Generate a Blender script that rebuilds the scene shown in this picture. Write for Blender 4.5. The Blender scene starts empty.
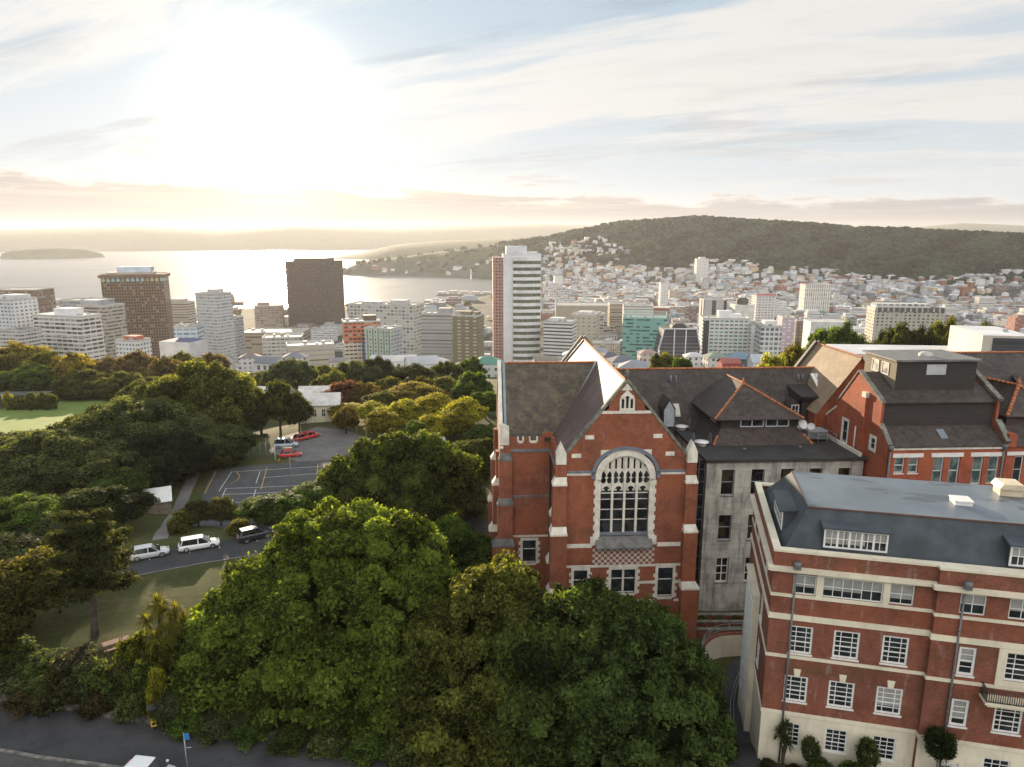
import bpy, math, random
import numpy as np
from mathutils import Vector, Matrix

# ------------------------------------------------------------------ camera, sky, sun, exposure
SC = bpy.context.scene
COL = SC.collection
F, CX, CY, PITCH, CZ = 700.0, 512.0, 383.5, math.radians(11.9), 157.0
cam = bpy.data.cameras.new("camera"); camo = bpy.data.objects.new("camera", cam); COL.objects.link(camo)
camo.location = (0, 0, CZ); camo.rotation_euler = (math.pi / 2 - PITCH, 0, 0)
cam.sensor_width = 36; cam.lens = F / 1024 * 36; cam.clip_start = 0.5; cam.clip_end = 60000
SC.camera = camo
SUN_EL, SUN_AZ = math.radians(7.8), math.radians(18.2)      # azimuth to the left of the view direction
SUN = Vector((-math.sin(SUN_AZ) * math.cos(SUN_EL), math.cos(SUN_AZ) * math.cos(SUN_EL), math.sin(SUN_EL)))
sl = bpy.data.lights.new("sun", 'SUN'); sl.energy = 5.0; sl.angle = math.radians(0.6); sl.color = (1.0, 0.80, 0.55)
so = bpy.data.objects.new("sun", sl); COL.objects.link(so); so.rotation_euler = SUN.to_track_quat('Z', 'Y').to_euler()
SC.view_settings.view_transform = 'Standard'; SC.view_settings.look = 'None'
SC.view_settings.gamma = 1; SC.view_settings.use_curve_mapping = False
SC.view_settings.exposure = 1.4
SKY_STRENGTH = 0.15; BACK_FILL = 7.0
SC.render.engine = 'CYCLES'
cy = SC.cycles
cy.use_denoising = True
try: cy.denoiser = 'OPENIMAGEDENOISE'; cy.denoising_input_passes = 'RGB_ALBEDO_NORMAL'
except Exception: pass
cy.max_bounces = 6; cy.diffuse_bounces = 3; cy.glossy_bounces = 3; cy.transmission_bounces = 4
cy.volume_bounces = 0; cy.transparent_max_bounces = 8; cy.caustics_reflective = False; cy.caustics_refractive = False
cy.sample_clamp_indirect = 4.0

# ------------------------------------------------------------------ node helpers
class NT:
    def __init__(s, tree): s.t = tree; s.n = tree.nodes; s.l = tree.links
    def new(s, kind, **kw):
        n = s.n.new(kind)
        ins = kw.pop('ins', {})
        for k, v in kw.items(): setattr(n, k, v)
        for k, v in ins.items(): s.put(n.inputs[k], v)
        return n
    def put(s, sock, v):
        if isinstance(v, bpy.types.NodeSocket): s.l.new(v, sock)
        else: sock.default_value = v
    def m(s, op, a, b=0.0, c=0.0, clamp=False):
        n = s.n.new('ShaderNodeMath'); n.operation = op; n.use_clamp = clamp
        for i, v in enumerate((a, b, c)): s.put(n.inputs[i], v)
        return n.outputs[0]
    def vm(s, op, a, b=(0, 0, 0), scale=None):
        n = s.n.new('ShaderNodeVectorMath'); n.operation = op
        s.put(n.inputs[0], a); s.put(n.inputs[1], b)
        if scale is not None: s.put(n.inputs['Scale'], scale)
        return n.outputs['Value'] if op in ('DOT_PRODUCT', 'LENGTH') else n.outputs[0]
    def mix(s, f, a, b, mode='MIX'):
        n = s.n.new('ShaderNodeMix'); n.data_type = 'RGBA'; n.blend_type = mode
        s.put(n.inputs[0], f); s.put(n.inputs[6], col4(a)); s.put(n.inputs[7], col4(b))
        return n.outputs[2]
    def ramp(s, f, stops):
        n = s.n.new('ShaderNodeValToRGB'); s.put(n.inputs[0], f)
        e = n.color_ramp.elements
        while len(e) < len(stops): e.new(0.5)
        for i, (p, c) in enumerate(stops):
            e[i].position = p; e[i].color = col4(c) if not isinstance(c, (int, float)) else (c, c, c, 1)
        return n.outputs[0]
    def sstep(s, x, a, b):
        n = s.n.new('ShaderNodeMapRange'); n.interpolation_type = 'SMOOTHSTEP'
        s.put(n.inputs[0], x); n.inputs[1].default_value = a; n.inputs[2].default_value = b
        return n.outputs[0]
    def noise(s, vec, scale, detail=3.0, rough=0.55, out=0):
        n = s.n.new('ShaderNodeTexNoise'); s.put(n.inputs['Vector'], vec)
        n.inputs['Scale'].default_value = scale; n.inputs['Detail'].default_value = detail; n.inputs['Roughness'].default_value = rough
        return n.outputs[out]
    def xyz(s, v):
        n = s.n.new('ShaderNodeSeparateXYZ'); s.put(n.inputs[0], v); return n.outputs
    def comb(s, x, y, z):
        n = s.n.new('ShaderNodeCombineXYZ')
        for i, v in enumerate((x, y, z)): s.put(n.inputs[i], v)
        return n.outputs[0]
    def obj(s):
        return s.n.new('ShaderNodeTexCoord').outputs['Object']
def col4(c):
    if isinstance(c, bpy.types.NodeSocket): return c
    return (c[0], c[1], c[2], 1.0) if len(c) == 3 else c

# ------------------------------------------------------------------ world: Nishita sky, low cloud bank, high cirrus, glow of the low sun
def make_world():
    w = bpy.data.worlds.new("World"); SC.world = w; w.use_nodes = True
    w.node_tree.nodes.clear(); T = NT(w.node_tree)
    d = T.vm('NORMALIZE', T.n.new('ShaderNodeTexCoord').outputs['Generated'])
    sky = T.new('ShaderNodeTexSky', sky_type='NISHITA', sun_disc=False, sun_elevation=SUN_EL, sun_rotation=-SUN_AZ,
                altitude=100.0, air_density=1.0, dust_density=0.4, ozone_density=1.0).outputs[0]
    x, y, z = T.xyz(d)
    cs = T.vm('DOT_PRODUCT', d, tuple(SUN))
    csp = T.m('MAXIMUM', cs, 0.0)
    glow_n = T.m('POWER', csp, 500.0); glow_m = T.m('POWER', csp, 55.0); glow_w = T.m('POWER', csp, 6.0)
    # pale upper sky: Nishita under a thin veil, bluer away from the sun, with fill brightness added to the unseen sky behind the camera
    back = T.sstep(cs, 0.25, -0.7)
    veil = T.mix(T.sstep(z, 0.02, 0.45), (2.16, 2.32, 2.42), (1.20, 1.70, 2.15))
    c = T.vm('ADD', T.vm('SCALE', sky, scale=0.007), T.vm('SCALE', veil, scale=0.78))
    hi = T.m('ADD', 0.50, T.m('MULTIPLY', T.sstep(z, 0.05, 0.55), 0.50)); c = T.mix(T.m('MULTIPLY', back, 0.9), c, T.vm('SCALE', (BACK_FILL * 1.0, BACK_FILL * 0.98, BACK_FILL * 0.97), scale=hi))
    # cirrus sheets on a high plane
    k = T.m('DIVIDE', 1.0, T.m('ADD', T.m('MAXIMUM', z, 0.0), 0.14))
    px = T.m('MULTIPLY', x, k); py = T.m('MULTIPLY', y, k)
    pv = T.comb(T.m('ADD', T.m('MULTIPLY', px, 0.50), T.m('MULTIPLY', py, 0.22)), T.m('ADD', T.m('MULTIPLY', py, 1.25), T.m('MULTIPLY', px, 0.45)), 5.2)
    wv = T.vm('ADD', pv, T.vm('SCALE', T.vm('SUBTRACT', T.noise(pv, 1.3, 3, out=1), (0.5, 0.5, 0.5)), scale=0.7))
    n1 = T.noise(wv, 0.85, 7.0, 0.60)
    cir = T.m('MULTIPLY', T.sstep(n1, 0.45, 0.57), T.sstep(z, 0.03, 0.12))
    n1b = T.noise(wv, 2.6, 6.0, 0.6)
    shade = T.m('MULTIPLY', T.sstep(n1, 0.55, 0.72), T.sstep(n1b, 0.35, 0.65))
    ccol = T.mix(shade, (2.12, 2.06, 1.96), (1.45, 1.42, 1.38))
    c = T.mix(T.m('MULTIPLY', cir, T.m('SUBTRACT', 0.92, T.m('MULTIPLY', back, 0.6))), c, ccol)
    # glow round the sun
    g = T.vm('ADD', T.vm('SCALE', (30.0, 26.0, 18.0), scale=glow_n), T.vm('SCALE', (0.50, 0.46, 0.37), scale=glow_m))
    g = T.vm('ADD', g, T.vm('SCALE', (0.25, 0.24, 0.23), scale=glow_w))
    c = T.vm('ADD', c, g)
    wisp = T.sstep(T.noise(T.vm('MULTIPLY', wv, (1.0, 1.0, 1.0)), 1.5, 7.0, 0.62), 0.50, 0.66); c = T.vm('SCALE', c, scale=T.m('SUBTRACT', 1.0, T.m('MULTIPLY', T.m('MULTIPLY', wisp, T.sstep(z, 0.05, 0.13)), T.m('SUBTRACT', 0.17, T.m('MULTIPLY', back, 0.17)))))
    # low stratus bank over the far hills, ragged top, darker base lines
    az = T.m('ARCTAN2', x, y)
    bv = T.comb(T.m('MULTIPLY', az, 7.0), T.m('MULTIPLY', z, 40.0), 1.3)
    n2 = T.noise(bv, 1.6, 6.0, 0.58)
    n3 = T.noise(T.comb(T.m('MULTIPLY', az, 6.0), T.m('MULTIPLY', z, 150.0), 8.1), 1.0, 5.0, 0.55)
    top = T.m('ADD', T.m('SUBTRACT', 0.020, T.m('MULTIPLY', az, 0.022)), T.m('MULTIPLY', n2, 0.075))
    rim = T.m('SUBTRACT', top, z)
    bank = T.sstep(rim, -0.003, 0.007)
    bcol = T.mix(T.sstep(n3, 0.35, 0.65), (1.10, 1.05, 1.06), (1.62, 1.55, 1.50))
    bcol = T.mix(T.m('MULTIPLY', T.sstep(rim, 0.012, 0.0), 0.65), bcol, (2.75, 2.6, 2.35))
    bcol = T.vm('MULTIPLY', bcol, T.mix(glow_w, (1.0, 1.0, 1.0), (1.12, 0.98, 0.84)))
    bcol = T.vm('SCALE', bcol, scale=T.m('ADD', 0.50, T.m('MULTIPLY', T.sstep(z, 0.008, 0.055), 0.50)))
    bcol = T.vm('ADD', bcol, T.vm('SCALE', (0.85, 0.66, 0.40), scale=glow_m))
    c = T.mix(T.m('MULTIPLY', bank, T.m('ADD', 0.74, T.m('MULTIPLY', T.sstep(n3, 0.3, 0.7), 0.22))), c, bcol)
    # a few small dark puffs standing just over the bank
    n4 = T.noise(T.comb(T.m('MULTIPLY', az, 7.0), T.m('MULTIPLY', z, 42.0), 4.4), 1.5, 5.0, 0.55)
    puff = T.m('MULTIPLY', T.sstep(n4, 0.60, 0.68), T.m('MULTIPLY', T.sstep(z, 0.05, 0.07), T.sstep(z, 0.135, 0.10)))
    c = T.mix(T.m('MULTIPLY', puff, 0.55), c, T.vm('ADD', (1.75, 1.65, 1.55), T.vm('SCALE', (1.6, 1.2, 0.6), scale=glow_m)))
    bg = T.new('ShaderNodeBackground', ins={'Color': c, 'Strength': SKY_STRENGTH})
    out = T.new('ShaderNodeOutputWorld'); T.l.new(bg.outputs[0], out.inputs[0])
    w.cycles.sampling_method = 'MANUAL'; w.cycles.sample_map_resolution = 1024
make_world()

# ------------------------------------------------------------------ measuring helpers (pixel of the photograph -> world)
FW = np.array([0, math.cos(PITCH), -math.sin(PITCH)]); UP = np.array([0, math.sin(PITCH), math.cos(PITCH)]); RT = np.array([1., 0, 0]); CAM = np.array([0, 0, CZ])
def ray(x, y): return FW + RT * (x - CX) / F + UP * (CY - y) / F
def at_z(x, y, z):
    r = ray(x, y); return CAM + r * ((z - CZ) / r[2])
def at_y(x, y, Y):                                          # point where the ray crosses the plane world-y = Y
    r = ray(x, y); return CAM + r * (Y / r[1])
def proj(p):
    d = np.asarray(p, float) - CAM; zc = d @ FW
    return CX + F * (d @ RT) / zc, CY - F * (d @ UP) / zc, zc

# ------------------------------------------------------------------ object helpers
def tag(o, label=None, cat=None, group=None, kind=None):
    if label: o["label"] = label
    if cat: o["category"] = cat
    if group: o["group"] = group
    if kind: o["kind"] = kind
    return o
def empty(name, loc, rz=0.0, label=None, cat=None, group=None):
    o = bpy.data.objects.new(name, None); COL.objects.link(o)
    o.location = loc; o.rotation_euler = (0, 0, rz); o.empty_display_size = 0.5
    return tag(o, label, cat, group)
def kids(o): return [c for c in list(COL.objects) if c.parent == o]
CH = {}
def link(o, parent=None):
    COL.objects.link(o)
    if parent is not None:
        o.parent = parent; CH.setdefault(parent.name, []).append(o)
    return o
def copy_tree(o, parent=None):
    c = o.copy(); link(c, parent)
    for ch in CH.get(o.name, []): copy_tree(ch, c)
    return c

class MB:
    """collects polygons with a material slot each; build() links them as one mesh object"""
    def __init__(s): s.v = []; s.f = []; s.mi = []; s.sm = []
    def poly(s, pts, m=0, smooth=False):
        b = len(s.v); s.v.extend([tuple(map(float, p)) for p in pts]); s.f.append(tuple(range(b, b + len(pts)))); s.mi.append(m); s.sm.append(smooth)
    def mesh(s, V, Fc, m=0, smooth=False):
        b = len(s.v); s.v.extend([tuple(map(float, p)) for p in V])
        for f in Fc: s.f.append(tuple(b + i for i in f)); s.mi.append(m); s.sm.append(smooth)
    def box(s, x0, x1, y0, y1, z0, z1, m=0):
        V = [(x0, y0, z0), (x1, y0, z0), (x1, y1, z0), (x0, y1, z0), (x0, y0, z1), (x1, y0, z1), (x1, y1, z1), (x0, y1, z1)]
        s.mesh(V, [(3, 2, 1, 0), (4, 5, 6, 7), (0, 1, 5, 4), (1, 2, 6, 5), (2, 3, 7, 6), (3, 0, 4, 7)], m)
    def prism(s, poly, fn, a, b, m=0):
        """extrude 2-D polygon between depth a and b; fn(p, depth) -> xyz"""
        n = len(poly); A = [fn(p, a) for p in poly]; B = [fn(p, b) for p in poly]
        s.poly(A, m); s.poly(B[::-1], m)
        for i in range(n): s.poly([A[i], B[i], B[(i + 1) % n], A[(i + 1) % n]], m)
    def tube(s, path, r, n=8, m=0, smooth=True, cap=True):
        path = [np.array(p, float) for p in path]; rs = r if isinstance(r, (list, tuple)) else [r] * len(path)
        rings = []
        for i, p in enumerate(path):
            t = path[min(i + 1, len(path) - 1)] - path[max(i - 1, 0)]; t = t / (np.linalg.norm(t) + 1e-9)
            a = np.cross(t, (0, 0, 1.0)) if abs(t[2]) < 0.95 else np.cross(t, (1.0, 0, 0)); a /= np.linalg.norm(a); b2 = np.cross(t, a)
            rings.append([p + rs[i] * (a * math.cos(2 * math.pi * k / n) + b2 * math.sin(2 * math.pi * k / n)) for k in range(n)])
        b = len(s.v)
        for R in rings: s.v.extend([tuple(q) for q in R])
        for i in range(len(rings) - 1):
            for k in range(n):
                s.f.append((b + i * n + k, b + i * n + (k + 1) % n, b + (i + 1) * n + (k + 1) % n, b + (i + 1) * n + k)); s.mi.append(m); s.sm.append(smooth)
        if cap:
            s.f.append(tuple(b + k for k in range(n))[::-1]); s.mi.append(m); s.sm.append(False)
            e = b + (len(rings) - 1) * n; s.f.append(tuple(e + k for k in range(n))); s.mi.append(m); s.sm.append(False)
    def lathe(s, prof, c=(0, 0, 0), n=16, m=0, smooth=True):
        b = len(s.v)
        for r, z in prof:
            for k in range(n): s.v.append((c[0] + r * math.cos(2 * math.pi * k / n), c[1] + r * math.sin(2 * math.pi * k / n), c[2] + z))
        for i in range(len(prof) - 1):
            for k in range(n):
                s.f.append((b + i * n + k, b + i * n + (k + 1) % n, b + (i + 1) * n + (k + 1) % n, b + (i + 1) * n + k)); s.mi.append(m); s.sm.append(smooth)
    def build(s, name, mats, parent=None, loc=None, rz=0.0, fix=False):
        me = bpy.data.meshes.new(name); me.from_pydata(s.v, [], s.f); 
        for m in (mats if isinstance(mats, (list, tuple)) else [mats]): me.materials.append(m)
        me.polygons.foreach_set('material_index', s.mi); me.polygons.foreach_set('use_smooth', s.sm); me.update()
        if fix:
            import bmesh
            bm = bmesh.new(); bm.from_mesh(me); bmesh.ops.remove_doubles(bm, verts=bm.verts, dist=1e-4); bmesh.ops.recalc_face_normals(bm, faces=bm.faces); bm.to_mesh(me); bm.free()
        o = bpy.data.objects.new(name, me); link(o, parent)
        if loc is not None: o.location = loc
        o.rotation_euler = (0, 0, rz)
        return o

def np_mesh(name, V, Q, mats, attr=None, smooth=False, mi=None):
    """fast mesh from numpy arrays: V (n,3), Q (m,k) faces of equal size; attr = {name: per-face float}"""
    me = bpy.data.meshes.new(name); k = Q.shape[1]
    me.vertices.add(len(V)); me.vertices.foreach_set('co', np.ascontiguousarray(V, dtype=np.float32).ravel())
    me.loops.add(Q.size); me.loops.foreach_set('vertex_index', np.ascontiguousarray(Q, dtype=np.int32).ravel())
    me.polygons.add(len(Q)); me.polygons.foreach_set('loop_start', np.arange(0, Q.size, k, dtype=np.int32))
    for m in (mats if isinstance(mats, (list, tuple)) else [mats]): me.materials.append(m)
    if mi is not None: me.polygons.foreach_set('material_index', np.asarray(mi, dtype=np.int32))
    me.polygons.foreach_set('use_smooth', np.full(len(Q), smooth, dtype=bool))
    me.update(calc_edges=True)
    for an, av in (attr or {}).items():
        a = me.attributes.new(an, 'FLOAT', 'FACE' if len(av) == len(Q) else 'POINT'); a.data.foreach_set('value', np.asarray(av, dtype=np.float32))
    return me
def obj_of(name, me, parent=None, loc=None, rz=0.0):
    o = bpy.data.objects.new(name, me); link(o, parent)
    if loc is not None: o.location = loc
    o.rotation_euler = (0, 0, rz); return o

# ------------------------------------------------------------------ materials
MATS = {}
def mat(name):
    m = bpy.data.materials.new(name); m.use_nodes = True; m.node_tree.nodes.clear(); return m, NT(m.node_tree)
def finish(T, col, rough=0.7, bump=None, bstr=0.3, bdist=0.02, spec=0.4, metal=0.0, **extra):
    p = T.new('ShaderNodeBsdfPrincipled'); T.put(p.inputs['Base Color'], col4(col)); T.put(p.inputs['Roughness'], rough); T.put(p.inputs['Metallic'], metal)
    T.put(p.inputs['Specular IOR Level'], spec)
    if bump is not None:
        b = T.new('ShaderNodeBump'); b.inputs['Strength'].default_value = bstr; b.inputs['Distance'].default_value = bdist; T.put(b.inputs['Height'], bump); T.l.new(b.outputs[0], p.inputs['Normal'])
    for k, v in extra.items(): T.put(p.inputs[k], v)
    o = T.new('ShaderNodeOutputMaterial'); T.l.new(p.outputs[0], o.inputs[0]); return p
def plain(name, col, rough=0.6, var=0.18, scale=1.2, spec=0.4, metal=0.0, dirt=0.0):
    """painted, metal or stone surface with gentle uneven tone"""
    if name in MATS: return MATS[name]
    m, T = mat(name); v = T.obj()
    n = T.noise(v, scale, 5.0, 0.6); n2 = T.noise(T.vm('MULTIPLY', v, (2.2, 2.2, 0.35)), scale * 1.7, 4.0, 0.6)
    c = T.mix(T.sstep(n, 0.3, 0.72), tuple(x * (1 - var) for x in col), tuple(min(1, x * (1 + var * 0.5)) for x in col))
    if dirt: c = T.mix(T.m('MULTIPLY', T.sstep(n2, 0.5, 0.75), dirt), c, tuple(x * 0.35 for x in col))
    finish(T, c, T.m('ADD', rough - 0.08, T.m('MULTIPLY', n, 0.16)), n, 0.15, 0.02, spec, metal); MATS[name] = m; return m
def brick(name, c1, c2, mortar, streak=0.0, moss=0.0):
    if name in MATS: return MATS[name]
    m, T = mat(name); v = T.obj(); x, y, z = T.xyz(v)
    u = T.m('ADD', x, y)
    b = T.new('ShaderNodeTexBrick', ins={'Vector': T.comb(u, z, 0.0), 'Color1': col4(c1), 'Color2': col4(c2), 'Mortar': col4(mortar), 'Scale': 1.0, 'Mortar Size': 0.008, 'Mortar Smooth': 0.3, 'Bias': -0.1, 'Brick Width': 0.24, 'Row Height': 0.085})
    n = T.noise(v, 0.7, 7.0, 0.7); n2 = T.noise(T.vm('MULTIPLY', v, (1.0, 1.0, 2.6)), 3.2, 4.0, 0.65)
    c = T.mix(T.m('MULTIPLY', T.sstep(n, 0.42, 0.68), 0.75), b.outputs[0], tuple(a * 0.55 for a in c1))
    n3 = T.noise(v, 0.22, 4.0, 0.6); c = T.mix(T.m('MULTIPLY', T.sstep(n3, 0.45, 0.66), 0.4), c, (c1[0] * 1.25, c1[1] * 1.35, c1[2] * 1.2)); c = T.mix(T.m('MULTIPLY', T.sstep(n3, 0.50, 0.32), 0.45), c, (c2[0] * 0.75, c2[1] * 0.85, c2[2] * 1.15))
    c = T.mix(T.m('MULTIPLY', T.sstep(n2, 0.48, 0.72), 0.55), c, tuple(min(1, a * 1.35) for a in c1))
    st = T.noise(T.comb(T.m('MULTIPLY', u, 1.9), T.m('MULTIPLY', z, 0.42), 0.0), 1.0, 5.0, 0.7)
    if streak: c = T.mix(T.m('MULTIPLY', T.sstep(st, 0.54, 0.76), streak), c, (0.42, 0.36, 0.32))
    if moss: c = T.mix(T.m('MULTIPLY', T.sstep(T.noise(v, 0.35, 4.0), 0.5, 0.75), moss), c, (0.10, 0.075, 0.03))
    finish(T, c, 0.85, b.outputs['Fac'], 0.35, -0.01, 0.25); MATS[name] = m; return m
def tiles(name, c1, c2, lichen, amount=0.5, rough=0.6, row=0.22, axis='x', spec=0.4):
    """small roof tiles laid in rows down a slope; lichen in blotches"""
    if name in MATS: return MATS[name]
    m, T = mat(name); v = T.obj(); x, y, z = T.xyz(v)
    u = x if axis == 'x' else y
    b = T.new('ShaderNodeTexBrick', ins={'Vector': T.comb(u, T.m('MULTIPLY', z, 1.35), 0.0), 'Color1': col4(c1), 'Color2': col4(c2), 'Mortar': col4(tuple(a * 0.35 for a in c1)), 'Scale': 1.0, 'Mortar Size': 0.018, 'Mortar Smooth': 0.2, 'Brick Width': 0.30, 'Row Height': row})
    n = T.noise(v, 1.1, 6.0, 0.7); n2 = T.noise(v, 4.5, 4.0, 0.65); n3 = T.noise(v, 0.3, 3.0)
    c = T.mix(T.m('MULTIPLY', T.sstep(n, 0.42, 0.68), amount), b.outputs[0], lichen)
    c = T.mix(T.m('MULTIPLY', T.sstep(n2, 0.55, 0.8), 0.5), c, tuple(a * 0.5 for a in c1))
    c = T.mix(T.m('MULTIPLY', T.sstep(n3, 0.45, 0.7), 0.35), c, tuple(a * 1.5 for a in c2))
    finish(T, c, T.m('ADD', rough - 0.1, T.m('MULTIPLY', n2, 0.2)), b.outputs['Fac'], 0.6, -0.03, spec); MATS[name] = m; return m
def stone_block(name, c1, c2, stain=0.6):
    if name in MATS: return MATS[name]
    m, T = mat(name); v = T.obj(); x, y, z = T.xyz(v)
    u = T.m('ADD', x, y)
    b = T.new('ShaderNodeTexBrick', ins={'Vector': T.comb(u, z, 0.0), 'Color1': col4(c1), 'Color2': col4(c2), 'Mortar': col4(tuple(a * 0.5 for a in c1)), 'Scale': 1.0, 'Mortar Size': 0.012, 'Brick Width': 1.3, 'Row Height': 0.62})
    n = T.noise(v, 0.5, 6.0, 0.65); st = T.noise(T.comb(T.m('MULTIPLY', u, 1.6), T.m('MULTIPLY', z, 0.22), 2.0), 1.0, 5.0, 0.65)
    c = T.mix(T.m('MULTIPLY', T.sstep(st, 0.44, 0.70), stain), b.outputs[0], (0.09, 0.09, 0.08))
    c = T.mix(T.m('MULTIPLY', T.sstep(n, 0.42, 0.70), stain * 0.9), c, (0.11, 0.11, 0.10))
    finish(T, c, 0.85, b.outputs['Fac'], 0.3, -0.01, 0.2); MATS[name] = m; return m
def glass(name, col=(0.012, 0.015, 0.018), rough=0.06, light=0.0, lightcol=(0.35, 0.36, 0.34)):
    """window glass seen from outside by day: dark, shiny, some with pale blinds behind"""
    if name in MATS: return MATS[name]
    m, T = mat(name); v = T.obj()
    n = T.noise(v, 0.9, 2.0); c = T.mix(T.sstep(n, 0.42, 0.62), col, tuple(a * 2.4 for a in col))
    if light: c = T.mix(T.m('MULTIPLY', T.sstep(T.noise(v, 0.45, 1.0), 0.5, 0.53), light), c, lightcol)
    finish(T, c, rough, T.noise(v, 0.7, 2.0), 0.05, 0.05, 0.55); MATS[name] = m; return m
def facade(name, wall, pane=(0.03, 0.035, 0.04), bay=3.2, floor=3.4, wx=(0.12, 0.88), wz=(0.25, 0.8), blind=0.3, rough=0.2, use_obj=False, alt=None):
    """wall with a regular grid of openings, mapped in the building's own metres"""
    if name in MATS: return MATS[name]
    m, T = mat(name); tc = T.n.new('ShaderNodeTexCoord'); p = tc.outputs['Object']; x, y, z = T.xyz(p); nx, ny, nz = T.xyz(tc.outputs['Normal'])
    side = T.m('GREATER_THAN', T.m('ABSOLUTE', nx), 0.7)
    u = T.m('ADD', T.m('MULTIPLY', side, y), T.m('MULTIPLY', T.m('SUBTRACT', 1.0, side), x))
    ub = T.m('DIVIDE', T.m('ADD', u, 500.0 * bay + 0.37 * bay), bay); zb = T.m('DIVIDE', T.m('ADD', z, 0.12), floor)
    uf = T.m('FRACT', ub); zf = T.m('FRACT', zb)
    mk = T.m('MULTIPLY', T.m('MULTIPLY', T.m('GREATER_THAN', uf, wx[0]), T.m('LESS_THAN', uf, wx[1])), T.m('MULTIPLY', T.m('GREATER_THAN', zf, wz[0]), T.m('LESS_THAN', zf, wz[1])))
    mk = T.m('MULTIPLY', mk, T.m('LESS_THAN', T.m('ABSOLUTE', nz), 0.4))
    wn = T.new('ShaderNodeTexWhiteNoise', noise_dimensions='3D', ins={'Vector': T.comb(T.m('FLOOR', ub), T.m('FLOOR', zb), side)})
    wall_c = wall
    if use_obj: wall_c = T.n.new('ShaderNodeObjectInfo').outputs['Color']
    n = T.noise(p, 0.12, 4.0, 0.6)
    wc = T.mix(T.m('MULTIPLY', T.sstep(n, 0.35, 0.75), 0.28), wall_c, T.mix(0.6, wall_c, (0.12, 0.11, 0.1)))
    pc = T.mix(T.m('MULTIPLY', T.m('GREATER_THAN', wn.outputs[0], 1 - blind), 0.8), pane, alt or (0.32, 0.32, 0.30))
    pc = T.mix(T.m('MULTIPLY', T.m('LESS_THAN', wn.outputs[0], 0.3), 0.6), pc, tuple(a * 0.3 for a in pane))
    finish(T, T.mix(mk, wc, pc), T.m('SUBTRACT', 0.8, T.m('MULTIPLY', mk, 0.8 - rough)), None, spec=0.4); MATS[name] = m; return m
# ------------------------------------------------------------------ terrain
rng = np.random.default_rng(7)
def ss(x, a, b):
    t = np.clip((np.asarray(x, float) - a) / (b - a), 0, 1); return t * t * (3 - 2 * t)
_near = []
for px, py, z in [(0, 725, 117), (0, 767, 117), (80, 740, 117), (150, 745, 117), (150, 767, 117), (230, 755, 117), (300, 762, 117), (400, 767, 117),
                  (30, 640, 119.8), (117, 645, 119.9), (60, 655, 119.7), (200, 600, 119.6), (150, 605, 119.7), (250, 580, 119.5), (150, 690, 117.8), (60, 700, 117.6),
                  (110, 570, 119.3), (150, 560, 119.3), (200, 552, 119.3), (260, 542, 119.2), (40, 590, 119.4), (310, 533, 118.6), (400, 526, 117.4), (470, 520, 116.6), (485, 530, 116.4),
                  (190, 505, 115), (245, 470, 115), (345, 465, 115), (270, 515, 115), (230, 500, 115), (210, 470, 115), (300, 465, 115), (400, 470, 115), (330, 445, 114.5), (300, 440, 114.5), (355, 452, 114.5),
                  (160, 500, 115.4), (60, 500, 116), (0, 500, 116), (0, 560, 118.5), (100, 520, 117), (0, 460, 113), (100, 450, 112.5), (200, 440, 112.5), (430, 450, 114.5)]:
    p = at_z(px, py, z); _near.append((p[0], p[1], z))
_near += [(-20, 20, 117), (0, 20, 117), (15, 20, 118), (-40, 35, 117), (-60, 20, 117), (0, 70, 115), (10, 62, 115.3), (15, 75, 114.4), (25, 72, 114), (40, 75, 114), (10, 95, 115), (40, 95, 114), (60, 70, 116), (-5, 80, 115.8), (-6, 95, 115.2),
          (18, 43, 119.8), (30, 40, 120), (30, 36, 119.9), (12, 43, 118.6), (15, 58, 115.2), (14, 52, 116.8), (25, 60, 118), (45, 35, 120), (45, 28, 120), (22, 33, 119.5), (22, 62, 115.0), (24.5, 62, 115.0), (20, 60, 115.3), (22, 59.5, 115.6), (19, 56, 116.6), (20.5, 57, 116.3), (17.5, 51, 118), (0, 50, 117.2), (0, 58, 115.8), (6, 44, 117.8), (-10, 55, 117.6), (70, 40, 120), (80, 80, 116), (-90, 80, 118)]
NEAR = np.array(_near)
_py = [0, 120, 150, 200, 300, 400, 500, 600, 700, 800, 950, 1100, 30000]; _pz = [117, 114.5, 111.5, 105, 96, 80, 60, 38, 20, 9, 4, 3, 3]
_sx = [-9000, -1300, -600, -300, -190, -90, -50, 0, 60, 30000]; _sy = [1500, 1540, 1560, 1590, 1660, 1800, 1960, 2600, 9000, 9000]
def _hill(pts):
    a = np.array(pts, float); az = np.arctan((a[:, 0] - CX) / F)
    el = np.array([math.asin(ray(p[0], p[3])[2] / np.linalg.norm(ray(p[0], p[3]))) for p in a])
    zr = CZ + a[:, 2] * np.tan(el)
    return az, a[:, 1], a[:, 2], zr
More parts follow.
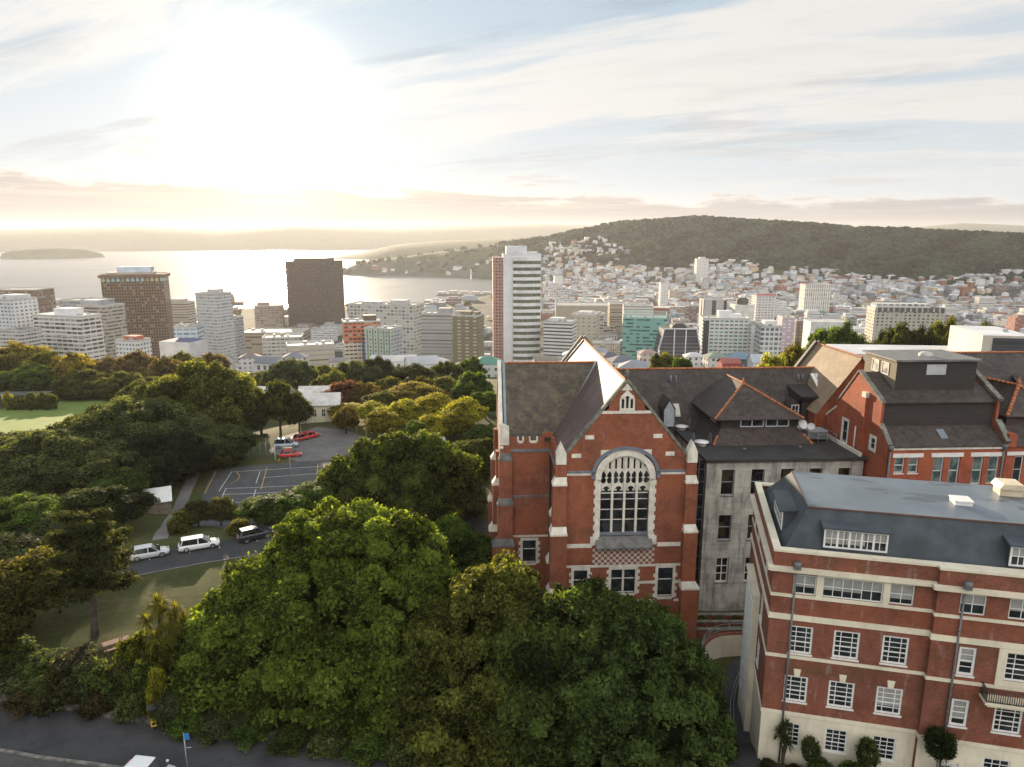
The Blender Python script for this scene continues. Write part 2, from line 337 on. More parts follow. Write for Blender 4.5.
HILLS = {   # px, near foot, ridge distance, skyline row
 'mount': (_hill([(338, 2960, 3080, 273), (346, 2940, 3100, 270), (360, 2880, 3150, 263), (395, 2760, 3200, 258), (440, 2620, 3250, 252), (490, 2480, 3200, 245), (545, 2300, 3000, 238), (575, 2150, 2950, 231), (600, 2000, 2900, 226), (625, 1950, 2870, 222), (650, 1900, 2850, 221), (675, 1880, 2820, 219), (690, 1850, 2800, 217.5), (712, 1850, 2780, 219), (740, 1850, 2750, 221), (800, 1800, 2700, 224.5), (850, 1780, 2650, 229), (900, 1750, 2600, 230.5), (960, 1720, 2550, 234), (1024, 1700, 2500, 237), (1200, 1600, 2400, 243), (1500, 1500, 2300, 250)]), 1.7),
 'heads': (_hill([(330, 5000, 5150, 260), (340, 4950, 5200, 257), (362, 4900, 5400, 253), (397, 4800, 5500, 245), (440, 4700, 5600, 241), (520, 4600, 5600, 238), (700, 4600, 5600, 236), (1300, 4600, 5600, 236)]), 1.0),
 'range': (_hill([(-700, 8500, 10800, 225), (-200, 8500, 10500, 229), (0, 8500, 10500, 230), (80, 8500, 10500, 228), (150, 8500, 10500, 226), (230, 8500, 10500, 229), (300, 8500, 10500, 225), (400, 8500, 10500, 228), (480, 8600, 10800, 225), (545, 8800, 11000, 224), (620, 9000, 11200, 226), (700, 9000, 11300, 222), (780, 9000, 11400, 228), (860, 9000, 11500, 231), (910, 9000, 11500, 227), (950, 9000, 11500, 223), (1024, 9000, 11500, 226), (1400, 9000, 11500, 223)]), 1.0),
 'island': (_hill([(8, 6150, 6200, 254), (20, 6050, 6200, 251), (45, 6000, 6200, 248.5), (70, 6000, 6200, 247.5), (95, 6020, 6200, 249), (112, 6100, 6200, 254)]), 0.8)}
def _lumps(x, y, s, seed):
    r = np.random.default_rng(seed); o = np.zeros_like(x)
    for k in range(7):
        a = r.uniform(0, 2 * math.pi); w = 2 * math.pi / (s * r.uniform(0.5, 1.6)); o = o + np.sin((x * math.cos(a) + y * math.sin(a)) * w + r.uniform(0, 6.28)) / 7
    return o
def height(x, y, part=False):
    x = np.atleast_1d(np.asarray(x, float)); y = np.atleast_1d(np.asarray(y, float))
    far = np.interp(y, _py, _pz)
    far = far + 2.0 * _lumps(x, y, 160, 3) * ss(y, 200, 330) * (1 - ss(y, 700, 900))
    w = ss(np.hypot(x * 0.8, y - 60), 95, 150)
    base = far.copy(); sel = w < 1
    if sel.any():
        d2 = (x[sel, None] - NEAR[None, :, 0]) ** 2 + (y[sel, None] - NEAR[None, :, 1]) ** 2 + 6.0
        k = d2 ** -1.9; nz = (k * NEAR[None, :, 2]).sum(1) / k.sum(1)
        base[sel] = nz * (1 - w[sel]) + far[sel] * w[sel]
    sy = np.interp(x, _sx, _sy)
    base = base * (1 - ss(y, sy - 25, sy + 25)) - 8 * ss(y, sy - 25, sy + 25)
    az = np.arctan2(x, np.maximum(y, 1e-3)); r = np.hypot(x, y); hz = {}
    for n, ((A, rn, rr, zr), pw) in HILLS.items():
        ok = (az >= A[0]) & (az <= A[-1]) & (y > 0)
        a = np.interp(az, A, rn); b = np.interp(az, A, rr); zz = np.interp(az, A, zr)
        t = np.clip((r - a) / (b - a), 0, 1); up = t ** pw * (1.6 - 0.6 * t)
        dn = np.clip((r - b) / (0.9 * (b - a) + 300), 0, 1)
        h = -8 + (zz + 8) * np.where(r <= b, up, 1 - ss(dn, 0, 1))
        if n == 'mount': h = h + (22 * _lumps(x, y, 420, 5) + 9 * _lumps(x, y, 170, 6)) * np.clip(4 * t * (1 - t), 0, 1) * (h > 6)
        hz[n] = np.where(ok & (r > a), h, -50)
    out = base
    for v in hz.values(): out = np.maximum(out, v)
    return (out, base, hz, az, r) if part else out
def hgt(x, y): return float(height(x, y)[0])
def gh(px, py, lift=0.0):
    """where a pixel's ray meets the terrain (first crossing)"""
    r = ray(px, py); d = r / np.linalg.norm(r[:2]); t = np.geomspace(25, 12000, 900)
    X = CAM[None] + d[None] * t[:, None]; h = height(X[:, 0], X[:, 1]); b = np.nonzero(X[:, 2] <= h)[0]
    i = b[0] if len(b) else len(t) - 1; lo, hi = t[max(i - 1, 0)], t[i]
    for _ in range(24):
        mid = (lo + hi) / 2; p = CAM + d * mid
        if p[2] > hgt(p[0], p[1]): lo = mid
        else: hi = mid
    p = CAM + d * hi; return np.array([p[0], p[1], hgt(p[0], p[1]) + lift])

def make_ground():
    az = np.radians(np.concatenate([np.arange(-180, -46, 6.0), np.linspace(-46, 46, 560), np.arange(52, 180, 6.0)]))
    r = np.concatenate([[0.5, 8], np.geomspace(18, 4200, 330), np.geomspace(4300, 11950, 90)])
    A, R = np.meshgrid(az, r, indexing='ij'); X = (R * np.sin(A)).ravel(); Y = (R * np.cos(A)).ravel()
    Z, base, hz, _, rr = height(X, Y, True)
    na, nr = len(az), len(r); I = np.arange(na * nr).reshape(na, nr)
    Q = np.stack([I, np.roll(I, -1, 0)], -1)[:, :-1]; a = I[:, :-1]; b = np.roll(I, -1, 0)[:, :-1]; c = np.roll(I, -1, 0)[:, 1:]; d = I[:, 1:]
    Q = np.stack([a, d, c, b], -1).reshape(-1, 4)
    wsel = None
    urban = ss(Y, 260, 420) * (hz['mount'] < 60) * (hz['heads'] < 0)
    wood = np.clip(np.maximum(np.maximum((hz['mount'] - 25) / 30, hz['heads'] / 20), np.maximum(hz['range'] / 30, hz['island'] / 4)), 0, 1); wood = wood * (1 - 0.6 * (np.arctan2(X, np.maximum(Y, 1e-3)) < -0.02) * (hz['mount'] > 0))  # wood colour weakened on the left headland, paler ground painting in haze
    m, T = mat('ground_soil'); v = T.obj()
    at = lambda nme: T.new('ShaderNodeAttribute', attribute_name=nme).outputs['Fac']
    n = T.noise(v, 0.16, 6.0, 0.65); n2 = T.noise(v, 1.4, 4.0, 0.6); n3 = T.noise(v, 0.012, 5.0, 0.6)
    gr = T.mix(T.sstep(n, 0.35, 0.65), (0.048, 0.062, 0.018), (0.085, 0.080, 0.032)); gr = T.mix(T.m('MULTIPLY', T.sstep(n2, 0.4, 0.7), 0.6), gr, (0.035, 0.044, 0.014)); gr = T.mix(T.m('MULTIPLY', T.sstep(T.noise(v, 5.0, 4.0, 0.7), 0.5, 0.72), 0.5), gr, (0.11, 0.105, 0.045)); gr = T.mix(T.m('MULTIPLY', T.sstep(T.noise(v, 0.5, 5.0, 0.7), 0.58, 0.7), 0.6), gr, (0.12, 0.09, 0.055))
    ub = T.mix(T.sstep(n3, 0.4, 0.6), (0.085, 0.085, 0.082), (0.045, 0.055, 0.03))
    wd = T.mix(T.sstep(n3, 0.35, 0.65), (0.03, 0.045, 0.018), (0.055, 0.065, 0.028))
    finish(T, T.mix(at('wood'), T.mix(at('urban'), gr, ub), wd), 0.95, n2, 0.4, 0.1, 0.1)
    me = np_mesh('ground', np.stack([X, Y, Z], 1), Q, m, {'urban': urban, 'wood': wood}, smooth=True)
    return tag(obj_of('ground', me), kind='structure')
make_ground()

# ------------------------------------------------------------------ harbour
def make_water():
    m, T = mat('harbour_water'); v = T.obj()
    n = T.noise(T.vm('MULTIPLY', v, (1.0, 0.35, 1.0)), 0.010, 4.0, 0.6); n2 = T.noise(v, 0.0016, 3.0)
    b = T.noise(T.vm('MULTIPLY', v, (1.0, 1.0, 1.0)), 0.09, 3.0, 0.6)
    finish(T, T.mix(n2, (0.018, 0.030, 0.036), (0.03, 0.045, 0.05)), T.m('ADD', 0.24, T.m('MULTIPLY', n, 0.14)), b, 0.35, 1.0, 0.5)
    b2 = MB(); b2.poly([(-11900, 1200, 0), (11900, 1200, 0), (11900, 11900, 0), (-11900, 11900, 0)])
    tag(b2.build('harbour_water', m), kind='structure')
make_water()

# ------------------------------------------------------------------ haze: one box of thin even air round everything
def make_haze():
    m, T = mat('haze_air')
    p = T.new('ShaderNodeVolumePrincipled'); p.inputs['Color'].default_value = (0.90, 0.91, 0.98, 1); p.inputs['Density'].default_value = HAZE; p.inputs['Anisotropy'].default_value = 0.34
    o = T.new('ShaderNodeOutputMaterial'); T.l.new(p.outputs[0], o.inputs['Volume'])
    b = MB(); b.box(-12100, 12100, -12100, 12100, -12, 372)
    tag(b.build('haze', m), 'thin pale morning haze lying over the city and harbour', 'haze', kind='stuff')
HAZE = 0.000036
make_haze()

# ------------------------------------------------------------------ roads, courts, lawns
ASPH = (lambda: None)
def asphalt(name, c, worn):
    if name in MATS: return MATS[name]
    m, T = mat(name); v = T.obj(); n = T.noise(v, 0.3, 6.0, 0.65); n2 = T.noise(v, 6.0, 3.0, 0.6); n3 = T.noise(T.vm('MULTIPLY', v, (0.6, 0.6, 1)), 0.9, 4.0, 0.6)
    k = T.mix(T.sstep(n, 0.35, 0.68), c, worn); k = T.mix(T.m('MULTIPLY', T.sstep(n2, 0.45, 0.75), 0.3), k, tuple(a * 1.7 for a in worn)); k = T.mix(T.m('MULTIPLY', T.sstep(n3, 0.6, 0.72), 0.45), k, tuple(a * 0.55 for a in c))
    finish(T, k, 0.85, n2, 0.3, 0.01, 0.25); MATS[name] = m; return m
def smooth_path(pts, step=1.0):
    pts = [np.array(p[:2], float) for p in pts]; out = []
    for i in range(len(pts) - 1):
        p0, p1, p2, p3 = pts[max(i - 1, 0)], pts[i], pts[i + 1], pts[min(i + 2, len(pts) - 1)]; n = max(2, int(np.linalg.norm(p2 - p1) / step))
        for t in np.linspace(0, 1, n, endpoint=False):
            out.append(0.5 * ((2 * p1) + (-p0 + p2) * t + (2 * p0 - 5 * p1 + 4 * p2 - p3) * t * t + (-p0 + 3 * p1 - 3 * p2 + p3) * t ** 3))
    out.append(pts[-1]); return np.array(out)
def offs(path, d):
    t = np.gradient(path, axis=0); t /= np.linalg.norm(t, axis=1)[:, None]; return path + np.stack([-t[:, 1], t[:, 0]], 1) * d
def strip(name, path, d0, d1, m, lift, kind='structure', parent=None, thick=0.0, n=5):
    """ribbon along a path between two side offsets, draped on the terrain (thick > 0: a kerb or wall of that height)"""
    L = [offs(path, d0 + (d1 - d0) * k / (n - 1)) for k in range(n)]; b = MB(); N = len(path)
    Zc = height(path[:, 0], path[:, 1])
    V = np.concatenate([np.column_stack([l, np.maximum(height(l[:, 0], l[:, 1]), Zc - 0.1) + lift + thick]) for l in L])
    Fc = [(k * N + i, (k + 1) * N + i, (k + 1) * N + i + 1, k * N + i + 1) for k in range(n - 1) for i in range(N - 1)]
    if d1 > d0: Fc = [f[::-1] for f in Fc]
    b.mesh(V, Fc, 0, True)
    if thick:
        for k in (0, n - 1):
            P = V[k * N:(k + 1) * N]
            for i in range(N - 1): b.poly([P[i], P[i + 1], P[i + 1] - [0, 0, thick + 0.6], P[i] - [0, 0, thick + 0.6]])
        for i in (0, N - 1): b.poly([V[i], V[(n - 1) * N + i], V[(n - 1) * N + i] - [0, 0, thick + .6], V[i] - [0, 0, thick + .6]])
    o = b.build(name, m, parent); return tag(o, kind=kind) if kind else o
def patch(name, pix, m, lift, z=None, step=0.7):
    """flat-ish sheet with a polygon outline, draped on the terrain"""
    P = [gh(*q) if z is None else at_z(q[0], q[1], z) for q in pix]; P2 = np.array([p[:2] for p in P])
    lo, hi = P2.min(0), P2.max(0); nx, ny = [max(2, int((hi[k] - lo[k]) / step)) for k in (0, 1)]
    # triangulated by clipping rows: scan lines in y
    b = MB(); ys = np.linspace(lo[1], hi[1], ny + 1)
    def span(y):
        xs = []
        for i in range(len(P2)):
            a, c = P2[i], P2[(i + 1) % len(P2)]
            if (a[1] - y) * (c[1] - y) < 0: xs.append(a[0] + (c[0] - a[0]) * (y - a[1]) / (c[1] - a[1]))
        return (min(xs), max(xs)) if len(xs) > 1 else None
    rows = [(y, span(min(max(y, lo[1] + 1e-3), hi[1] - 1e-3))) for y in ys]; rows = [q for q in rows if q[1]]; K = max(3, nx // 2)
    V = [(s[0] + (s[1] - s[0]) * k / K, y) for y, s in rows for k in range(K + 1)]; V = np.array(V); Z = height(V[:, 0], V[:, 1]) + lift if z is None else np.full(len(V), z + lift)
    Fc = [(i * (K + 1) + k, i * (K + 1) + k + 1, (i + 1) * (K + 1) + k + 1, (i + 1) * (K + 1) + k) for i in range(len(rows) - 1) for k in range(K)]
    b.mesh(np.column_stack([V, Z]), Fc, 0, True); return tag(b.build(name, m), kind='structure')
A_ROAD = asphalt('road_asphalt', (0.036, 0.036, 0.038), (0.056, 0.056, 0.058)); A_COURT = asphalt('court_asphalt', (0.058, 0.060, 0.063), (0.085, 0.085, 0.085)); A_PARK = asphalt('car_park_asphalt', (0.115, 0.112, 0.108), (0.16, 0.155, 0.148))
A_PATH = asphalt('path_concrete', (0.14, 0.135, 0.125), (0.20, 0.19, 0.18)); WHITE = plain('road_paint', (0.62, 0.62, 0.6), 0.7, 0.35, 3.0); YELLOW = plain('yellow_paint', (0.55, 0.38, 0.05), 0.7, 0.3, 3.0)
STONE_K = plain('kerb_stone', (0.20, 0.185, 0.165), 0.85, 0.5, 2.0, dirt=0.5)
inner = smooth_path([gh(*p) for p in [(-60, 615), (40, 590), (100, 574), (150, 563.5), (200, 554.5), (252, 546)]] + [gh(320, 533), gh(400, 527), gh(470, 528), gh(540, 540)])
strip('campus_road', inner, -2.9, 3.2, A_ROAD, 0.05)
strip('road_edge_line', inner, -2.75, -2.65, plain('edge_line', (0.4, 0.38, 0.34), 0.8, 0.4, 2.0), 0.056, n=2)
street = smooth_path([at_z(*p, 117) for p in [(-330, 690), (-150, 708), (0, 729), (180, 751), (330, 767)]] + [(-2, 42), (12, 38.5), (30, 34)])
strip('street', street, -7.0, 2.2, A_ROAD, 0.05, n=8)
strip('street_lane', street, -9.5, -2.6, asphalt('footpath_asphalt', (0.055, 0.053, 0.052), (0.08, 0.078, 0.076)), 0.056, n=5)
strip('street_kerb', street, -2.6, -2.35, STONE_K, 0.05, thick=0.12, n=2)
strip('street_marking', street, -5.6, -5.46, WHITE, 0.064, n=2)
RET = plain('old_stone_wall', (0.13, 0.115, 0.09), 0.9, 0.75, 2.2, dirt=0.8)
strip('retaining_wall', street, 2.2, 2.6, RET, 0.0, kind=None, thick=0.38, n=2)
tag(bpy.data.objects['retaining_wall'], 'low mossy stone retaining wall along the bank above the street', 'wall')
patch('tennis_court', [(184, 526), (213, 471), (250, 466), (346, 459), (440, 468), (300, 560)], A_COURT, 0.08)
patch('car_park', [(268, 452), (285, 436), (318, 427), (352, 432), (372, 441), (385, 455), (350, 461.5), (300, 463)], A_PARK, 0.06)
patch('playing_field', [(-60, 455), (-40, 418), (40, 402), (100, 397), (152, 402), (150, 412), (90, 420), (20, 436)], (lambda: (lambda m, T: (finish(T, T.mix(T.sstep(T.noise(T.obj(), 0.25, 4.0), 0.35, 0.65), (0.13, 0.18, 0.045), (0.16, 0.21, 0.055)), 0.9, spec=0.1), m)[1])(*mat('mown_grass')))(), 0.12)
pth = smooth_path([gh(*p) for p in [(160, 540), (172, 520), (186, 492), (196, 470), (201, 452)]]); strip('footpath', pth, -0.9, 0.9, A_PATH, 0.07, n=3)
def court_line(pix, m, w=0.10, z=None):
    P = np.array([gh(*p)[:2] for p in pix]); P = np.concatenate([np.linspace(P[i], P[i + 1], 14, endpoint=(i == len(P) - 2)) for i in range(len(P) - 1)])
    return strip('court_marking', P, -w / 2, w / 2, m, 0.11, n=2)
for pix in [[(219, 492), (232, 472)], [(226, 489), (300, 486)], [(226, 489), (216, 510)], [(232, 472.5), (342, 465.5)], [(256, 484), (260, 472)], [(265, 478), (331, 473)], [(252, 502), (256, 490)], [(222, 495), (290, 492)], [(236, 503), (270, 500)], [(227, 519), (233, 500)]]: court_line(pix, WHITE, 0.13)
for k in range(7):
    i = int(np.argmin(np.linalg.norm(inner - gh(118 + 34 * k, 563 - 5.2 * k)[:2], axis=1))); o_ = offs(inner, 3.1)[i]; q_ = offs(inner, 0.9)[i]; strip('road_marking', np.linspace(q_, o_, 5), -0.05, 0.05, WHITE, 0.058, n=2)
for pix in [[(261, 490), (267, 468)], [(317, 474), (318, 464)], [(205, 494), (216, 472)], [(231, 484), (238, 480), (240, 476), (236, 472)], [(278, 462), (286, 451)]]: court_line(pix, YELLOW, 0.13)
# ------------------------------------------------------------------ builders for walls and windows; fr(a, z, d) maps wall coordinates (along, up, depth into the wall) to the thing's own metres
def front(v0, s=1): return lambda a, z, d: (a, v0 + s * d, z)
def leftside(u0, s=1): return lambda a, z, d: (u0 + s * d, a, z)
def fbox(b, fr, a0, a1, z0, z1, d0, d1, m=0):
    b.prism([(a0, z0), (a1, z0), (a1, z1), (a0, z1)], lambda p, d: fr(p[0], p[1], d), d0, d1, m)
def wall(b, fr, a0, a1, z0, z1, holes=(), reveal=0.22, m=0):
    A = sorted({a0, a1, *[h[0] for h in holes], *[h[1] for h in holes]}); Z = sorted({z0, z1, *[h[2] for h in holes], *[h[3] for h in holes]})
    A = [a for a in A if a0 <= a <= a1]; Z = [z for z in Z if z0 <= z <= z1]
    for i in range(len(A) - 1):
        for k in range(len(Z) - 1):
            ca, cz = (A[i] + A[i + 1]) / 2, (Z[k] + Z[k + 1]) / 2
            if any(h[0] < ca < h[1] and h[2] < cz < h[3] for h in holes): continue
            b.poly([fr(A[i], Z[k], 0), fr(A[i + 1], Z[k], 0), fr(A[i + 1], Z[k + 1], 0), fr(A[i], Z[k + 1], 0)], m)
    for h in holes:
        q = [(h[0], h[2]), (h[1], h[2]), (h[1], h[3]), (h[0], h[3])]
        for i in range(4):
            p, r = q[i], q[(i + 1) % 4]; b.poly([fr(*p, 0), fr(*p, reveal), fr(*r, reveal), fr(*r, 0)], m)
WRND = random.Random(3)
def window(parent, fr, h, cols, rows, fm, gm, inset=0.12, fw=0.10, mw=0.045, sill=None, label=None, thick=None, blind=0.0):
    """frame with glazing bars in opening h = (a0, a1, z0, z1); glass and any drawn blind are its children. cols: a count or the bar positions as fractions"""
    a0, a1, z0, z1 = h; b = MB(); d0, d1 = inset, inset + 0.07
    fbox(b, fr, a0, a0 + fw, z0, z1, d0, d1); fbox(b, fr, a1 - fw, a1, z0, z1, d0, d1)
    fbox(b, fr, a0 + fw, a1 - fw, z0, z0 + fw, d0, d1); fbox(b, fr, a0 + fw, a1 - fw, z1 - fw, z1, d0, d1)
    bars = [i / cols for i in range(1, cols)] if isinstance(cols, int) else cols
    for i, t in enumerate(bars):
        c = a0 + fw + (a1 - a0 - 2 * fw) * t; q = (thick[1] if thick and i + 1 in thick[0] else mw) / 2; fbox(b, fr, c - q, c + q, z0 + fw, z1 - fw, d0 + 0.012, d1 - 0.006)
    for k in range(1, rows):
        c = z0 + fw + (z1 - z0 - 2 * fw) * k / rows; q = mw / 2 * (1.8 if rows > 3 and k == rows // 2 else 1); fbox(b, fr, a0 + fw, a1 - fw, c - q, c + q, d0 + 0.02, d1 - 0.014)
    o = b.build('window', fm, parent)
    if label: o['label'] = label
    g = MB(); fbox(g, fr, a0 + 0.02, a1 - 0.02, z0 + 0.02, z1 - 0.02, d1 - 0.025, d1 + 0.02); g.build('pane', gm, o)
    if blind and WRND.random() < blind:
        g = MB(); n = max(1, round((a1 - a0) / 1.3))
        for k in range(n):
            f = WRND.uniform(0.45, 0.8); p0 = a0 + fw + (a1 - a0 - 2 * fw) * k / n; p1 = a0 + fw + (a1 - a0 - 2 * fw) * (k + 1) / n; fbox(g, fr, p0 + 0.02, p1 - 0.02, z1 - (z1 - z0) * f, z1 - fw, d1 - 0.032, d1 - 0.026)
        if g.v: g.build('blind', BLINDM, o)
    if sill is not None:
        q = MB(); fbox(q, fr, a0 - 0.06, a1 + 0.06, z0 - 0.12, z0 - 0.003, -0.06, inset); q.build('sill', sill, o)
    return o
W_WHITE = plain('window_white', (0.72, 0.71, 0.67), 0.5, 0.12, 2.0); W_CREAM = plain('cream_render', (0.70, 0.63, 0.48), 0.75, 0.14, 0.5, dirt=0.25); W_STONE = plain('white_stone', (0.70, 0.655, 0.55), 0.8, 0.22, 1.2, dirt=0.35)
BLINDM = plain('window_blind', (0.30, 0.30, 0.28), 0.25, 0.15, 1.0)
G_DARK = glass('dark_glass', light=0.0); G_BLIND = glass('plain_glass'); G_SOME = glass('old_glass', (0.016, 0.019, 0.021))
LEADM = plain('lead_flashing', (0.17, 0.19, 0.22), 0.55, 0.25, 1.5); PIPE = plain('grey_pipe', (0.13, 0.135, 0.135), 0.5, 0.25, 2.0); BLACKM = plain('black_iron', (0.02, 0.022, 0.022), 0.5, 0.2, 3.0)

# ------------------------------------------------------------------ brick university hall with cream bands (front right)
B_STOUT = brick('dark_red_brick', (0.22, 0.063, 0.034), (0.13, 0.038, 0.025), (0.26, 0.19, 0.14), streak=0.42, moss=0.5)
MEMBRANE = None
def roof_membrane():
    m, T = mat('grey_roof_membrane'); v = T.obj(); x, y, z = T.xyz(v)
    n = T.noise(v, 0.22, 5.0, 0.6); n2 = T.noise(T.vm('MULTIPLY', v, (0.5, 1.6, 1)), 0.45, 3.0, 0.5)
    seam = T.m('LESS_THAN', T.m('FRACT', T.m('DIVIDE', y, 1.05)), 0.03)
    c = T.mix(T.sstep(n, 0.35, 0.7), (0.095, 0.122, 0.150), (0.145, 0.178, 0.210)); c = T.mix(T.m('MULTIPLY', seam, 0.35), c, (0.05, 0.06, 0.07))
    damp = T.m('MULTIPLY', T.sstep(n2, 0.56, 0.63), 0.85); c = T.mix(damp, c, (0.045, 0.052, 0.058))
    finish(T, c, T.m('SUBTRACT', 0.42, T.m('MULTIPLY', damp, 0.25)), n, 0.08, 0.02, 0.5); return m
def make_stout():
    R = empty('brick_hall', (17.62, 44.4, 120), math.radians(-13.5), 'dark red brick hall with cream bands, blue grey mansard roof and white dormers', 'building')
    fr, fr2, sd = front(0.0), front(-0.42), leftside(0.3)
    UR, VB = 26.0, 13.6
    A = [(1.71, 3.22, 8.55, 10.63), (4.55, 6.2, 8.6, 10.65), (7.6, 9.22, 8.65, 10.7)]; B = [(1.65, 3.2, 4.78, 6.78), (4.55, 6.22, 4.8, 6.8), (7.6, 9.24, 4.82, 6.84)]
    Tp = [(1.65, 3.13, 13.0, 14.45), (3.53, 7.28, 13.0, 14.48), (7.66, 9.15, 13.03, 14.5)]
    A2 = [(12.05, 13.07, 8.75, 10.78), (14.75, 17.0, 8.75, 10.8), (18.6, 20.2, 8.75, 10.8), (21.5, 23.1, 8.75, 10.8)]; B2 = [(12.05, 13.1, 4.95, 6.95), (14.6, 16.25, 4.95, 6.95), (18.4, 20.0, 4.9, 6.9), (21.5, 23.1, 4.9, 6.9)]
    T2 = [(11.7, 13.2, 13.1, 14.5), (14.5, 16.0, 13.1, 14.5), (17.3, 18.8, 13.1, 14.5), (20.5, 22, 13.1, 14.5)]
    Gd = [(1.7, 3.0, 1.15, 3.0), (4.65, 6.1, 1.2, 3.02), (7.7, 9.2, 1.2, 3.02)]; G2 = [(14.4, 16.0, 1.0, 2.9), (18.4, 20.0, 1.0, 2.9)]
    SA = [(3.4, 4.6, 8.6, 10.6), (3.4, 4.6, 4.9, 6.8), (2.6, 3.8, 13, 14.4), (8, 9.2, 13, 14.4), (11, 12, 13, 14.4)]
    b = MB()
    wall(b, fr, 0.3, 10.35, 3.7, 16.0, A + B + Tp); wall(b, fr2, 10.35, UR, 3.7, 16.0, A2 + B2 + T2); wall(b, leftside(10.35), -0.42, 0.0, -1, 16.0)
    wall(b, sd, 0.0, VB, 3.7, 16.0, SA); wall(b, front(VB), 0.3, UR, -6, 16.0); wall(b, leftside(UR), -0.42, VB, -6, 16.0)
    # inside of the parapet
    wall(b, front(0.42), 0.7, UR, 15.3, 16.0); wall(b, leftside(0.7), 0.42, VB, 15.3, 16.0)
    b.build('wall', B_STOUT, R)
    b = MB(); wall(b, fr, 0.3, 10.35, -6, 3.7, Gd); wall(b, fr2, 10.35, UR, -2, 3.7, G2 + [(12.0, 13.0, 0.0, 2.15)]); wall(b, sd, 0, VB, -7, 3.7)
    b.build('base_wall', W_CREAM, R, )['label'] = 'cream rendered ground storey'
    def band(name, z0, z1, o, m=W_CREAM):
        b = MB(); b.prism([(0.3 - o, -o), (10.35 - o, -o), (10.35 - o, -0.42 - o), (UR, -0.42 - o), (UR, 0.06), (0.36, 0.06), (0.36, VB), (0.3 - o, VB)][::-1], lambda p, d: (p[0], p[1], d), z0, z1); return b.build(name, m, R)
    band('string_course', 3.66, 3.92, 0.07); band('string_course', 8.12, 8.36, 0.06); band('string_course', 11.05, 11.46, 0.08); band('string_course', 12.74, 12.97, 0.06)
    c = band('cornice', 14.72, 14.98, 0.36); 
    b = MB(); 
    for z0, z1, o in ((14.58, 14.72, 0.14),):
        b.prism([(0.3 - o, -o), (10.35 - o, -o), (10.35 - o, -0.42 - o), (UR, -0.42 - o), (UR, 0.06), (0.36, 0.06), (0.36, VB), (0.3 - o, VB)][::-1], lambda p, d: (p[0], p[1], d), z0, z1)
    b.build('moulding', W_CREAM, c)
    b = MB(); o = 0.06
    b.prism([(0.3 - o, -o), (10.35 - o, -o), (10.35 - o, -0.42 - o), (UR, -0.42 - o), (UR, 0.46), (0.74, 0.46), (0.74, VB - 0.4), (3.4, VB - 0.4), (3.4, VB + 0.05), (0.3 - o, VB + 0.05)][::-1], lambda p, d: (p[0], p[1], d), 16.0, 16.17); b.build('parapet_cap', W_CREAM, R)
    # cream panel round the wide top windows
    b = MB(); wall(b, lambda a, z, d: (a, d - 0.03, z), 3.13, 7.66, 12.97, 14.58, [Tp[1]], 0.1); b.build('window_surround', W_CREAM, R)
    b = MB(); wall(b, lambda a, z, d: (a, d - 0.52, z), 14.3, 17.45, 8.36, 11.05, [A2[1]], 0.15)
    for a in (14.3, 17.45): b.poly([(a, -0.52, 8.36), (a, -0.41, 8.36), (a, -0.41, 11.05), (a, -0.52, 11.05)])
    b.build('window_surround', W_CREAM, R)
    for k, h in enumerate(Tp): window(R, fr, h, 6 if k == 1 else 2, 2, W_WHITE, G_BLIND, 0.08, fw=0.08, blind=1)
    for h in T2: window(R, fr2, h, 2, 2, W_WHITE, G_BLIND, 0.08, fw=0.08, blind=1)
    for h in A + B: window(R, fr, h, (0.24, 0.76), 5, W_WHITE, G_SOME, 0.06, mw=0.05, fw=0.13, sill=W_WHITE, blind=0.45)
    for h in A2[:1] + B2[:1]: window(R, fr2, h, 1, 4, W_WHITE, G_SOME, 0.06, fw=0.16, sill=W_WHITE, blind=0.8)
    for h in A2[1:] + B2[1:]: window(R, fr2, h, (0.22, 0.78), 5, W_WHITE, G_SOME, 0.06, mw=0.05, fw=0.13, sill=W_WHITE, blind=0.4)
    for h in Gd: window(R, fr, h, 3, 5, W_WHITE, G_DARK, 0.06, sill=W_WHITE)
    for h in G2: window(R, fr2, h, 3, 5, W_WHITE, G_DARK, 0.06, sill=W_WHITE)
    for h in SA: window(R, sd, h, 2, 4, W_WHITE, G_DARK, 0.02, sill=W_WHITE)
    for h in B + B2[1:]:
        c = (h[0] + h[1]) / 2; f = fr if h in B else fr2; b = MB(); b.prism([(c - 0.17, h[3] + 0.003), (c + 0.17, h[3] + 0.003), (c + 0.24, h[3] + 0.55), (c - 0.24, h[3] + 0.55)], lambda p, d: f(p[0], p[1], d), -0.06, 0.05); b.build('keystone', W_CREAM, R)
    b = MB(); fbox(b, fr2, 12.0, 13.0, 0.0, 2.15, 0.08, 0.14); fbox(b, fr2, 12.15, 12.85, 1.2, 2.0, 0.05, 0.08); b.build('door', W_WHITE, R)
    # balcony with iron railing
    b = MB(); b.box(13.55, 18.0, -1.45, -0.42, 7.45, 7.62); b.box(13.75, 17.8, -1.3, -0.42, 7.25, 7.45)
    bal = b.build('balcony', W_CREAM, R); b = MB()
    P = [(13.62, -0.45), (13.62, -1.38), (17.93, -1.38), (17.93, -0.45)]
    for z in (7.68, 8.5): b.tube([(p[0], p[1], z) for p in P], 0.03, 5)
    for i in range(3):
        n = int(math.hypot(P[i + 1][0] - P[i][0], P[i + 1][1] - P[i][1]) / 0.13)
        for k in range(n + 1):
            x = P[i][0] + (P[i + 1][0] - P[i][0]) * k / n; y = P[i][1] + (P[i + 1][1] - P[i][1]) * k / n; b.tube([(x, y, 7.62), (x, y, 8.5)], 0.026, 4)
    b.build('railing', BLACKM, bal)
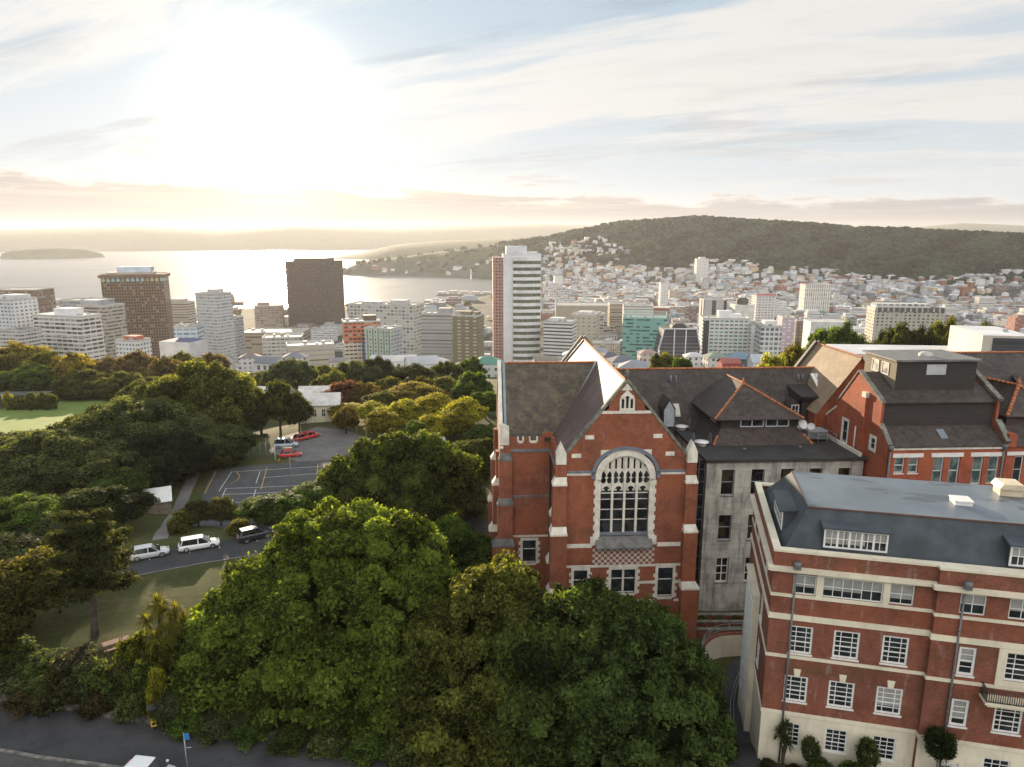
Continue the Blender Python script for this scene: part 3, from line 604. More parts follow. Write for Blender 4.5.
    # mansard
    SLATE = plain('blue_grey_cladding', (0.072, 0.084, 0.094), 0.8, 0.3, 0.6, spec=0.2); MEM = roof_membrane()
    zb, zt = 15.45, 18.55; f0, f1, l0, l1, bk0, bk1 = 0.75, 2.15, 0.85, 2.55, VB - 0.4, 9.8
    b = MB(); b.poly([(l0, f0, zb), (UR, f0, zb), (UR, f1, zt), (l1, f1, zt)], 0); b.poly([(l0, bk0, zb), (l0, f0, zb), (l1, f1, zt), (l1, bk1, zt)], 0); b.poly([(UR, bk0, zb), (l0, bk0, zb), (l1, bk1, zt), (UR, bk1, zt)], 0)
    b.poly([(l1, f1, zt), (UR, f1, zt), (UR, bk1, zt + 0.05), (l1, bk1, zt + 0.05)], 1); b.poly([(UR - .01, f0, zb), (UR - .01, bk0, zb), (UR - .01, bk1, zt), (UR - .01, f1, zt)], 0); b.poly([(0.7, 0.42, zb - 0.02), (UR, 0.42, zb - 0.02), (UR, f0, zb - 0.02), (0.7, f0, zb - 0.02)], 0); b.poly([(0.7, VB, zb - 0.02), (0.7, 0.42, zb - 0.02), (l0, 0.42, zb - 0.02), (l0, VB, zb - 0.02)], 0)
    rf = b.build('mansard_roof', [SLATE, MEM], R)
    b = MB(); b.box(l1 - 0.06, UR, f1 - 0.07, f1 + 0.04, zt - 0.06, zt + 0.06); b.box(l1 - 0.06, l1 + 0.04, f1 + 0.04, bk1, zt - 0.05, zt + 0.06); b.build('eaves_trim', plain('brown_trim', (0.10, 0.055, 0.045), 0.6), rf)
    def dormer(fr, a0, a1, v, cols):
        w = window(R, fr, (a0, a1, 16.2, 17.58), cols, 2, W_WHITE, G_BLIND, 0.0, fw=0.12, mw=0.05, thick=((2, 4, 6, 8), 0.14), blind=1); 
        b = MB(); f = fr
        b.prism([(0.06, 15.85), (0.06, 17.58), (1.0, 17.68), (1.0, 15.85)], lambda p, d: f(d, p[1], p[0]), a0 + 0.02, a1 - 0.02)
        b.prism([(-0.22, 17.60), (-0.22, 17.72), (1.05, 17.86), (1.05, 17.74)], lambda p, d: f(d, p[1], p[0]), a0 - 0.15, a1 + 0.15)
        b.build('dormer', SLATE, R); return w
    dormer(front(0.92), 3.5, 7.5, 1.2, 10); dormer(front(0.75), 14.6, 18.6, 1.0, 10); dormer(leftside(1.08), 3.3, 7.4, 1.25, 6)
    for u, v, s, m, n in ((13.15, 5.4, 0.55, W_WHITE, 'skylight'),):
        b = MB(); b.box(u - s, u + s, v - s, v + s, zt + 0.02, zt + 0.28); b.box(u - s - 0.06, u + s + 0.06, v - s - 0.06, v + s + 0.06, zt + 0.28, zt + 0.36); b.build(n, m, R)
    b = MB(); b.box(16.4, 17.9, 7.6, 8.8, zt + 0.02, zt + 0.55); b.prism([(16.25, 0.55), (18.05, 0.55), (17.8, 0.95), (16.5, 0.95)], lambda p, d: (p[0], d, zt + p[1]), 7.45, 8.95); b.build('roof_vent', plain('cream_metal', (0.62, 0.52, 0.36), 0.5), R)
    for u, v in ((1.75, -0.12), (11.85, -0.54)):
        b = MB(); b.tube([(u, v, 14.5), (u, v, -0.2)], 0.07, 8)
        for z in (12, 9, 6, 3): b.tube([(u, v, z - 0.06), (u, v, z + 0.06)], 0.10, 8)
        p = b.build('drainpipe', PIPE, R); b = MB(); b.lathe([(0.08, 0), (0.24, 0.25), (0.27, 0.55), (0.0, 0.55)], (u, v - 0.32, 14.98), 8); b.box(u - 0.2, u + 0.2, v - 0.52, v - 0.1, 15.05, 15.4); b.build('hopper', PIPE, p)
    # cream bay with a tall leaded window on the left side
    b = MB(); b.box(-0.15, 0.3, 5.2, 10.6, -6, 9.6); b.box(-0.25, 0.3, 5.1, 10.7, 9.6, 9.9); bay = b.build('bay', W_CREAM, R)
    for a in (5.7, 7.4, 9.1):
        window(bay, leftside(-0.16), (a, a + 1.2, -1.0, 9.0), 2, 10, W_WHITE, glass('leaded_glass', (0.10, 0.14, 0.15), 0.3), -0.04, fw=0.1, mw=0.05)
    return R
make_stout()

# ------------------------------------------------------------------ gothic brick hall (centre)
B_HALL = brick('orange_red_brick', (0.285, 0.080, 0.036), (0.16, 0.046, 0.028), (0.28, 0.18, 0.13), streak=0.22, moss=0.35)
T_WING = tiles('mossy_tiles', (0.075, 0.062, 0.052), (0.10, 0.082, 0.066), (0.165, 0.142, 0.085), 0.75, 0.75, spec=0.25); T_NAVE = tiles('weathered_tiles', (0.105, 0.075, 0.068), (0.15, 0.105, 0.095), (0.14, 0.11, 0.095), 0.4, 0.64, axis='y', spec=0.25)
T_DARK = tiles('dark_tiles', (0.042, 0.033, 0.029), (0.066, 0.050, 0.043), (0.11, 0.098, 0.085), 0.45, 0.65, spec=0.3); T_SIDE = tiles('dark_tiles_side', (0.045, 0.036, 0.032), (0.06, 0.047, 0.042), (0.08, 0.07, 0.06), 0.4, 0.6, axis='y', spec=0.3)
RIDGE = plain('terracotta_ridge', (0.42, 0.15, 0.06), 0.7, 0.45, 3.0); COPING = plain('lichen_stone', (0.19, 0.185, 0.15), 0.9, 0.5, 1.5, dirt=0.5); DARKST = plain('weathered_stone', (0.16, 0.155, 0.145), 0.85, 0.4, 1.2, dirt=0.5)
def ridge_caps(parent, p, q, r=0.16, name='ridge_tile', m=RIDGE):
    p, q = np.array(p, float), np.array(q, float); n = max(2, int(np.linalg.norm(q - p) / 0.45)); b = MB()
    for k in range(n):
        a = p + (q - p) * k / n; c = p + (q - p) * (k + 0.97) / n; b.tube([a, c], [r, r * 0.86], 6)
    return b.build(name, m, parent)
def coping(parent, fr, path, w0, w1, t=0.22, m=COPING, name='coping'):
    b = MB()
    for (a0, z0), (a1, z1) in zip(path[:-1], path[1:]):
        L = math.hypot(a1 - a0, z1 - z0); nx, nz = -(z1 - z0) / L * t, (a1 - a0) / L * t
        if nz < 0: nx, nz = -nx, -nz
        b.prism([(a0, z0), (a1, z1), (a1 + nx, z1 + nz), (a0 + nx, z0 + nz)], lambda p, d: fr(p[0], p[1], d), w0, w1)
    return b.build(name, m, parent)
def buttress(parent, stages, cap=W_STONE, side=None, name='buttress'):
    """stages: list of (u0, u1, v0, v1, z0, z1); every stage ends in a sloped stone weathering"""
    b = MB(); caps = []
    for i, (u0, u1, v0, v1, z0, z1) in enumerate(stages):
        b.box(u0, u1, v0, v1, z0, z1); c = MB(); caps.append(c)
        if i + 1 < len(stages):
            n = stages[i + 1]; c.box(u0 - 0.05, u1 + 0.05, v0 - 0.05, v1 + 0.05, z1, z1 + 0.22)
            V = [(u0, v0, z1 + 0.22), (u1, v0, z1 + 0.22), (u1, v1, z1 + 0.22), (u0, v1, z1 + 0.22), (n[0] - .01, n[2] - .01, z1 + 0.85), (n[1] + .01, n[2] - .01, z1 + 0.85), (n[1] + .01, n[3] + .01, z1 + 0.85), (n[0] - .01, n[3] + .01, z1 + 0.85)]
            c.mesh(V, [(0, 1, 5, 4), (1, 2, 6, 5), (2, 3, 7, 6), (3, 0, 4, 7), (4, 5, 6, 7)])
    o = b.build(name, B_HALL, parent)
    for c in caps:
        if c.v: c.build('weathering', cap, o)
    return o
def arc_pts(c, z, w, hgt_, n=20, a0=0.0, a1=math.pi):
    """four-centred looking arch: flattened ellipse with a slight point"""
    P = []
    for k in range(n + 1):
        t = a0 + (a1 - a0) * k / n; P.append((c + w * math.cos(t), z + hgt_ * (abs(math.sin(t)) ** 0.85)))
    return P
def make_church():
    R = empty('gothic_hall', (4.2, 66.69, 120), math.radians(2.7), 'orange red brick gothic hall with white traceried window, steep gable and dark tiled roofs', 'building')
    fr = front(0.0); G0 = -6.0; ua, za = 7.1, 23.0; ul, ur, ze = 0.75, 13.6, 15.0; sl_ = (za - ze) / (ua - ul)
    lineL = lambda u: za - sl_ * (ua - u); lineR = lambda u: za - (za - ze) / (ur - ua) * (u - ua)
    W = (4.72, 9.75, 6.6, 16.1); low = [(6.1, 8.6, 0.5, 3.2), (11.0, 12.55, 0.0, 3.3), (2.2, 3.6, 0.3, 3.2)]
    b = MB(); wall(b, fr, ul, W[0], G0, ze, low[2:]); wall(b, fr, W[0], W[1], G0, W[2], low[:1]); wall(b, fr, W[1], ur, G0, ze, low[1:2])
    b.poly([(ul, 0, ze), (W[0], 0, ze), (W[0], 0, lineL(W[0]))]); b.poly([(W[1], 0, ze), (ur, 0, ze), (W[1], 0, lineR(W[1]))])
    zt = W[3]; gw = (6.55, 7.75, 20.35, 21.9)
    b.poly([(W[0], 0, zt), (W[1], 0, zt), (W[1], 0, lineR(W[1])), (gw[1] + 1.2, 0, gw[2]), (gw[0] - 1.2, 0, gw[2]), (W[0], 0, lineL(W[0]))][::1])
    b.poly([(gw[0] - 1.2, 0, gw[2]), (gw[1] + 1.2, 0, gw[2]), (gw[1] + 1.2, 0, lineR(gw[1] + 1.2)), (ua, 0, za), (gw[0] - 1.2, 0, lineL(gw[0] - 1.2))])
    # reveal of the great window
    for p, q in (((W[0], W[2]), (W[0], W[3])), ((W[1], W[2]), (W[1], W[3]))): b.poly([(p[0], 0, p[1]), (p[0], 0.6, p[1]), (q[0], 0.6, q[1]), (q[0], 0, q[1])])
    VN = 29.6
    wall(b, leftside(ul), 0.0, 8.0, G0, ze); wall(b, leftside(ul), 8.0, VN, G0, ze); wall(b, leftside(ur), 0.0, VN, G0, ze); wall(b, front(VN), ul, ur, G0, ze); b.poly([(ul, VN, ze), (ur, VN, ze), (ua, VN, za)])
    # cross wing
    wl, wv0, wv1, wr, wz = -5.1, 8.0, 22.0, 15.0, 22.3; we = 14.2
    ws = [(-2.6, -1.1, 0.2, 3.0)]
    wall(b, front(wv0), wl, ul, G0, we, ws); wall(b, leftside(wl), wv0, wv1, G0, we); b.poly([(wl, wv0, we), (wl, wv1, we), (wl, wr, wz)]); wall(b, front(wv1), wl, ul, G0, we)
    # brick battlement of the wing
    b.box(wl + 0.9, ul - 0.05, wv0 - 0.06, wv0 + 0.35, 13.85, 14.6)
    for k in range(3): b.box(wl + 0.9 + k * 1.55, wl + 0.9 + k * 1.55 + (0.85 if k else 1.1), wv0 - 0.06, wv0 + 0.35, 14.6, 15.15)
    b.box(ul - 1.2, ul - 0.05, wv0 - 0.06, wv0 + 0.35, 15.15, 15.7)
    b.box(ul - 0.35, ul + 0.05, 0.9, wv0 - 0.06, 13.9, 14.9)
    for k in range(4): b.box(ul - 0.35, ul + 0.05, 1.3 + k * 1.7, 2.2 + k * 1.7, 14.9, 15.5)
    # great range behind: back and end walls
    rz, rv, re, r0, r1 = 19.4, 25.6, 11.5, 19.0, 32.2; RU = 44.0
    wall(b, front(r1), ur, RU, G0, re); wall(b, leftside(RU), r0, r1, G0, re); b.poly([(RU, r0, re), (RU, r1, re), (RU, rv, rz)]); wall(b, front(r0), ur, RU, G0, re)
    b.build('wall', B_HALL, R)
    for k in range(2):
        b = MB(); x = wl + 0.9 + k * 1.55 + (0.85 if k else 1.1); x2 = wl + 0.9 + (k + 1) * 1.55; b.box(x - 0.02, x2 + 0.02, wv0 - 0.10, wv0 + 0.37, 14.55, 14.72); b.box(x - 0.14, x + 0.02, wv0 - 0.10, wv0 + 0.37, 14.72, 15.2); b.box(x2 - 0.02, x2 + 0.14, wv0 - 0.10, wv0 + 0.37, 14.72, 15.2); b.build('embrasure', W_STONE, R)
    # roofs
    b = MB(); ov = 0.0
    b.poly([(ul - 0.1, 0.25, ze - 0.1), (ua, 0.25, za), (ua, VN, za), (ul - 0.1, VN, ze - 0.1)][::-1], 0); b.poly([(ua, 0.25, za), (ur + 0.1, 0.25, ze - 0.1), (ur + 0.1, VN, ze - 0.1), (ua, VN, za)][::-1], 0)
    nave = b.build('roof', [T_NAVE], R); ridge_caps(nave, (ua, 0.4, za + 0.05), (ua, VN, za + 0.05))
    b = MB(); ue = ua - (za - wz) / sl_; uu = ul
    b.poly([(wl + 0.3, wv0 + 0.36, we + 0.15), (uu, wv0 + 0.36, we + 0.15), (ue + 0.05, wr, wz), (wl + 0.3, wr, wz)], 0); b.poly([(wl + 0.3, wr, wz), (ue + 0.05, wr, wz), (uu, wv1, we), (wl + 0.3, wv1, we)], 0)
    wing = b.build('roof', [T_WING], R); wing['label'] = 'mossy roof of the short cross wing'; ridge_caps(wing, (wl + 0.5, wr, wz + 0.03), (ue, wr, wz + 0.03), 0.15)
    b = MB(); b.tube([(uu + 0.02, wv0 + 0.3, we + 0.3), (ue + 0.02, wr, wz + 0.1)], 0.14, 6); b.build('valley_flashing', plain('pale_flashing', (0.30, 0.31, 0.31), 0.6, 0.3), wing)
    b = MB(); b.poly([(ur - 4, r0 - 0.3, re - 0.2), (RU, r0 - 0.3, re - 0.2), (RU, rv, rz), (ur - 5.6, rv, rz)], 0); b.poly([(ur - 5.6, rv, rz), (RU, rv, rz), (RU, r1, re), (ur - 4, r1, re)], 0)
    rng_ = b.build('roof', [T_DARK], R); rng_['label'] = 'long dark tiled roof of the rear range'; ridge_caps(rng_, (8.3, rv, rz + 0.04), (RU, rv, rz + 0.04), 0.15)
    for u in (18.2, 18.9, 35.6, 36.2):
        b = MB(); b.tube([(u, 24.2, 17.6), (u, 24.2, 18.75)], 0.11, 8); b.build('vent_pipe', LEADM, rng_)
    # gable coping, wing gable coping
    coping(R, fr, [(ul - 0.25, ze - 0.3), (ua, za + 0.05), (ur + 0.25, ze - 0.3)], -0.08, 0.42, 0.28)
    coping(R, leftside(wl), [(wv0 - 0.2, we - 0.3), (wr, wz + 0.2), (wv1 + 0.2, we - 0.3)], -0.12, 0.30, 0.24, W_STONE)
    coping(R, front(VN), [(ul - 0.25, ze - 0.3), (ua, za + 0.3), (ur + 0.25, ze - 0.3)], -0.25, 0.3, 0.3, DARKST)
    b = MB(); b.prism([(wv0 + 0.5, we + 0.36), (wr, wz + 0.12), (wr, wz + 0.3), (wv0 + 0.5, we + 0.54)], lambda p, d: (d, p[0], p[1]), wl + 0.45, wl + 0.75); b.build('roof_flashing', plain('blue_flashing', (0.22, 0.27, 0.30), 0.5), R)
    b = MB(); b.lathe([(0.22, 0), (0.2, 0.4), (0.32, 0.5), (0.12, 0.75), (0.2, 0.95), (0.0, 1.25)], (ua, 0.15, za + 0.1), 8); b.build('finial', COPING, R)
    b = MB(); b.box(wl - 0.15, wl + 0.95, wv0 - 0.25, wv0 + 0.5, 14.4, 15.9); b.prism([(wl - 0.15, 15.9), (wl + 0.95, 15.9), (wl + 0.95, 16.3), (wl - 0.15, 16.8)], lambda p, d: (p[0], d, p[1]), wv0 - 0.25, wv0 + 0.9); b.build('kneeler', W_STONE, R)
    for u, z in ((6.0, 14.65),): pass
    # white quoin pieces in the gable slope
    for u0, u1, z0 in ((3.05, 3.95, 17.25), (1.75, 2.7, 15.35), (9.9, 10.8, 17.3), (11.2, 12.1, 15.45)):
        b = MB(); b.box(u0, u1, -0.04, 0.1, z0, z0 + 0.42); b.build('quoin', W_STONE, R)
    # string courses
    b = MB(); b.box(4.65, 9.6, -0.06, 0.1, 19.85, 20.12); b.build('string_course', W_STONE, R)
    for a, c in ((ul + 0.4, 4.15), (10.75, ur)):
        b = MB(); b.box(a, c, -0.14, 0.08, 13.75, 13.98); b.build('string_course', LEADM, R); b = MB(); b.box(a, c, -0.08, 0.06, 13.5, 13.74); b.build('string_course', W_STONE, R)
    for a, c in ((ul + 0.5, 4.0), (10.75, 13.2)):
        b = MB(); b.box(a, c, -0.05, 0.06, 5.68, 6.12); b.build('string_course', W_STONE, R)
    b = MB(); b.box(ul + 0.4, 13.3, -0.09, 0.06, 3.5, 3.74); b.build('string_course', W_STONE, R)
    for a, c in ((8.95, 10.75), (12.8, 13.4), (3.9, 5.8)):
        for z in (1.55, -0.55):
            b = MB(); b.box(a, c, -0.05, 0.06, z, z + 0.28); b.build('string_course', W_STONE, R)
    b = MB(); b.box(wl + 0.6, ul, wv0 - 0.10, wv0 + 0.05, 13.55, 13.85); b.build('string_course', LEADM, R); b = MB(); b.box(ul - 0.48, ul, 0.6, wv0 - 0.1, 13.6, 13.88); b.build('string_course', LEADM, R)
    b = MB(); b.box(wl + 1.2, ul - 0.05, wv0 - 0.06, wv0 + 0.05, 8.2, 8.42); b.build('string_course', DARKST, R); b = MB(); b.box(wl + 1.2, ul - 0.05, wv0 - 0.06, wv0 + 0.05, 3.4, 3.62); b.build('string_course', W_STONE, R)
    b = MB(); b.tube([(ul - 0.35, wv0 - 0.15, 13.4), (ul - 0.35, wv0 - 0.15, -5)], 0.10, 8); b.build('drainpipe', BLACKM, R)
    # great window
    cx, hw = (W[0] + W[1]) / 2, (W[1] - W[0]) / 2; zs = 12.75
    b = MB(); NB = 24; inner = arc_pts(cx, zs, hw - 0.02, 2.75, NB); outer = arc_pts(cx, zs + 0.3, hw + 0.55, 2.95, NB)
    for d0, d1, pin, pout in ((-0.10, 0.25, inner, outer),):
        for k in range(NB):
            q = [pin[k], pout[k], pout[k + 1], pin[k + 1]]; b.prism(q, lambda p, d: fr(p[0], p[1], d), d0, d1)
    for s in (-1, 1):
        x0, x1 = cx + s * (hw - 0.02), cx + s * (hw + 0.52); fbox(b, fr, min(x0, x1), max(x0, x1), 6.9, zs + 0.3, -0.10, 0.25)
        for k in range(7): z = 6.7 + k * 0.95; xa, xb = sorted((x1, x1 + s * 0.14)); fbox(b, fr, xa, xb, z, z + 0.5, -0.09, 0.1)
        xa, xb = sorted((x0 + s * 0.1, x1 + s * 0.38)); fbox(b, fr, xa, xb, 5.95, 6.9, -0.12, 0.25)
    b.box(W[0] - 0.05, W[1] + 0.05, -0.02, 0.62, W[3] - 0.55, W[3] + 0.02)
    win = b.build('great_window', W_STONE, R); win['label'] = 'tall white stone window with gothic tracery'
    b = MB(); TR = 0.30
    lights = 4; lw = (2 * hw - 0.04) / lights; mz = 11.75
    for k in range(1, lights):
        u = W[0] + 0.02 + lw * k; top = zs + 2.75 * (max(0.0, 1 - ((u - cx) / hw) ** 2) ** 0.45) - 0.05; b.box(u - 0.11, u + 0.11, TR - 0.14, TR + 0.10, 7.1, top)
    for k in range(lights):
        a0, a1 = W[0] + 0.02 + lw * k, W[0] + 0.02 + lw * (k + 1); c = (a0 + a1) / 2
        # trefoil head plate: panel with a lobed opening
        lob = []
        for j in range(25):
            t = math.pi * j / 24; r = (lw / 2 - 0.13) * (0.80 + 0.20 * abs(math.cos(1.5 * (t - math.pi / 2)))); lob.append((c + r * math.cos(t), mz - 0.05 + r * 1.05 * math.sin(t)))
        P = [(a1, mz - 0.05)] + [(a1, mz + 0.95)] + [(a0, mz + 0.95)] + [(a0, mz - 0.05)]
        topz = mz + 0.72
        for j in range(24):
            p, q = lob[j], lob[j + 1]; b.prism([p, (p[0], topz), (q[0], topz), q][::1], lambda p_, d: fr(p_[0], p_[1], d), TR - 0.07, TR + 0.05)
        for s in (-1, 1):
            e = c + s * (lw / 2 - 0.13); xa, xb = sorted((e, c + s * lw / 2)); fbox(b, fr, xa, xb, mz - 0.1, topz, TR - 0.07, TR + 0.05)
            fbox(b, fr, c + s * 0.28 - 0.09, c + s * 0.28 + 0.09, mz - 0.02, mz + 0.12, TR - 0.06, TR + 0.04)
        for z in (8.6, 9.7, 10.8): b.box(a0 + 0.1, a1 - 0.1, TR - 0.02, TR + 0.04, z - 0.035, z + 0.035)
        b.box(a0 + 0.1, a1 - 0.1, TR - 0.03, TR + 0.04, 11.42, 11.52)
        # upper tracery: two small pointed lights over each light, with cusps
        for h in (0, 1):
            u0 = a0 + lw / 2 * h; u1 = u0 + lw / 2; uc = (u0 + u1) / 2; lim = zs + 2.75 * (max(0.0, 1 - ((uc - cx) / hw) ** 2) ** 0.45)
            b.box(u0 - 0.05, u0 + 0.05, TR - 0.07, TR + 0.05, topz, max(topz + 0.1, zs + 2.75 * (max(0.0, 1 - ((u0 - cx) / hw) ** 2) ** 0.45)))
            zt_ = min(lim - 0.25, topz + 1.25)
            if zt_ > topz + 0.35:
                for s in (-1, 1):
                    xa = uc + s * (lw / 4); b.prism([(xa, zt_ - 0.38), (xa, zt_ + 0.12), (uc, zt_ + 0.12)][::1], lambda p_, d: fr(p_[0], p_[1], d), TR - 0.06, TR + 0.04)
                    b.prism([(xa, topz), (xa, topz + 0.28), (uc + s * 0.06, topz)], lambda p_, d: fr(p_[0], p_[1], d), TR - 0.06, TR + 0.04)
                    b.prism([(xa, (topz + zt_) / 2 - 0.12), (xa, (topz + zt_) / 2 + 0.12), (uc + s * 0.10, (topz + zt_) / 2)], lambda p_, d: fr(p_[0], p_[1], d), TR - 0.06, TR + 0.04)
                zc = zt_ + 0.12
                if lim - zc > 0.15:
                    if lim - zc > 0.55:
                        fbox(b, fr, u0, u1, zc, zc + 0.2, TR - 0.06, TR + 0.04); fbox(b, fr, u0, u1, lim - 0.25, lim + 0.05, TR - 0.06, TR + 0.04)
                        for xa, xb in ((u0, uc - 0.10), (uc + 0.10, u1)): fbox(b, fr, xa, xb, zc + 0.2, lim - 0.25, TR - 0.06, TR + 0.04)
                    else: fbox(b, fr, u0, u1, zc, lim + 0.05, TR - 0.06, TR + 0.04)
    b.build('tracery', W_STONE, win)
    b = MB(); b.poly([(W[0] - 0.02, TR + 0.08, W[2])] + [(W[1] + 0.02, TR + 0.08, W[2])] + [(p[0], TR + 0.08, p[1]) for p in arc_pts(cx, zs, hw + 0.1, 2.85, 20)]); b.build('pane', glass('leaded_dark_glass', (0.014, 0.015, 0.016), 0.12, 0.25, (0.07, 0.08, 0.075)), win)
    b = MB(); out = arc_pts(cx, zs + 0.4, hw + 0.64, 3.02, NB); out2 = arc_pts(cx, zs + 0.4, hw + 0.98, 3.32, NB)
    for k in range(NB): b.prism([out[k], out2[k], out2[k + 1], out[k + 1]], lambda p, d: fr(p[0], p[1], d), -0.2, 0.1)
    for s in (-1, 1): xa, xb = sorted((cx + s * (hw + 0.64), cx + s * (hw + 1.0))); fbox(b, fr, xa, xb, zs + 0.8, zs + 1.2, -0.2, 0.1)
    b.build('hood_mould', LEADM, R)
    b = MB(); b.prism([(-0.75, 5.75), (-0.75, 5.95), (0.3, 7.05), (0.3, 5.75)], lambda p, d: (d, p[0], p[1]), 4.35, 10.15); sl2 = b.build('sill_slab', DARKST, R)
    b = MB(); b.box(4.8, 9.7, 0.0, 0.32, 7.0, 7.25); b.build('lead_sill', LEADM, sl2)
    m, T = mat('checker_stone'); x, y, z = T.xyz(T.obj()); ck = T.n.new('ShaderNodeTexChecker'); T.put(ck.inputs['Vector'], T.comb(x, z, 0.25)); ck.inputs['Scale'].default_value = 1 / 0.31
    nn = T.noise(T.obj(), 2.0, 4.0); finish(T, T.mix(T.m('MULTIPLY', nn, 0.45), T.mix(ck.outputs['Fac'], (0.60, 0.54, 0.46), (0.20, 0.05, 0.03)), (0.3, 0.2, 0.15)), 0.85, spec=0.2)
    b = MB(); b.box(4.1, 10.5, -0.07, 0.05, 3.78, 5.72); b.build('checker_panel', m, R)
    # small traceried window in the gable
    b = MB(); c = ua + 0.05; fbox(b, fr, c - 0.75, c + 0.75, 20.15, 20.38, -0.1, 0.1)
    for u in (-0.66, -0.22, 0.22, 0.66): fbox(b, fr, c + u - 0.09, c + u + 0.09, 20.38, 21.4, -0.08, 0.1)
    for k in (-1, 0, 1):
        uc = c + 0.44 * k; top = 21.75 if k == 0 else 21.4
        b.prism([(uc - 0.22, top - 0.3), (uc, top + 0.02), (uc + 0.22, top - 0.3), (uc + 0.22, top + 0.25), (uc - 0.22, top + 0.25)], lambda p, d: fr(p[0], p[1], d), -0.08, 0.1)
    b.prism([(c - 0.6, 21.62), (c + 0.6, 21.62), (c, 22.25)], lambda p, d: fr(p[0], p[1], d), -0.06, 0.1)
    sw = b.build('gable_window', W_STONE, R); b = MB(); fbox(b, fr, c - 0.66, c + 0.66, 20.38, 21.6, -0.012, 0.04); b.build('pane', G_DARK, sw)
    b = MB(); b.prism([(ua - 0.55, 22.35 - 0.15), (ua + 0.55, 22.2), (ua, 22.9)], lambda p, d: fr(p[0], p[1], d), -0.05, 0.05); b.build('gable_stone', W_STONE, R)
    # lower windows in stone dressings
    for fr_, h in [(fr, q) for q in low] + [(front(wv0), ws[0])]:
        a0, a1, z0, z1 = h; b = MB()
        for s, x in ((-1, a0), (1, a1)):
            xa, xb = sorted((x, x + s * 0.28)); fbox(b, fr_, xa, xb, z0 - 0.1, z1 + 0.28, -0.06, 0.1)
            for k in range(4): z = z0 + k * 0.75; xa, xb = sorted((x + s * 0.28, x + s * 0.48)); fbox(b, fr_, xa, xb, z, z + 0.38, -0.055, 0.1)
        fbox(b, fr_, a0, a1, z1, z1 + 0.28, -0.06, 0.1); fbox(b, fr_, a0, a1, z0 - 0.28, z0, -0.06, 0.1); n = 2 if a1 - a0 > 2 else 1
        if n == 2: c = (a0 + a1) / 2; fbox(b, fr_, c - 0.1, c + 0.1, z0, z1, -0.02, 0.14)
        sur = b.build('window', W_STONE, R); b = MB(); fbox(b, fr_, a0, a1, z0, z1, 0.16, 0.2); g = b.build('pane', G_SOME, sur)
        b = MB(); 
        for k in range(n):
            q0 = a0 + (a1 - a0) * k / n + 0.08; q1 = a0 + (a1 - a0) * (k + 1) / n - 0.08
            for z in (z0 + 0.05, (z0 + z1) / 2 + 0.25, z1 - 0.1): fbox(b, fr_, q0, q1, z, z + 0.08, 0.10, 0.155)
        b.build('frame', W_WHITE, sur)
    # buttresses, pinnacles
    BL = [(-0.55, 1.5, -1.3, 0.9, G0, 0.8), (-0.35, 1.3, -0.9, 0.6, 0.8, 7.4), (-0.15, 1.25, -0.55, 0.5, 7.4, 12.6), (0.1, 1.25, -0.35, 0.4, 12.6, 14.8)]
    BR = [(13.3, 15.1, -1.0, 0.9, G0, 1.2), (13.3, 14.7, -0.75, 0.6, 1.2, 7.4), (13.3, 14.5, -0.5, 0.5, 7.4, 12.6), (13.3, 14.35, -0.35, 0.4, 12.6, 14.8)]
    buttress(R, BL); buttress(R, BR)
    for u in (0.68, 13.85):
        b = MB(); b.box(u - 0.5, u + 0.5, -0.45, 0.5, 14.8, 15.9); b.prism([(u - 0.5, 15.9), (u + 0.5, 15.9), (u, 17.0)], lambda p, d: (p[0], d, p[1]), -0.45, 0.5); b.build('pinnacle', W_STONE, R)
    buttress(R, [(wl - 1.0, wl + 1.5, wv0 - 0.9, wv0 + 0.4, G0, 2.6), (wl - 0.4, wl + 1.35, wv0 - 0.6, wv0 + 0.4, 2.6, 7.4), (wl - 0.2, wl + 1.25, wv0 - 0.4, wv0 + 0.4, 7.4, 12.6), (wl - 0.05, wl + 1.1, wv0 - 0.2, wv0 + 0.4, 12.6, 14.4)], DARKST)
    buttress(R, [(wl - 1.3, wl, wv0 + 1.6, wv0 + 3.0, G0, 3.4), (wl - 0.9, wl, wv0 + 1.7, wv0 + 2.9, 3.4, 9.0), (wl - 0.5, wl, wv0 + 1.8, wv0 + 2.8, 9.0, 13)])
    buttress(R, [(wl - 1.3, wl, wv1 - 3.0, wv1 - 1.6, G0, 3.4), (wl - 0.9, wl, wv1 - 2.9, wv1 - 1.7, 3.4, 9.0), (wl - 0.5, wl, wv1 - 2.8, wv1 - 1.8, 9.0, 13)])
    buttress(R, [(ul - 1.0, ul, 3.6, 4.9, G0, 2.2), (ul - 0.7, ul, 3.7, 4.8, 2.2, 7.6), (ul - 0.4, ul, 3.8, 4.7, 7.6, 12.6)])
    # arched white louvre dormer and skylight on the rear range
    b = MB(); b.prism([(16.1, 12.9), (17.7, 12.9), (17.7, 15.4), (16.9, 16.6), (16.1, 15.4)], lambda p, d: (p[0], d, p[1]), 19.6, 23.0, 0); dm = b.build('dormer', T_DARK, R)
    b = MB(); b.prism([(16.25, 13.0), (17.55, 13.0), (17.55, 15.2), (16.9, 16.3), (16.25, 15.2)], lambda p, d: (p[0], d, p[1]), 19.5, 19.6); b.build('louvre', plain('pale_blue_paint', (0.36, 0.40, 0.43), 0.6), dm)
    b = MB(); b.prism([(32.9, 13.9), (34.1, 13.9), (34.1, 15.4), (33.5, 16.2), (32.9, 15.4)], lambda p, d: (p[0], d, p[1]), 20.0, 23.0, 0); dm = b.build('dormer', T_DARK, R)
    window(dm, front(19.9), (33.0, 34.0, 14.0, 15.6), 2, 2, W_WHITE, G_BLIND, 0.0)
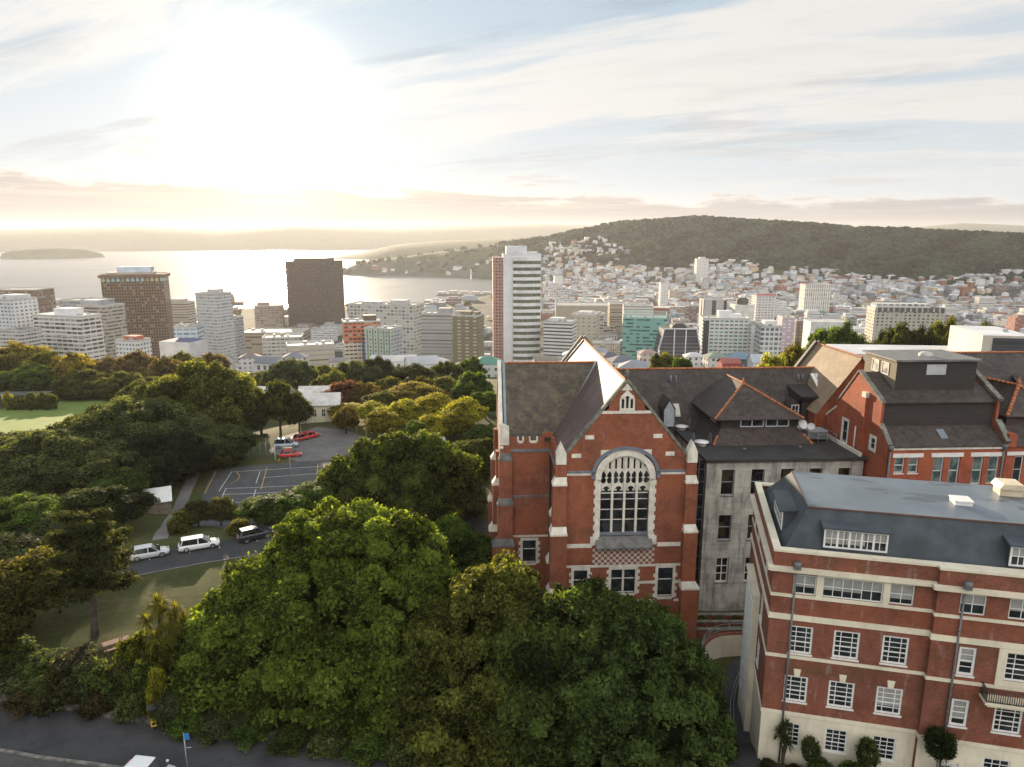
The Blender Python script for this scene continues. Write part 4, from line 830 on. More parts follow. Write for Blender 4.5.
    b = MB(); b.prism([(20.6, 14.0), (20.6, 14.2), (21.7, 15.5), (21.7, 15.3)], lambda p, d: (d, p[0], p[1]), 17.6, 18.7); b.build('skylight', plain('skylight_glass', (0.5, 0.47, 0.4), 0.3), R)
    return R
make_church()

# ------------------------------------------------------------------ grey stone annexe with flat roof and hipped penthouse
def make_annexe():
    R = empty('stone_annexe', (4.2, 66.69, 120), math.radians(2.7), 'stained grey stone block with dark sash windows and a hipped penthouse on top', 'building')
    fr = front(7.0); G0 = -7.0; u0, u1, zt = 17.9, 35.8, 12.3
    ST = stone_block('stained_grey_stone', (0.50, 0.475, 0.41), (0.42, 0.40, 0.345), 0.66); rows = [(8.35, 11.4), (2.95, 6.0), (-2.3, 0.75)]; cols = [19.65, 23.05, 26.4, 29.7, 33.0]
    H = [(c, c + 1.5, a, z) for c in cols for a, z in rows]
    b = MB(); wall(b, fr, u0, u1, G0, zt, H, 0.4); wall(b, leftside(u0), 7.0, 20, G0, zt); wall(b, leftside(u1), 7.0, 20, G0, zt)
    b.build('wall', ST, R)
    GW = glass('sash_glass', (0.010, 0.010, 0.010), 0.08, 0.18, (0.16, 0.11, 0.05))
    for h in H:
        if h[2] < -2: window(R, fr, h, 2, 3, W_WHITE, GW, 0.25, fw=0.14, mw=0.1, sill=DARKST)
        else: window(R, fr, h, 1, 2, plain('sash_paint', (0.30, 0.31, 0.30), 0.6), GW, 0.28, fw=0.07, mw=0.09, sill=DARKST)
    m, T = mat('bitumen_roof'); v = T.obj(); n = T.noise(v, 0.5, 6.0, 0.65); n2 = T.noise(v, 0.16, 3.0)
    finish(T, T.mix(T.sstep(n, 0.35, 0.7), (0.028, 0.027, 0.026), (0.05, 0.047, 0.043)), T.m('SUBTRACT', 0.75, T.m('MULTIPLY', T.sstep(n2, 0.5, 0.7), 0.3)), n, 0.2, 0.02, 0.4)
    b = MB(); b.box(u0 - 0.15, u1 + 0.15, 6.8, 20.4, zt, zt + 0.28); b.box(u0 - 0.25, u1 + 0.25, 6.65, 6.95, zt + 0.10, zt + 0.42); b.box(u0 - 0.25, u0 + 0.05, 6.95, 20, zt + 0.1, zt + 0.42); fl = b.build('flat_roof', m, R)
    # penthouse: tiled skirt, clerestory, hipped roof
    z0, z1 = 12.6, 14.35; SK = (20.3, 32.4, 12.2); TP = (21.6, 31.0, 13.7)
    b = MB(); b.poly([(SK[0], SK[2], z0), (SK[1], SK[2], z0), (TP[1], TP[2], z1), (TP[0], TP[2], z1)], 0); b.poly([(SK[0], 21, z0), (SK[0], SK[2], z0), (TP[0], TP[2], z1), (TP[0], 21, z1)], 1); b.poly([(SK[1], SK[2], z0), (SK[1], 21, z0), (TP[1], 21, z1), (TP[1], TP[2], z1)], 1)
    sk = b.build('roof_skirt', [T_DARK, T_SIDE], R); ridge_caps(sk, (SK[0], SK[2], z0 + 0.05), (TP[0] - 0.6, TP[2] - 0.7, z1 - 0.75), 0.16); ridge_caps(sk, (SK[1], SK[2], z0 + 0.05), (TP[1] + 0.5, TP[2] - 0.55, z1 - 0.65), 0.16)
    TIM = plain('dark_timber', (0.035, 0.028, 0.024), 0.7, 0.3)
    b = MB(); f2 = front(TP[2] + 0.05); Hc = [(24.0, 26.9, 14.42, 15.5), (27.1, 30.0, 14.42, 15.5)]; Hs = [(15.5, 17.8, 14.42, 15.5)]
    wall(b, f2, TP[0], TP[1], z1 - 0.2, 15.75, Hc, 0.2); wall(b, leftside(TP[0] + 0.05), TP[2], 21, z1 - 0.2, 15.75, Hs, 0.2); wall(b, leftside(TP[1] - 0.05), TP[2], 21, z1 - 0.2, 15.75); b.build('clerestory', TIM, R)
    for h in Hc: window(R, f2, h, 2, 1, plain('grey_white_paint', (0.55, 0.57, 0.57), 0.5), G_SOME, 0.03, fw=0.13, mw=0.13)
    window(R, leftside(TP[0] + 0.05), Hs[0], 3, 1, plain('grey_white_paint', (0.55, 0.57, 0.57), 0.5), G_DARK, 0.03, fw=0.1, mw=0.1)
    E = (20.5, 31.4, 12.9, 15.6); A = (25.5, 17.6, 19.0); Bk = (25.3, 23.0, 19.0)
    b = MB(); b.poly([(E[0], E[2], E[3]), (E[1], E[2], E[3]), A], 0); b.poly([(E[0], 23.0, E[3]), (E[0], E[2], E[3]), A, Bk], 1); b.poly([(E[1], E[2], E[3]), (E[1], 23, E[3]), Bk, A], 1)
    b.poly([(E[0], E[2], E[3] - 0.12), (E[0], 23, E[3] - 0.12), (E[1], 23, E[3] - 0.12), (E[1], E[2], E[3] - 0.12)], 0)
    for p, q in (((E[0], E[2]), (E[1], E[2])), ((E[0], 23.0), (E[0], E[2])), ((E[1], E[2]), (E[1], 23.0))): b.poly([(p[0], p[1], E[3] - 0.12), (q[0], q[1], E[3] - 0.12), (q[0], q[1], E[3]), (p[0], p[1], E[3])], 0)
    hp = b.build('hipped_roof', [T_DARK, T_SIDE], R); ridge_caps(hp, (E[0], E[2], E[3] + 0.05), (A[0], A[1], A[2] + 0.05), 0.17); ridge_caps(hp, (E[1], E[2], E[3] + 0.05), (A[0], A[1], A[2] + 0.05), 0.17); ridge_caps(hp, (A[0], A[1], A[2] + 0.05), (Bk[0], Bk[1], Bk[2] + 0.05), 0.17)
    b = MB(); b.lathe([(0.16, 0), (0.2, 0.2), (0.08, 0.35), (0.12, 0.5), (0, 0.75)], (A[0], A[1], A[2] + 0.1), 8); b.build('finial', RIDGE, hp)
    # timber side dormer at the right end with a tall window, glazed lean-to behind it
    b = MB(); b.box(34.4, 38.6, 20.0, 25.0, 12.0, 15.9); b.prism([(19.4, 16.6), (19.4, 16.8), (25.0, 17.6), (25.0, 15.9), (20, 15.9)], lambda p, d: (d, p[0], p[1]), 33.9, 38.8); sdm = b.build('side_dormer', TIM, R)
    window(sdm, front(19.9), (35.6, 37.7, 13.1, 15.9), 3, 2, plain('grey_white_paint', (0.55, 0.57, 0.57), 0.5), G_DARK, -0.02, fw=0.12, mw=0.1)
    b = MB(); m2 = glass('roof_glass', (0.25, 0.26, 0.24), 0.2)
    for k in range(4): b.prism([(20.6 + 0.0, 17.05), (20.6, 17.2), (23.6, 19.0), (23.6, 18.85)], lambda p, d: (d, p[0], p[1]), 36.9 + 0.62 * k, 37.4 + 0.62 * k)
    b.build('roof_light', W_WHITE, R)
    # parapet, rail and plant on the roof terrace
    b = MB(); b.box(33.0, 35.7, 18.6, 18.9, 12.58, 13.1); b.box(35.5, 35.75, 7.4, 18.6, 12.58, 13.0); b.build('parapet', W_STONE, fl)
    for u, v in ((23.0, 9.5), (29.8, 10.0)):
        b = MB(); b.lathe([(0.10, 0), (0.10, 0.35), (0.2, 0.36), (0.2, 0.5), (0, 0.6)], (u, v, 12.58), 8); b.build('vent_pipe', PIPE, fl)
    # dark glazed link to the gothic hall
    b = MB(); b.box(14.9, 17.85, 7.3, 7.4, G0, 12.4); lk = b.build('glazed_link', glass('link_glass', (0.008, 0.009, 0.011), 0.1), R)
    b = MB()
    for u in (15.0, 15.7, 16.4, 17.1, 17.75): b.box(u - 0.03, u + 0.03, 7.2, 7.32, G0, 12.4)
    for k in range(13): b.box(14.95, 17.8, 7.23, 7.31, G0 + 0.4 + k * 1.5, G0 + 0.45 + k * 1.5)
    b.build('frame', plain('steel_frame', (0.16, 0.17, 0.18), 0.4, metal=0.3), lk)
    return R
make_annexe()
FRC = (np.array([4.2, 66.69, 120.0]), np.array([math.cos(math.radians(2.7)), math.sin(math.radians(2.7)), 0]), np.array([-math.sin(math.radians(2.7)), math.cos(math.radians(2.7)), 0]))
def church_at(u, v, z): p = FRC[0] + FRC[1] * u + FRC[2] * v; return (p[0], p[1], 120 + z)

# ------------------------------------------------------------------ red brick laboratory with a timber monitor (right)
def make_lab():
    R = empty('brick_laboratory', (4.2, 66.69, 120), math.radians(2.7), 'bright red brick wing with a black timber roof monitor above white headed sash windows', 'building')
    BL = brick('bright_red_brick', (0.35, 0.080, 0.034), (0.25, 0.056, 0.028), (0.30, 0.19, 0.14), 0.08, 0.15)
    u0, u1, v0, G0 = 36.1, 49.3, 3.3, -4.0; ze = 15.0; vs, zs = 5.6, 16.6; zw = 19.35; vr, zr = 10.3, 21.8; vb, zbk = 16.7, 15.0
    b = MB(); f = front(v0); H = []
    for a in (37.05, 38.6): H.append((a, a + 1.1, 12.0, 13.75))
    for a in (41.35, 43.15, 45.75, 47.5): H.append((a, a + 1.15, 10.6, 13.75))
    wall(b, f, u0, u1, G0, ze, H, 0.25)
    # gable walls (profile in v, z)
    prof = [(v0, G0), (v0, ze + 0.1), (vs - 0.4, zs + 0.3), (vs - 0.4, zw), (vr, zr), (vb - 2.2, 17.2), (vb - 2.2, 16.6), (vb, zbk), (vb, G0)]
    for u in (u0, u1):
        b.prism(prof, lambda p, d: (d, p[0], p[1]), u - 0.3, u + 0.001) if u == u1 else b.prism(prof, lambda p, d: (d, p[0], p[1]), u, u + 0.3)
    b.build('wall', BL, R)
    coping(R, leftside(u0), [(v0 - 0.1, ze + 0.1), (vs - 0.4, zs + 0.35)], -0.08, 0.4, 0.2); coping(R, leftside(u0), [(vs - 0.5, zw - 0.1), (vr, zr + 0.05), (vb - 2.2, 17.25)], -0.08, 0.4, 0.22); coping(R, leftside(u0), [(vb - 2.2, 16.6), (vb + 0.1, zbk)], -0.08, 0.4, 0.2, W_STONE)
    coping(R, leftside(u1 - 0.3), [(v0 - 0.1, ze + 0.3), (vs - 0.4, zs + 0.6)], -0.08, 0.55, 0.3); coping(R, leftside(u1 - 0.3), [(vs - 0.5, zw + 0.1), (vr, zr + 0.3)], -0.08, 0.5, 0.3)
    b = MB(); b.poly([(u0 + 0.35, v0 - 0.25, ze), (u1 - 0.3, v0 - 0.25, ze), (u1 - 0.3, vs, zs), (u0 + 0.35, vs, zs)]); b.poly([(u0 + 0.35, v0 - 0.25, ze - 0.1), (u1 - 0.3, v0 - 0.25, ze - 0.1), (u1 - 0.3, v0 - 0.25, ze), (u0 + 0.35, v0 - 0.25, ze)])
    low = b.build('lean_to_roof', T_DARK, R); b = MB(); b.prism([(3.95, 15.55), (3.95, 15.7), (5.0, 16.4), (5.0, 16.25)], lambda p, d: (d, p[0], p[1]), 42.3, 43.1); b.build('skylight', LEADM, low)
    m, T = mat('black_weatherboard'); v = T.obj(); x, y, z = T.xyz(v); fz = T.m('FRACT', T.m('DIVIDE', z, 0.24)); n = T.noise(T.vm('MULTIPLY', v, (0.4, 0.4, 3.0)), 2.0, 4.0)
    finish(T, T.mix(T.m('GREATER_THAN', fz, 0.86), T.mix(n, (0.030, 0.026, 0.023), (0.065, 0.056, 0.05)), (0.012, 0.010, 0.01)), 0.7, fz, 0.5, 0.03, 0.3); BLK = m
    b = MB(); b.box(u0 + 0.32, u1 - 0.32, vs, vs + 0.2, zs - 0.05, zw + 0.1); b.build('upper_wall', BLK, R)
    b = MB(); b.poly([(u0 + 0.32, vs - 0.35, zw), (u1 - 0.3, vs - 0.35, zw), (u1 - 0.3, vr, zr), (u0 + 0.32, vr, zr)]); b.poly([(u0 + 0.32, vr, zr), (u1 - 0.3, vr, zr), (u1 - 0.3, vb, zbk), (u0 + 0.32, vb, zbk)]); b.poly([(u0 + .32, vs - .35, zw - .12), (u1 - .3, vs - .35, zw - .12), (u1 - .3, vs - .35, zw), (u0 + .32, vs - .35, zw)]); b.build('roof', T_DARK, R)
    # monitor
    m, T = mat('sunlit_weatherboard'); v = T.obj(); z = T.xyz(v)[2]; fz = T.m('FRACT', T.m('DIVIDE', z, 0.26)); finish(T, T.mix(T.m('GREATER_THAN', fz, 0.86), T.mix(T.noise(v, 0.8, 4.0), (0.20, 0.165, 0.12), (0.30, 0.25, 0.18)), (0.07, 0.055, 0.04)), 0.75, fz, 0.4, 0.03, 0.2)  # left boards: sunlight put into a paler copy of the black boards
    q0, q1, w0, w1, zt = 38.5, 47.6, 7.2, 13.6, 23.5
    b = MB()
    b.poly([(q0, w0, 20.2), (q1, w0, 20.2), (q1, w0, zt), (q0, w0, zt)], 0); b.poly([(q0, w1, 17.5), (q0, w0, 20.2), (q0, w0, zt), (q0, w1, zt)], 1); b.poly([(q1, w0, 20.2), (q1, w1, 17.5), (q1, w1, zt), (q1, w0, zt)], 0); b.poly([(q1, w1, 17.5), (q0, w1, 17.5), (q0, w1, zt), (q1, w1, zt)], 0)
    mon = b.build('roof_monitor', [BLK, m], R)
    b = MB(); b.box(q0 - 0.3, q1 + 0.3, w0 - 0.3, w1 + 0.3, zt, zt + 0.22); b.build('monitor_roof', plain('grey_iron_roof', (0.16, 0.155, 0.15), 0.55, 0.3, 0.8), mon)
    b = MB(); b.lathe([(0.75, 0), (0.75, 0.2), (0.5, 0.42), (0, 0.46)], (43.2, 9.6, zt + 0.22), 14); b.build('roof_vent', plain('vent_lid', (0.45, 0.43, 0.38), 0.5), mon)
    b = MB(); b.box(41.9, 44.1, w0 - 0.06, w0 + 0.02, 22.0, 23.15); b.build('shutter', plain('pale_board', (0.42, 0.43, 0.43), 0.6), mon)
    for a in (8.6, 10.6): window(mon, leftside(q0 - 0.06), (a, a + 1.4, 21.7, 23.1), 1, 1, W_WHITE, glass('hazy_glass', (0.3, 0.28, 0.25), 0.3), 0.0)
    for k, h in enumerate(H): window(R, f, h, 1, 2, plain('grey_white_paint', (0.55, 0.57, 0.57), 0.5), glass('reflecting_glass', (0.055, 0.075, 0.072), 0.08, 0.5, (0.22, 0.25, 0.24)), 0.14, fw=0.12, mw=0.12, sill=W_WHITE if k < 2 else None)
    for a0, a1 in ((36.75, 40.1), (41.0, 44.55), (45.35, 48.9)):
        b = MB(); b.box(a0, a1, v0 - 0.08, v0 + 0.1, 13.78, 14.22); b.build('lintel', W_WHITE, R)
    b = MB(); b.box(u0 + 0.6, u1 - 0.4, v0 - 0.14, v0 + 0.05, 14.62, 14.86); b.build('string_course', W_STONE, R)
    for u in (36.35, 48.9):
        b = MB(); b.tube([(u, v0 - 0.15, ze - 0.3), (u, v0 - 0.15, 2)], 0.1, 8); p = b.build('drainpipe', PIPE, R); b = MB(); b.lathe([(0.1, -0.3), (0.28, 0), (0.3, 0.35), (0, 0.35)], (u, v0 - 0.2, ze - 0.2), 8); b.build('hopper', PIPE, p)
    # gable wall details: chimney breast pipe, door, small window
    sd = leftside(u0)
    b = MB(); b.box(u0 - 0.3, u0, 7.9, 8.5, 8.0, 19.3); b.build('flue', BL, R); b = MB(); b.box(u0 - 0.4, u0 + 0.1, 7.8, 8.6, 19.3, 19.9); b.build('flue_cap', W_STONE, R)
    for h, cols, rows in (((11.5, 12.6, 13.0, 15.6), 1, 2), ((5.6, 6.5, 13.9, 15.2), 1, 2)):
        b = MB(); wall(b, lambda a, z, d: sd(a, z, d - 0.08), h[0] - 0.28, h[1] + 0.28, h[2] - 0.25, h[3] + 0.28, [h], 0.1); s = b.build('window_surround', W_STONE, R)
        window(s, lambda a, z, d: sd(a, z, d - 0.05), h, cols, rows, plain('grey_white_paint', (0.55, 0.57, 0.57), 0.5), G_DARK, 0.0)
    b = MB(); b.tube([(u0 - 0.12, 9.7, 15.5), (u0 - 0.12, 9.7, 11.8)], 0.08, 6); b.build('drainpipe', W_WHITE, R)
    return R
make_lab()

def make_right_wings():
    R = empty('brick_corner_wing', (4.2, 66.69, 120), math.radians(2.7), 'dark tiled brick wing with orange hip tiles at the right end of the red laboratory', 'building')
    BL = MATS['bright_red_brick']; b = MB(); wall(b, front(3.6), 49.4, 66, -4, 14.8, [(50.6, 51.6, 10.6, 13.6), (53, 54, 10.6, 13.6)]); wall(b, front(9.0), 49.4, 66, 10, 18.4); wall(b, leftside(49.4), 3.6, 20, -4, 14.8); wall(b, leftside(66), 3.6, 22, -4, 17); b.build('wall', BL, R)
    for a in (50.6, 53.0): window(R, front(3.6), (a, a + 1.0, 10.6, 13.6), 1, 2, W_WHITE, G_SOME, 0.1)
    b = MB(); b.box(49.6, 54.4, 3.5, 3.62, 13.75, 14.15); b.build('lintel', W_WHITE, R)
    b = MB(); b.poly([(49.4, 3.3, 14.8), (66, 3.3, 14.8), (66, 6.5, 17.0), (49.4, 6.5, 17.0)]); b.poly([(49.4, 8.6, 18.2), (66, 8.6, 18.2), (66, 15.5, 23.0), (46, 15.5, 23.0)]); b.poly([(46, 15.5, 23.0), (66, 15.5, 23.0), (66, 22, 17), (46, 22, 17)])
    rf = b.build('roof', T_DARK, R); ridge_caps(rf, (46.5, 15.5, 23.05), (66, 15.5, 23.05), 0.15)
    b = MB(); ap = (53.2, 7.8, 20.6); b.poly([(50.2, 5.2, 17.6), (56.2, 5.2, 17.6), ap]); b.poly([(50.2, 12, 17.6), (50.2, 5.2, 17.6), ap, (50.6, 12.5, 20.9)]); b.poly([(56.2, 5.2, 17.6), (56.2, 12, 17.6), (56, 12.5, 20.9), ap]); b.box(50.8, 55.6, 5.8, 9, 14, 17.6)
    hp = b.build('hipped_roof', T_DARK, R); ridge_caps(hp, (50.3, 5.2, 17.7), (ap[0], ap[1], ap[2] + 0.05), 0.22); ridge_caps(hp, (56.2, 5.2, 17.7), (ap[0], ap[1], ap[2] + 0.05), 0.2); ridge_caps(hp, (ap[0], ap[1], ap[2] + 0.05), (50.4, 12, 21.0), 0.15)
    b = MB(); b.lathe([(0.2, 0), (0.22, 0.3), (0.1, 0.5), (0, 0.9)], (ap[0], ap[1], ap[2] + 0.15), 8); b.build('finial', RIDGE, hp)
    b = MB(); b.box(49.3, 50.2, 3.2, 9.5, 14.8, 16.2); b.prism([(8.2, 15.8), (8.2, 19.8), (9.8, 20.6), (9.8, 15.8)], lambda p, d: (d, p[0], p[1]), 49.35, 49.9); b.build('party_wall', BL, R)
    # far wing with the sunlit tan slope
    R2 = empty('tan_roofed_wing', church_at(0, 0, 0), math.radians(2.7), 'brick wing with a steep tan tiled slope behind the long dark roof', 'building')
    TAN = tiles('tan_tiles', (0.235, 0.165, 0.105), (0.28, 0.20, 0.13), (0.34, 0.27, 0.17), 0.5, 0.7, axis='y', spec=0.25)
    ul, uc, ur, a, c, zr, ze = 35.0, 40.2, 46.0, 17.2, 29.5, 22.2, 15.0
    b = MB(); b.poly([(ul, c, ze), (ul, a, ze), (uc, a, zr), (uc, c, zr)]); b.poly([(uc, c, zr), (uc, a, zr), (ur, a, ze), (ur, c, ze)]); rf = b.build('roof', TAN, R2); ridge_caps(rf, (uc, a, zr + 0.04), (uc, c, zr + 0.04), 0.15)
    b = MB(); wall(b, front(c - 0.3), ul, ur, -4, ze); b.poly([(ul, c - 0.3, ze), (ur, c - 0.3, ze), (uc, c - 0.3, zr)]); wall(b, leftside(ul + 0.3), a, c - 0.3, -4, ze); wall(b, front(a + 0.3), ul, ur, -4, ze); b.poly([(ul, a + .3, ze), (ur, a + .3, ze), (uc, a + .3, zr)]); b.build('wall', BL, R2)
    coping(R2, front(c - 0.35), [(ul - 0.2, ze - 0.2), (uc, zr + 0.2), (ur + 0.2, ze - 0.2)], -0.3, 0.3, 0.35, plain('black_coping', (0.05, 0.05, 0.05), 0.7))
make_right_wings()
# ------------------------------------------------------------------ foliage
def leaf_mat(name, gain=1.0, gloss=0.05):
    m, T = mat(name); a = T.new('ShaderNodeAttribute', attribute_name='tint').outputs['Fac']; oc = T.n.new('ShaderNodeObjectInfo').outputs['Color']
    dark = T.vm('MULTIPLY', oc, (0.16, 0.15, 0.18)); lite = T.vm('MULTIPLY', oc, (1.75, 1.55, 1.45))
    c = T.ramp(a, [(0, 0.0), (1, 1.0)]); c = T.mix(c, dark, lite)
    p = T.new('ShaderNodeBsdfPrincipled'); T.put(p.inputs['Base Color'], c); p.inputs['Roughness'].default_value = 0.65; p.inputs['Specular IOR Level'].default_value = gloss
    t = T.new('ShaderNodeBsdfTranslucent'); T.put(t.inputs[0], T.vm('MULTIPLY', c, (2.35, 2.25, 0.6)))
    mx = T.new('ShaderNodeMixShader'); mx.inputs[0].default_value = 0.50; T.l.new(p.outputs[0], mx.inputs[1]); T.l.new(t.outputs[0], mx.inputs[2])
    o = T.new('ShaderNodeOutputMaterial'); T.l.new(mx.outputs[0], o.inputs[0]); return m
LEAF = leaf_mat('leaf'); BARK = plain('bark', (0.075, 0.058, 0.045), 0.9, 0.5, 3.0)
_c = np.array([-1., 0, 1.]); _f = []
for ax in range(3):
    for s in (-1, 1):
        g = np.zeros((3, 3, 3)); I, J = np.meshgrid(_c, _c, indexing='ij'); g[..., ax] = s; g[..., (ax + 1) % 3] = I; g[..., (ax + 2) % 3] = J if s > 0 else -J; _f.append(g.reshape(-1, 3))
CUBE_V = np.concatenate(_f); CUBE_V /= np.linalg.norm(CUBE_V, axis=1)[:, None]
CUBE_Q = np.concatenate([[[k * 9 + i * 3 + j, k * 9 + (i + 1) * 3 + j, k * 9 + (i + 1) * 3 + j + 1, k * 9 + i * 3 + j + 1] for i in range(2) for j in range(2)] for k in range(6)])
def unit(v): return v / (np.linalg.norm(v, axis=1)[:, None] + 1e-9)
def foliage(L, per, size, r, flat=0.0, core=0.78, up=0.75, aspect=0.5, ltint=None, big=None, puff=False):
    """leaf faces spread over and through every clump of L (x, y, z, radius); returns vertices, quads, tint"""
    n = np.maximum(12, (per * (L[:, 3] / np.median(L[:, 3])) ** 2).astype(int)); idx = np.repeat(np.arange(len(L)), n); N = len(idx)
    d = unit(r.normal(size=(N, 3))); fl = (d[:, 2] < 0) & (r.random(N) < up); d[fl, 2] *= -1
    rad = L[idx, 3] * ((0.86 + 0.24 * r.random(N) + 0.3 * r.random(N) ** 9) if puff else (0.70 + 0.44 * r.random(N) + 0.45 * r.random(N) ** 9)); sq = r.uniform(0.85, 1.15, (len(L), 3)) if puff else r.uniform(0.72, 1.3, (len(L), 3)); P = L[idx, :3] + d * rad[:, None] * sq[idx] * np.array([1, 1, 1 - flat])
    nrm = unit(d * 0.7 + np.array([0, 0, 0.55]) + 0.75 * r.normal(size=(N, 3))); t = unit(np.cross(nrm, r.normal(size=(N, 3)))); b = np.cross(nrm, t)
    s = size * (0.6 + 0.8 * r.random(N))[:, None]; V = np.stack([P - t * s * 0.5, P + b * s * aspect * 0.5, P + t * s * 0.5, P - b * s * aspect * 0.5], 1).reshape(-1, 3)
    Q = np.arange(N * 4).reshape(N, 4); lt = r.normal(0.02, 0.19, len(L)) if ltint is None else ltint; tint = np.clip(0.36 + lt[idx] + r.normal(0, 0.27, N), 0, 1)
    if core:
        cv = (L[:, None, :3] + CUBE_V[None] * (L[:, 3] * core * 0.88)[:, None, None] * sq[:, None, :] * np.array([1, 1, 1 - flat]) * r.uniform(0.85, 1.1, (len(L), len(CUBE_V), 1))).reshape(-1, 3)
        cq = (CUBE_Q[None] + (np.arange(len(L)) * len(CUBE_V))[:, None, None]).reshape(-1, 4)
        Q = np.concatenate([Q, cq + len(V)]); V = np.concatenate([V, cv]); tint = np.concatenate([tint, np.full(len(cq), 0.12)])  # clump cores get a dark tint that paints shade between the leaves
    if big is not None:                                     # inner mass of each lobe, darkest tint painting the shade between clumps
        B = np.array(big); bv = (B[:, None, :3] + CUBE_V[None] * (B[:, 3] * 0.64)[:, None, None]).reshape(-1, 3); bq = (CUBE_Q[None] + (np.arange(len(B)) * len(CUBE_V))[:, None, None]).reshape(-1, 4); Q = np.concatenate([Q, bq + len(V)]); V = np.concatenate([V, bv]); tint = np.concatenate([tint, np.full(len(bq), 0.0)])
    return V, Q, tint
def fib(n, r):
    i = np.arange(n) + 0.5; ph = np.arccos(1 - 2 * i / n); th = np.pi * (1 + 5 ** 0.5) * i + r.uniform(0, 6.28); return unit(np.column_stack([np.cos(th) * np.sin(ph), np.sin(th) * np.sin(ph), np.cos(ph)]) + r.normal(0, 0.9 / math.sqrt(max(n, 1)), (n, 3)))
def domed(r, W, H, zb, lump, nl=7, spread=0.55, fill=1.0, lobes=None):
    """clumps on the skins of several overlapping lobes: a broad uneven crown"""
    if lobes is None:
        lobes = [(0, 0, zb + (H - zb) * 0.48, W * 0.62)]
        for k in range(nl):
            a = 2 * math.pi * (k + r.uniform(-.3, .3)) / nl; q = W * spread * r.uniform(0.75, 1.1); R = W * r.uniform(0.34, 0.5); lobes.append((q * math.cos(a), q * math.sin(a), zb + (H - zb) * r.uniform(0.22, 0.55), R))
        for k in range(3): a = r.uniform(0, 6.28); R = W * r.uniform(0.3, 0.42); lobes.append((W * .28 * math.cos(a), W * .28 * math.sin(a), H - R * 0.9, R))
    lob = np.array(lobes); sq = 1.0; out = []
    for i, (x, y, z, R) in enumerate(lob):
        n = int(fill * 4 * math.pi * R * R / (math.pi * lump * lump) * 0.95); d = fib(n, r); P = np.array([x, y, z]) + d * (R - lump * 0.5) * r.uniform(0.82, 1.10, (n, 1)); keep = P[:, 2] > zb * 0.55
        for j, (a, b, c, S) in enumerate(lob):
            if j != i: keep &= np.linalg.norm(P - np.array([a, b, c]), axis=1) > S * 0.74
        out.append(np.column_stack([P[keep], lump * r.uniform(0.55, 1.35, keep.sum())]))
    return np.concatenate(out)
def trunk_mesh(r, H, rad, spread, nb=6, bare=0.0):
    b = MB(); top = H * 0.72; bend = r.uniform(-.06, .06, 2) * H
    path = [(bend[0] * t * t, bend[1] * t * t, -0.8 + (top + 0.8) * t) for t in np.linspace(0, 1, 6)]; b.tube(path, [rad * (1.25 - 0.95 * t) for t in np.linspace(0, 1, 6)], 8)
    for k in range(nb):
        t = r.uniform(0.3, 0.85); p = np.array([bend[0] * t * t, bend[1] * t * t, -0.8 + (top + 0.8) * t]); a = 2 * math.pi * (k + r.uniform(-.3, .3)) / nb; l = spread * r.uniform(0.55, 0.95)
        q = p + np.array([math.cos(a) * l * 0.5, math.sin(a) * l * 0.5, l * 0.28]); e = p + np.array([math.cos(a) * l, math.sin(a) * l, l * 0.62]); w = rad * (1.0 - 0.7 * t); b.tube([p, q, e], [w * .7, w * .45, w * .15], 6)
    return b
PROTO = {}
def proto(kind, seed, W, H, zb, lump, per, size, tr=0.28, nl=7, spread=0.55, fill=1.0, flat=0.0, up=0.75, core=0.78, lumps=None, nb=6, aspect=0.5, puff=False):
    r = np.random.default_rng(seed); L = domed(r, W, H, zb, lump, nl, spread, fill) if lumps is None else lumps(r)
    V, Q, t = foliage(L, per, size, r, flat, core, up, aspect, puff=puff); L_ = (np.percentile(np.abs(V[:, 0]), 99) + np.percentile(np.abs(V[:, 1]), 99)) / 2
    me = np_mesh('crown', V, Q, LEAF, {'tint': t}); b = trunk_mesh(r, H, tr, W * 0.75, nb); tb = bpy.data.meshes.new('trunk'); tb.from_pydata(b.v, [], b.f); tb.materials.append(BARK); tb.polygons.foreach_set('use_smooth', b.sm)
    PROTO.setdefault(kind, []).append((me, tb, L_, float(np.percentile(V[:, 2], 99.7))))
TREES = []
def tree_at(kind, x, y, z, half, H, color, desc, where, name='broadleaf_tree', group=None, cat='tree', var=None, rot=None):
    r = random.Random(int(x * 31 + y * 17 + half * 7)); P = PROTO[kind]; me, tb, w, h = P[r.randrange(len(P)) if var is None else var % len(P)]
    e = empty(name, (x, y, z), r.uniform(0, 6.28) if rot is None else rot, None, cat, group); s = half / w; e.scale = (s, s, H / h)
    c = obj_of('crown', me, e); j = [r.uniform(0.88, 1.12) for _ in range(3)]; c.color = tuple(color[i] * (j[0] if i < 2 else j[2]) for i in range(3)) + (1,)
    if tb is not None: obj_of('trunk', tb, e)
    TREES.append((e, desc, where)); return e
def tree_px(kind, cx, ytop, wpx, Y, color, desc, where, **kw):
    """tree whose crown top, width and distance are read off the photograph; it stands on the terrain there"""
    top = at_y(cx, ytop, Y); z = hgt(top[0], Y); depth = (np.array([top[0], Y, z]) - CAM) @ FW
    if kind == 'dense' and wpx / 2 * depth / F > 7.0: kind = 'broad'
    if kind == 'loose' and wpx / 2 * depth / F > 6.5: kind = 'spread'
    return tree_at(kind, top[0], Y, z, max(0.6, wpx / 2 * depth / F), max(1.2, top[2] - z), color, desc, where, **kw)
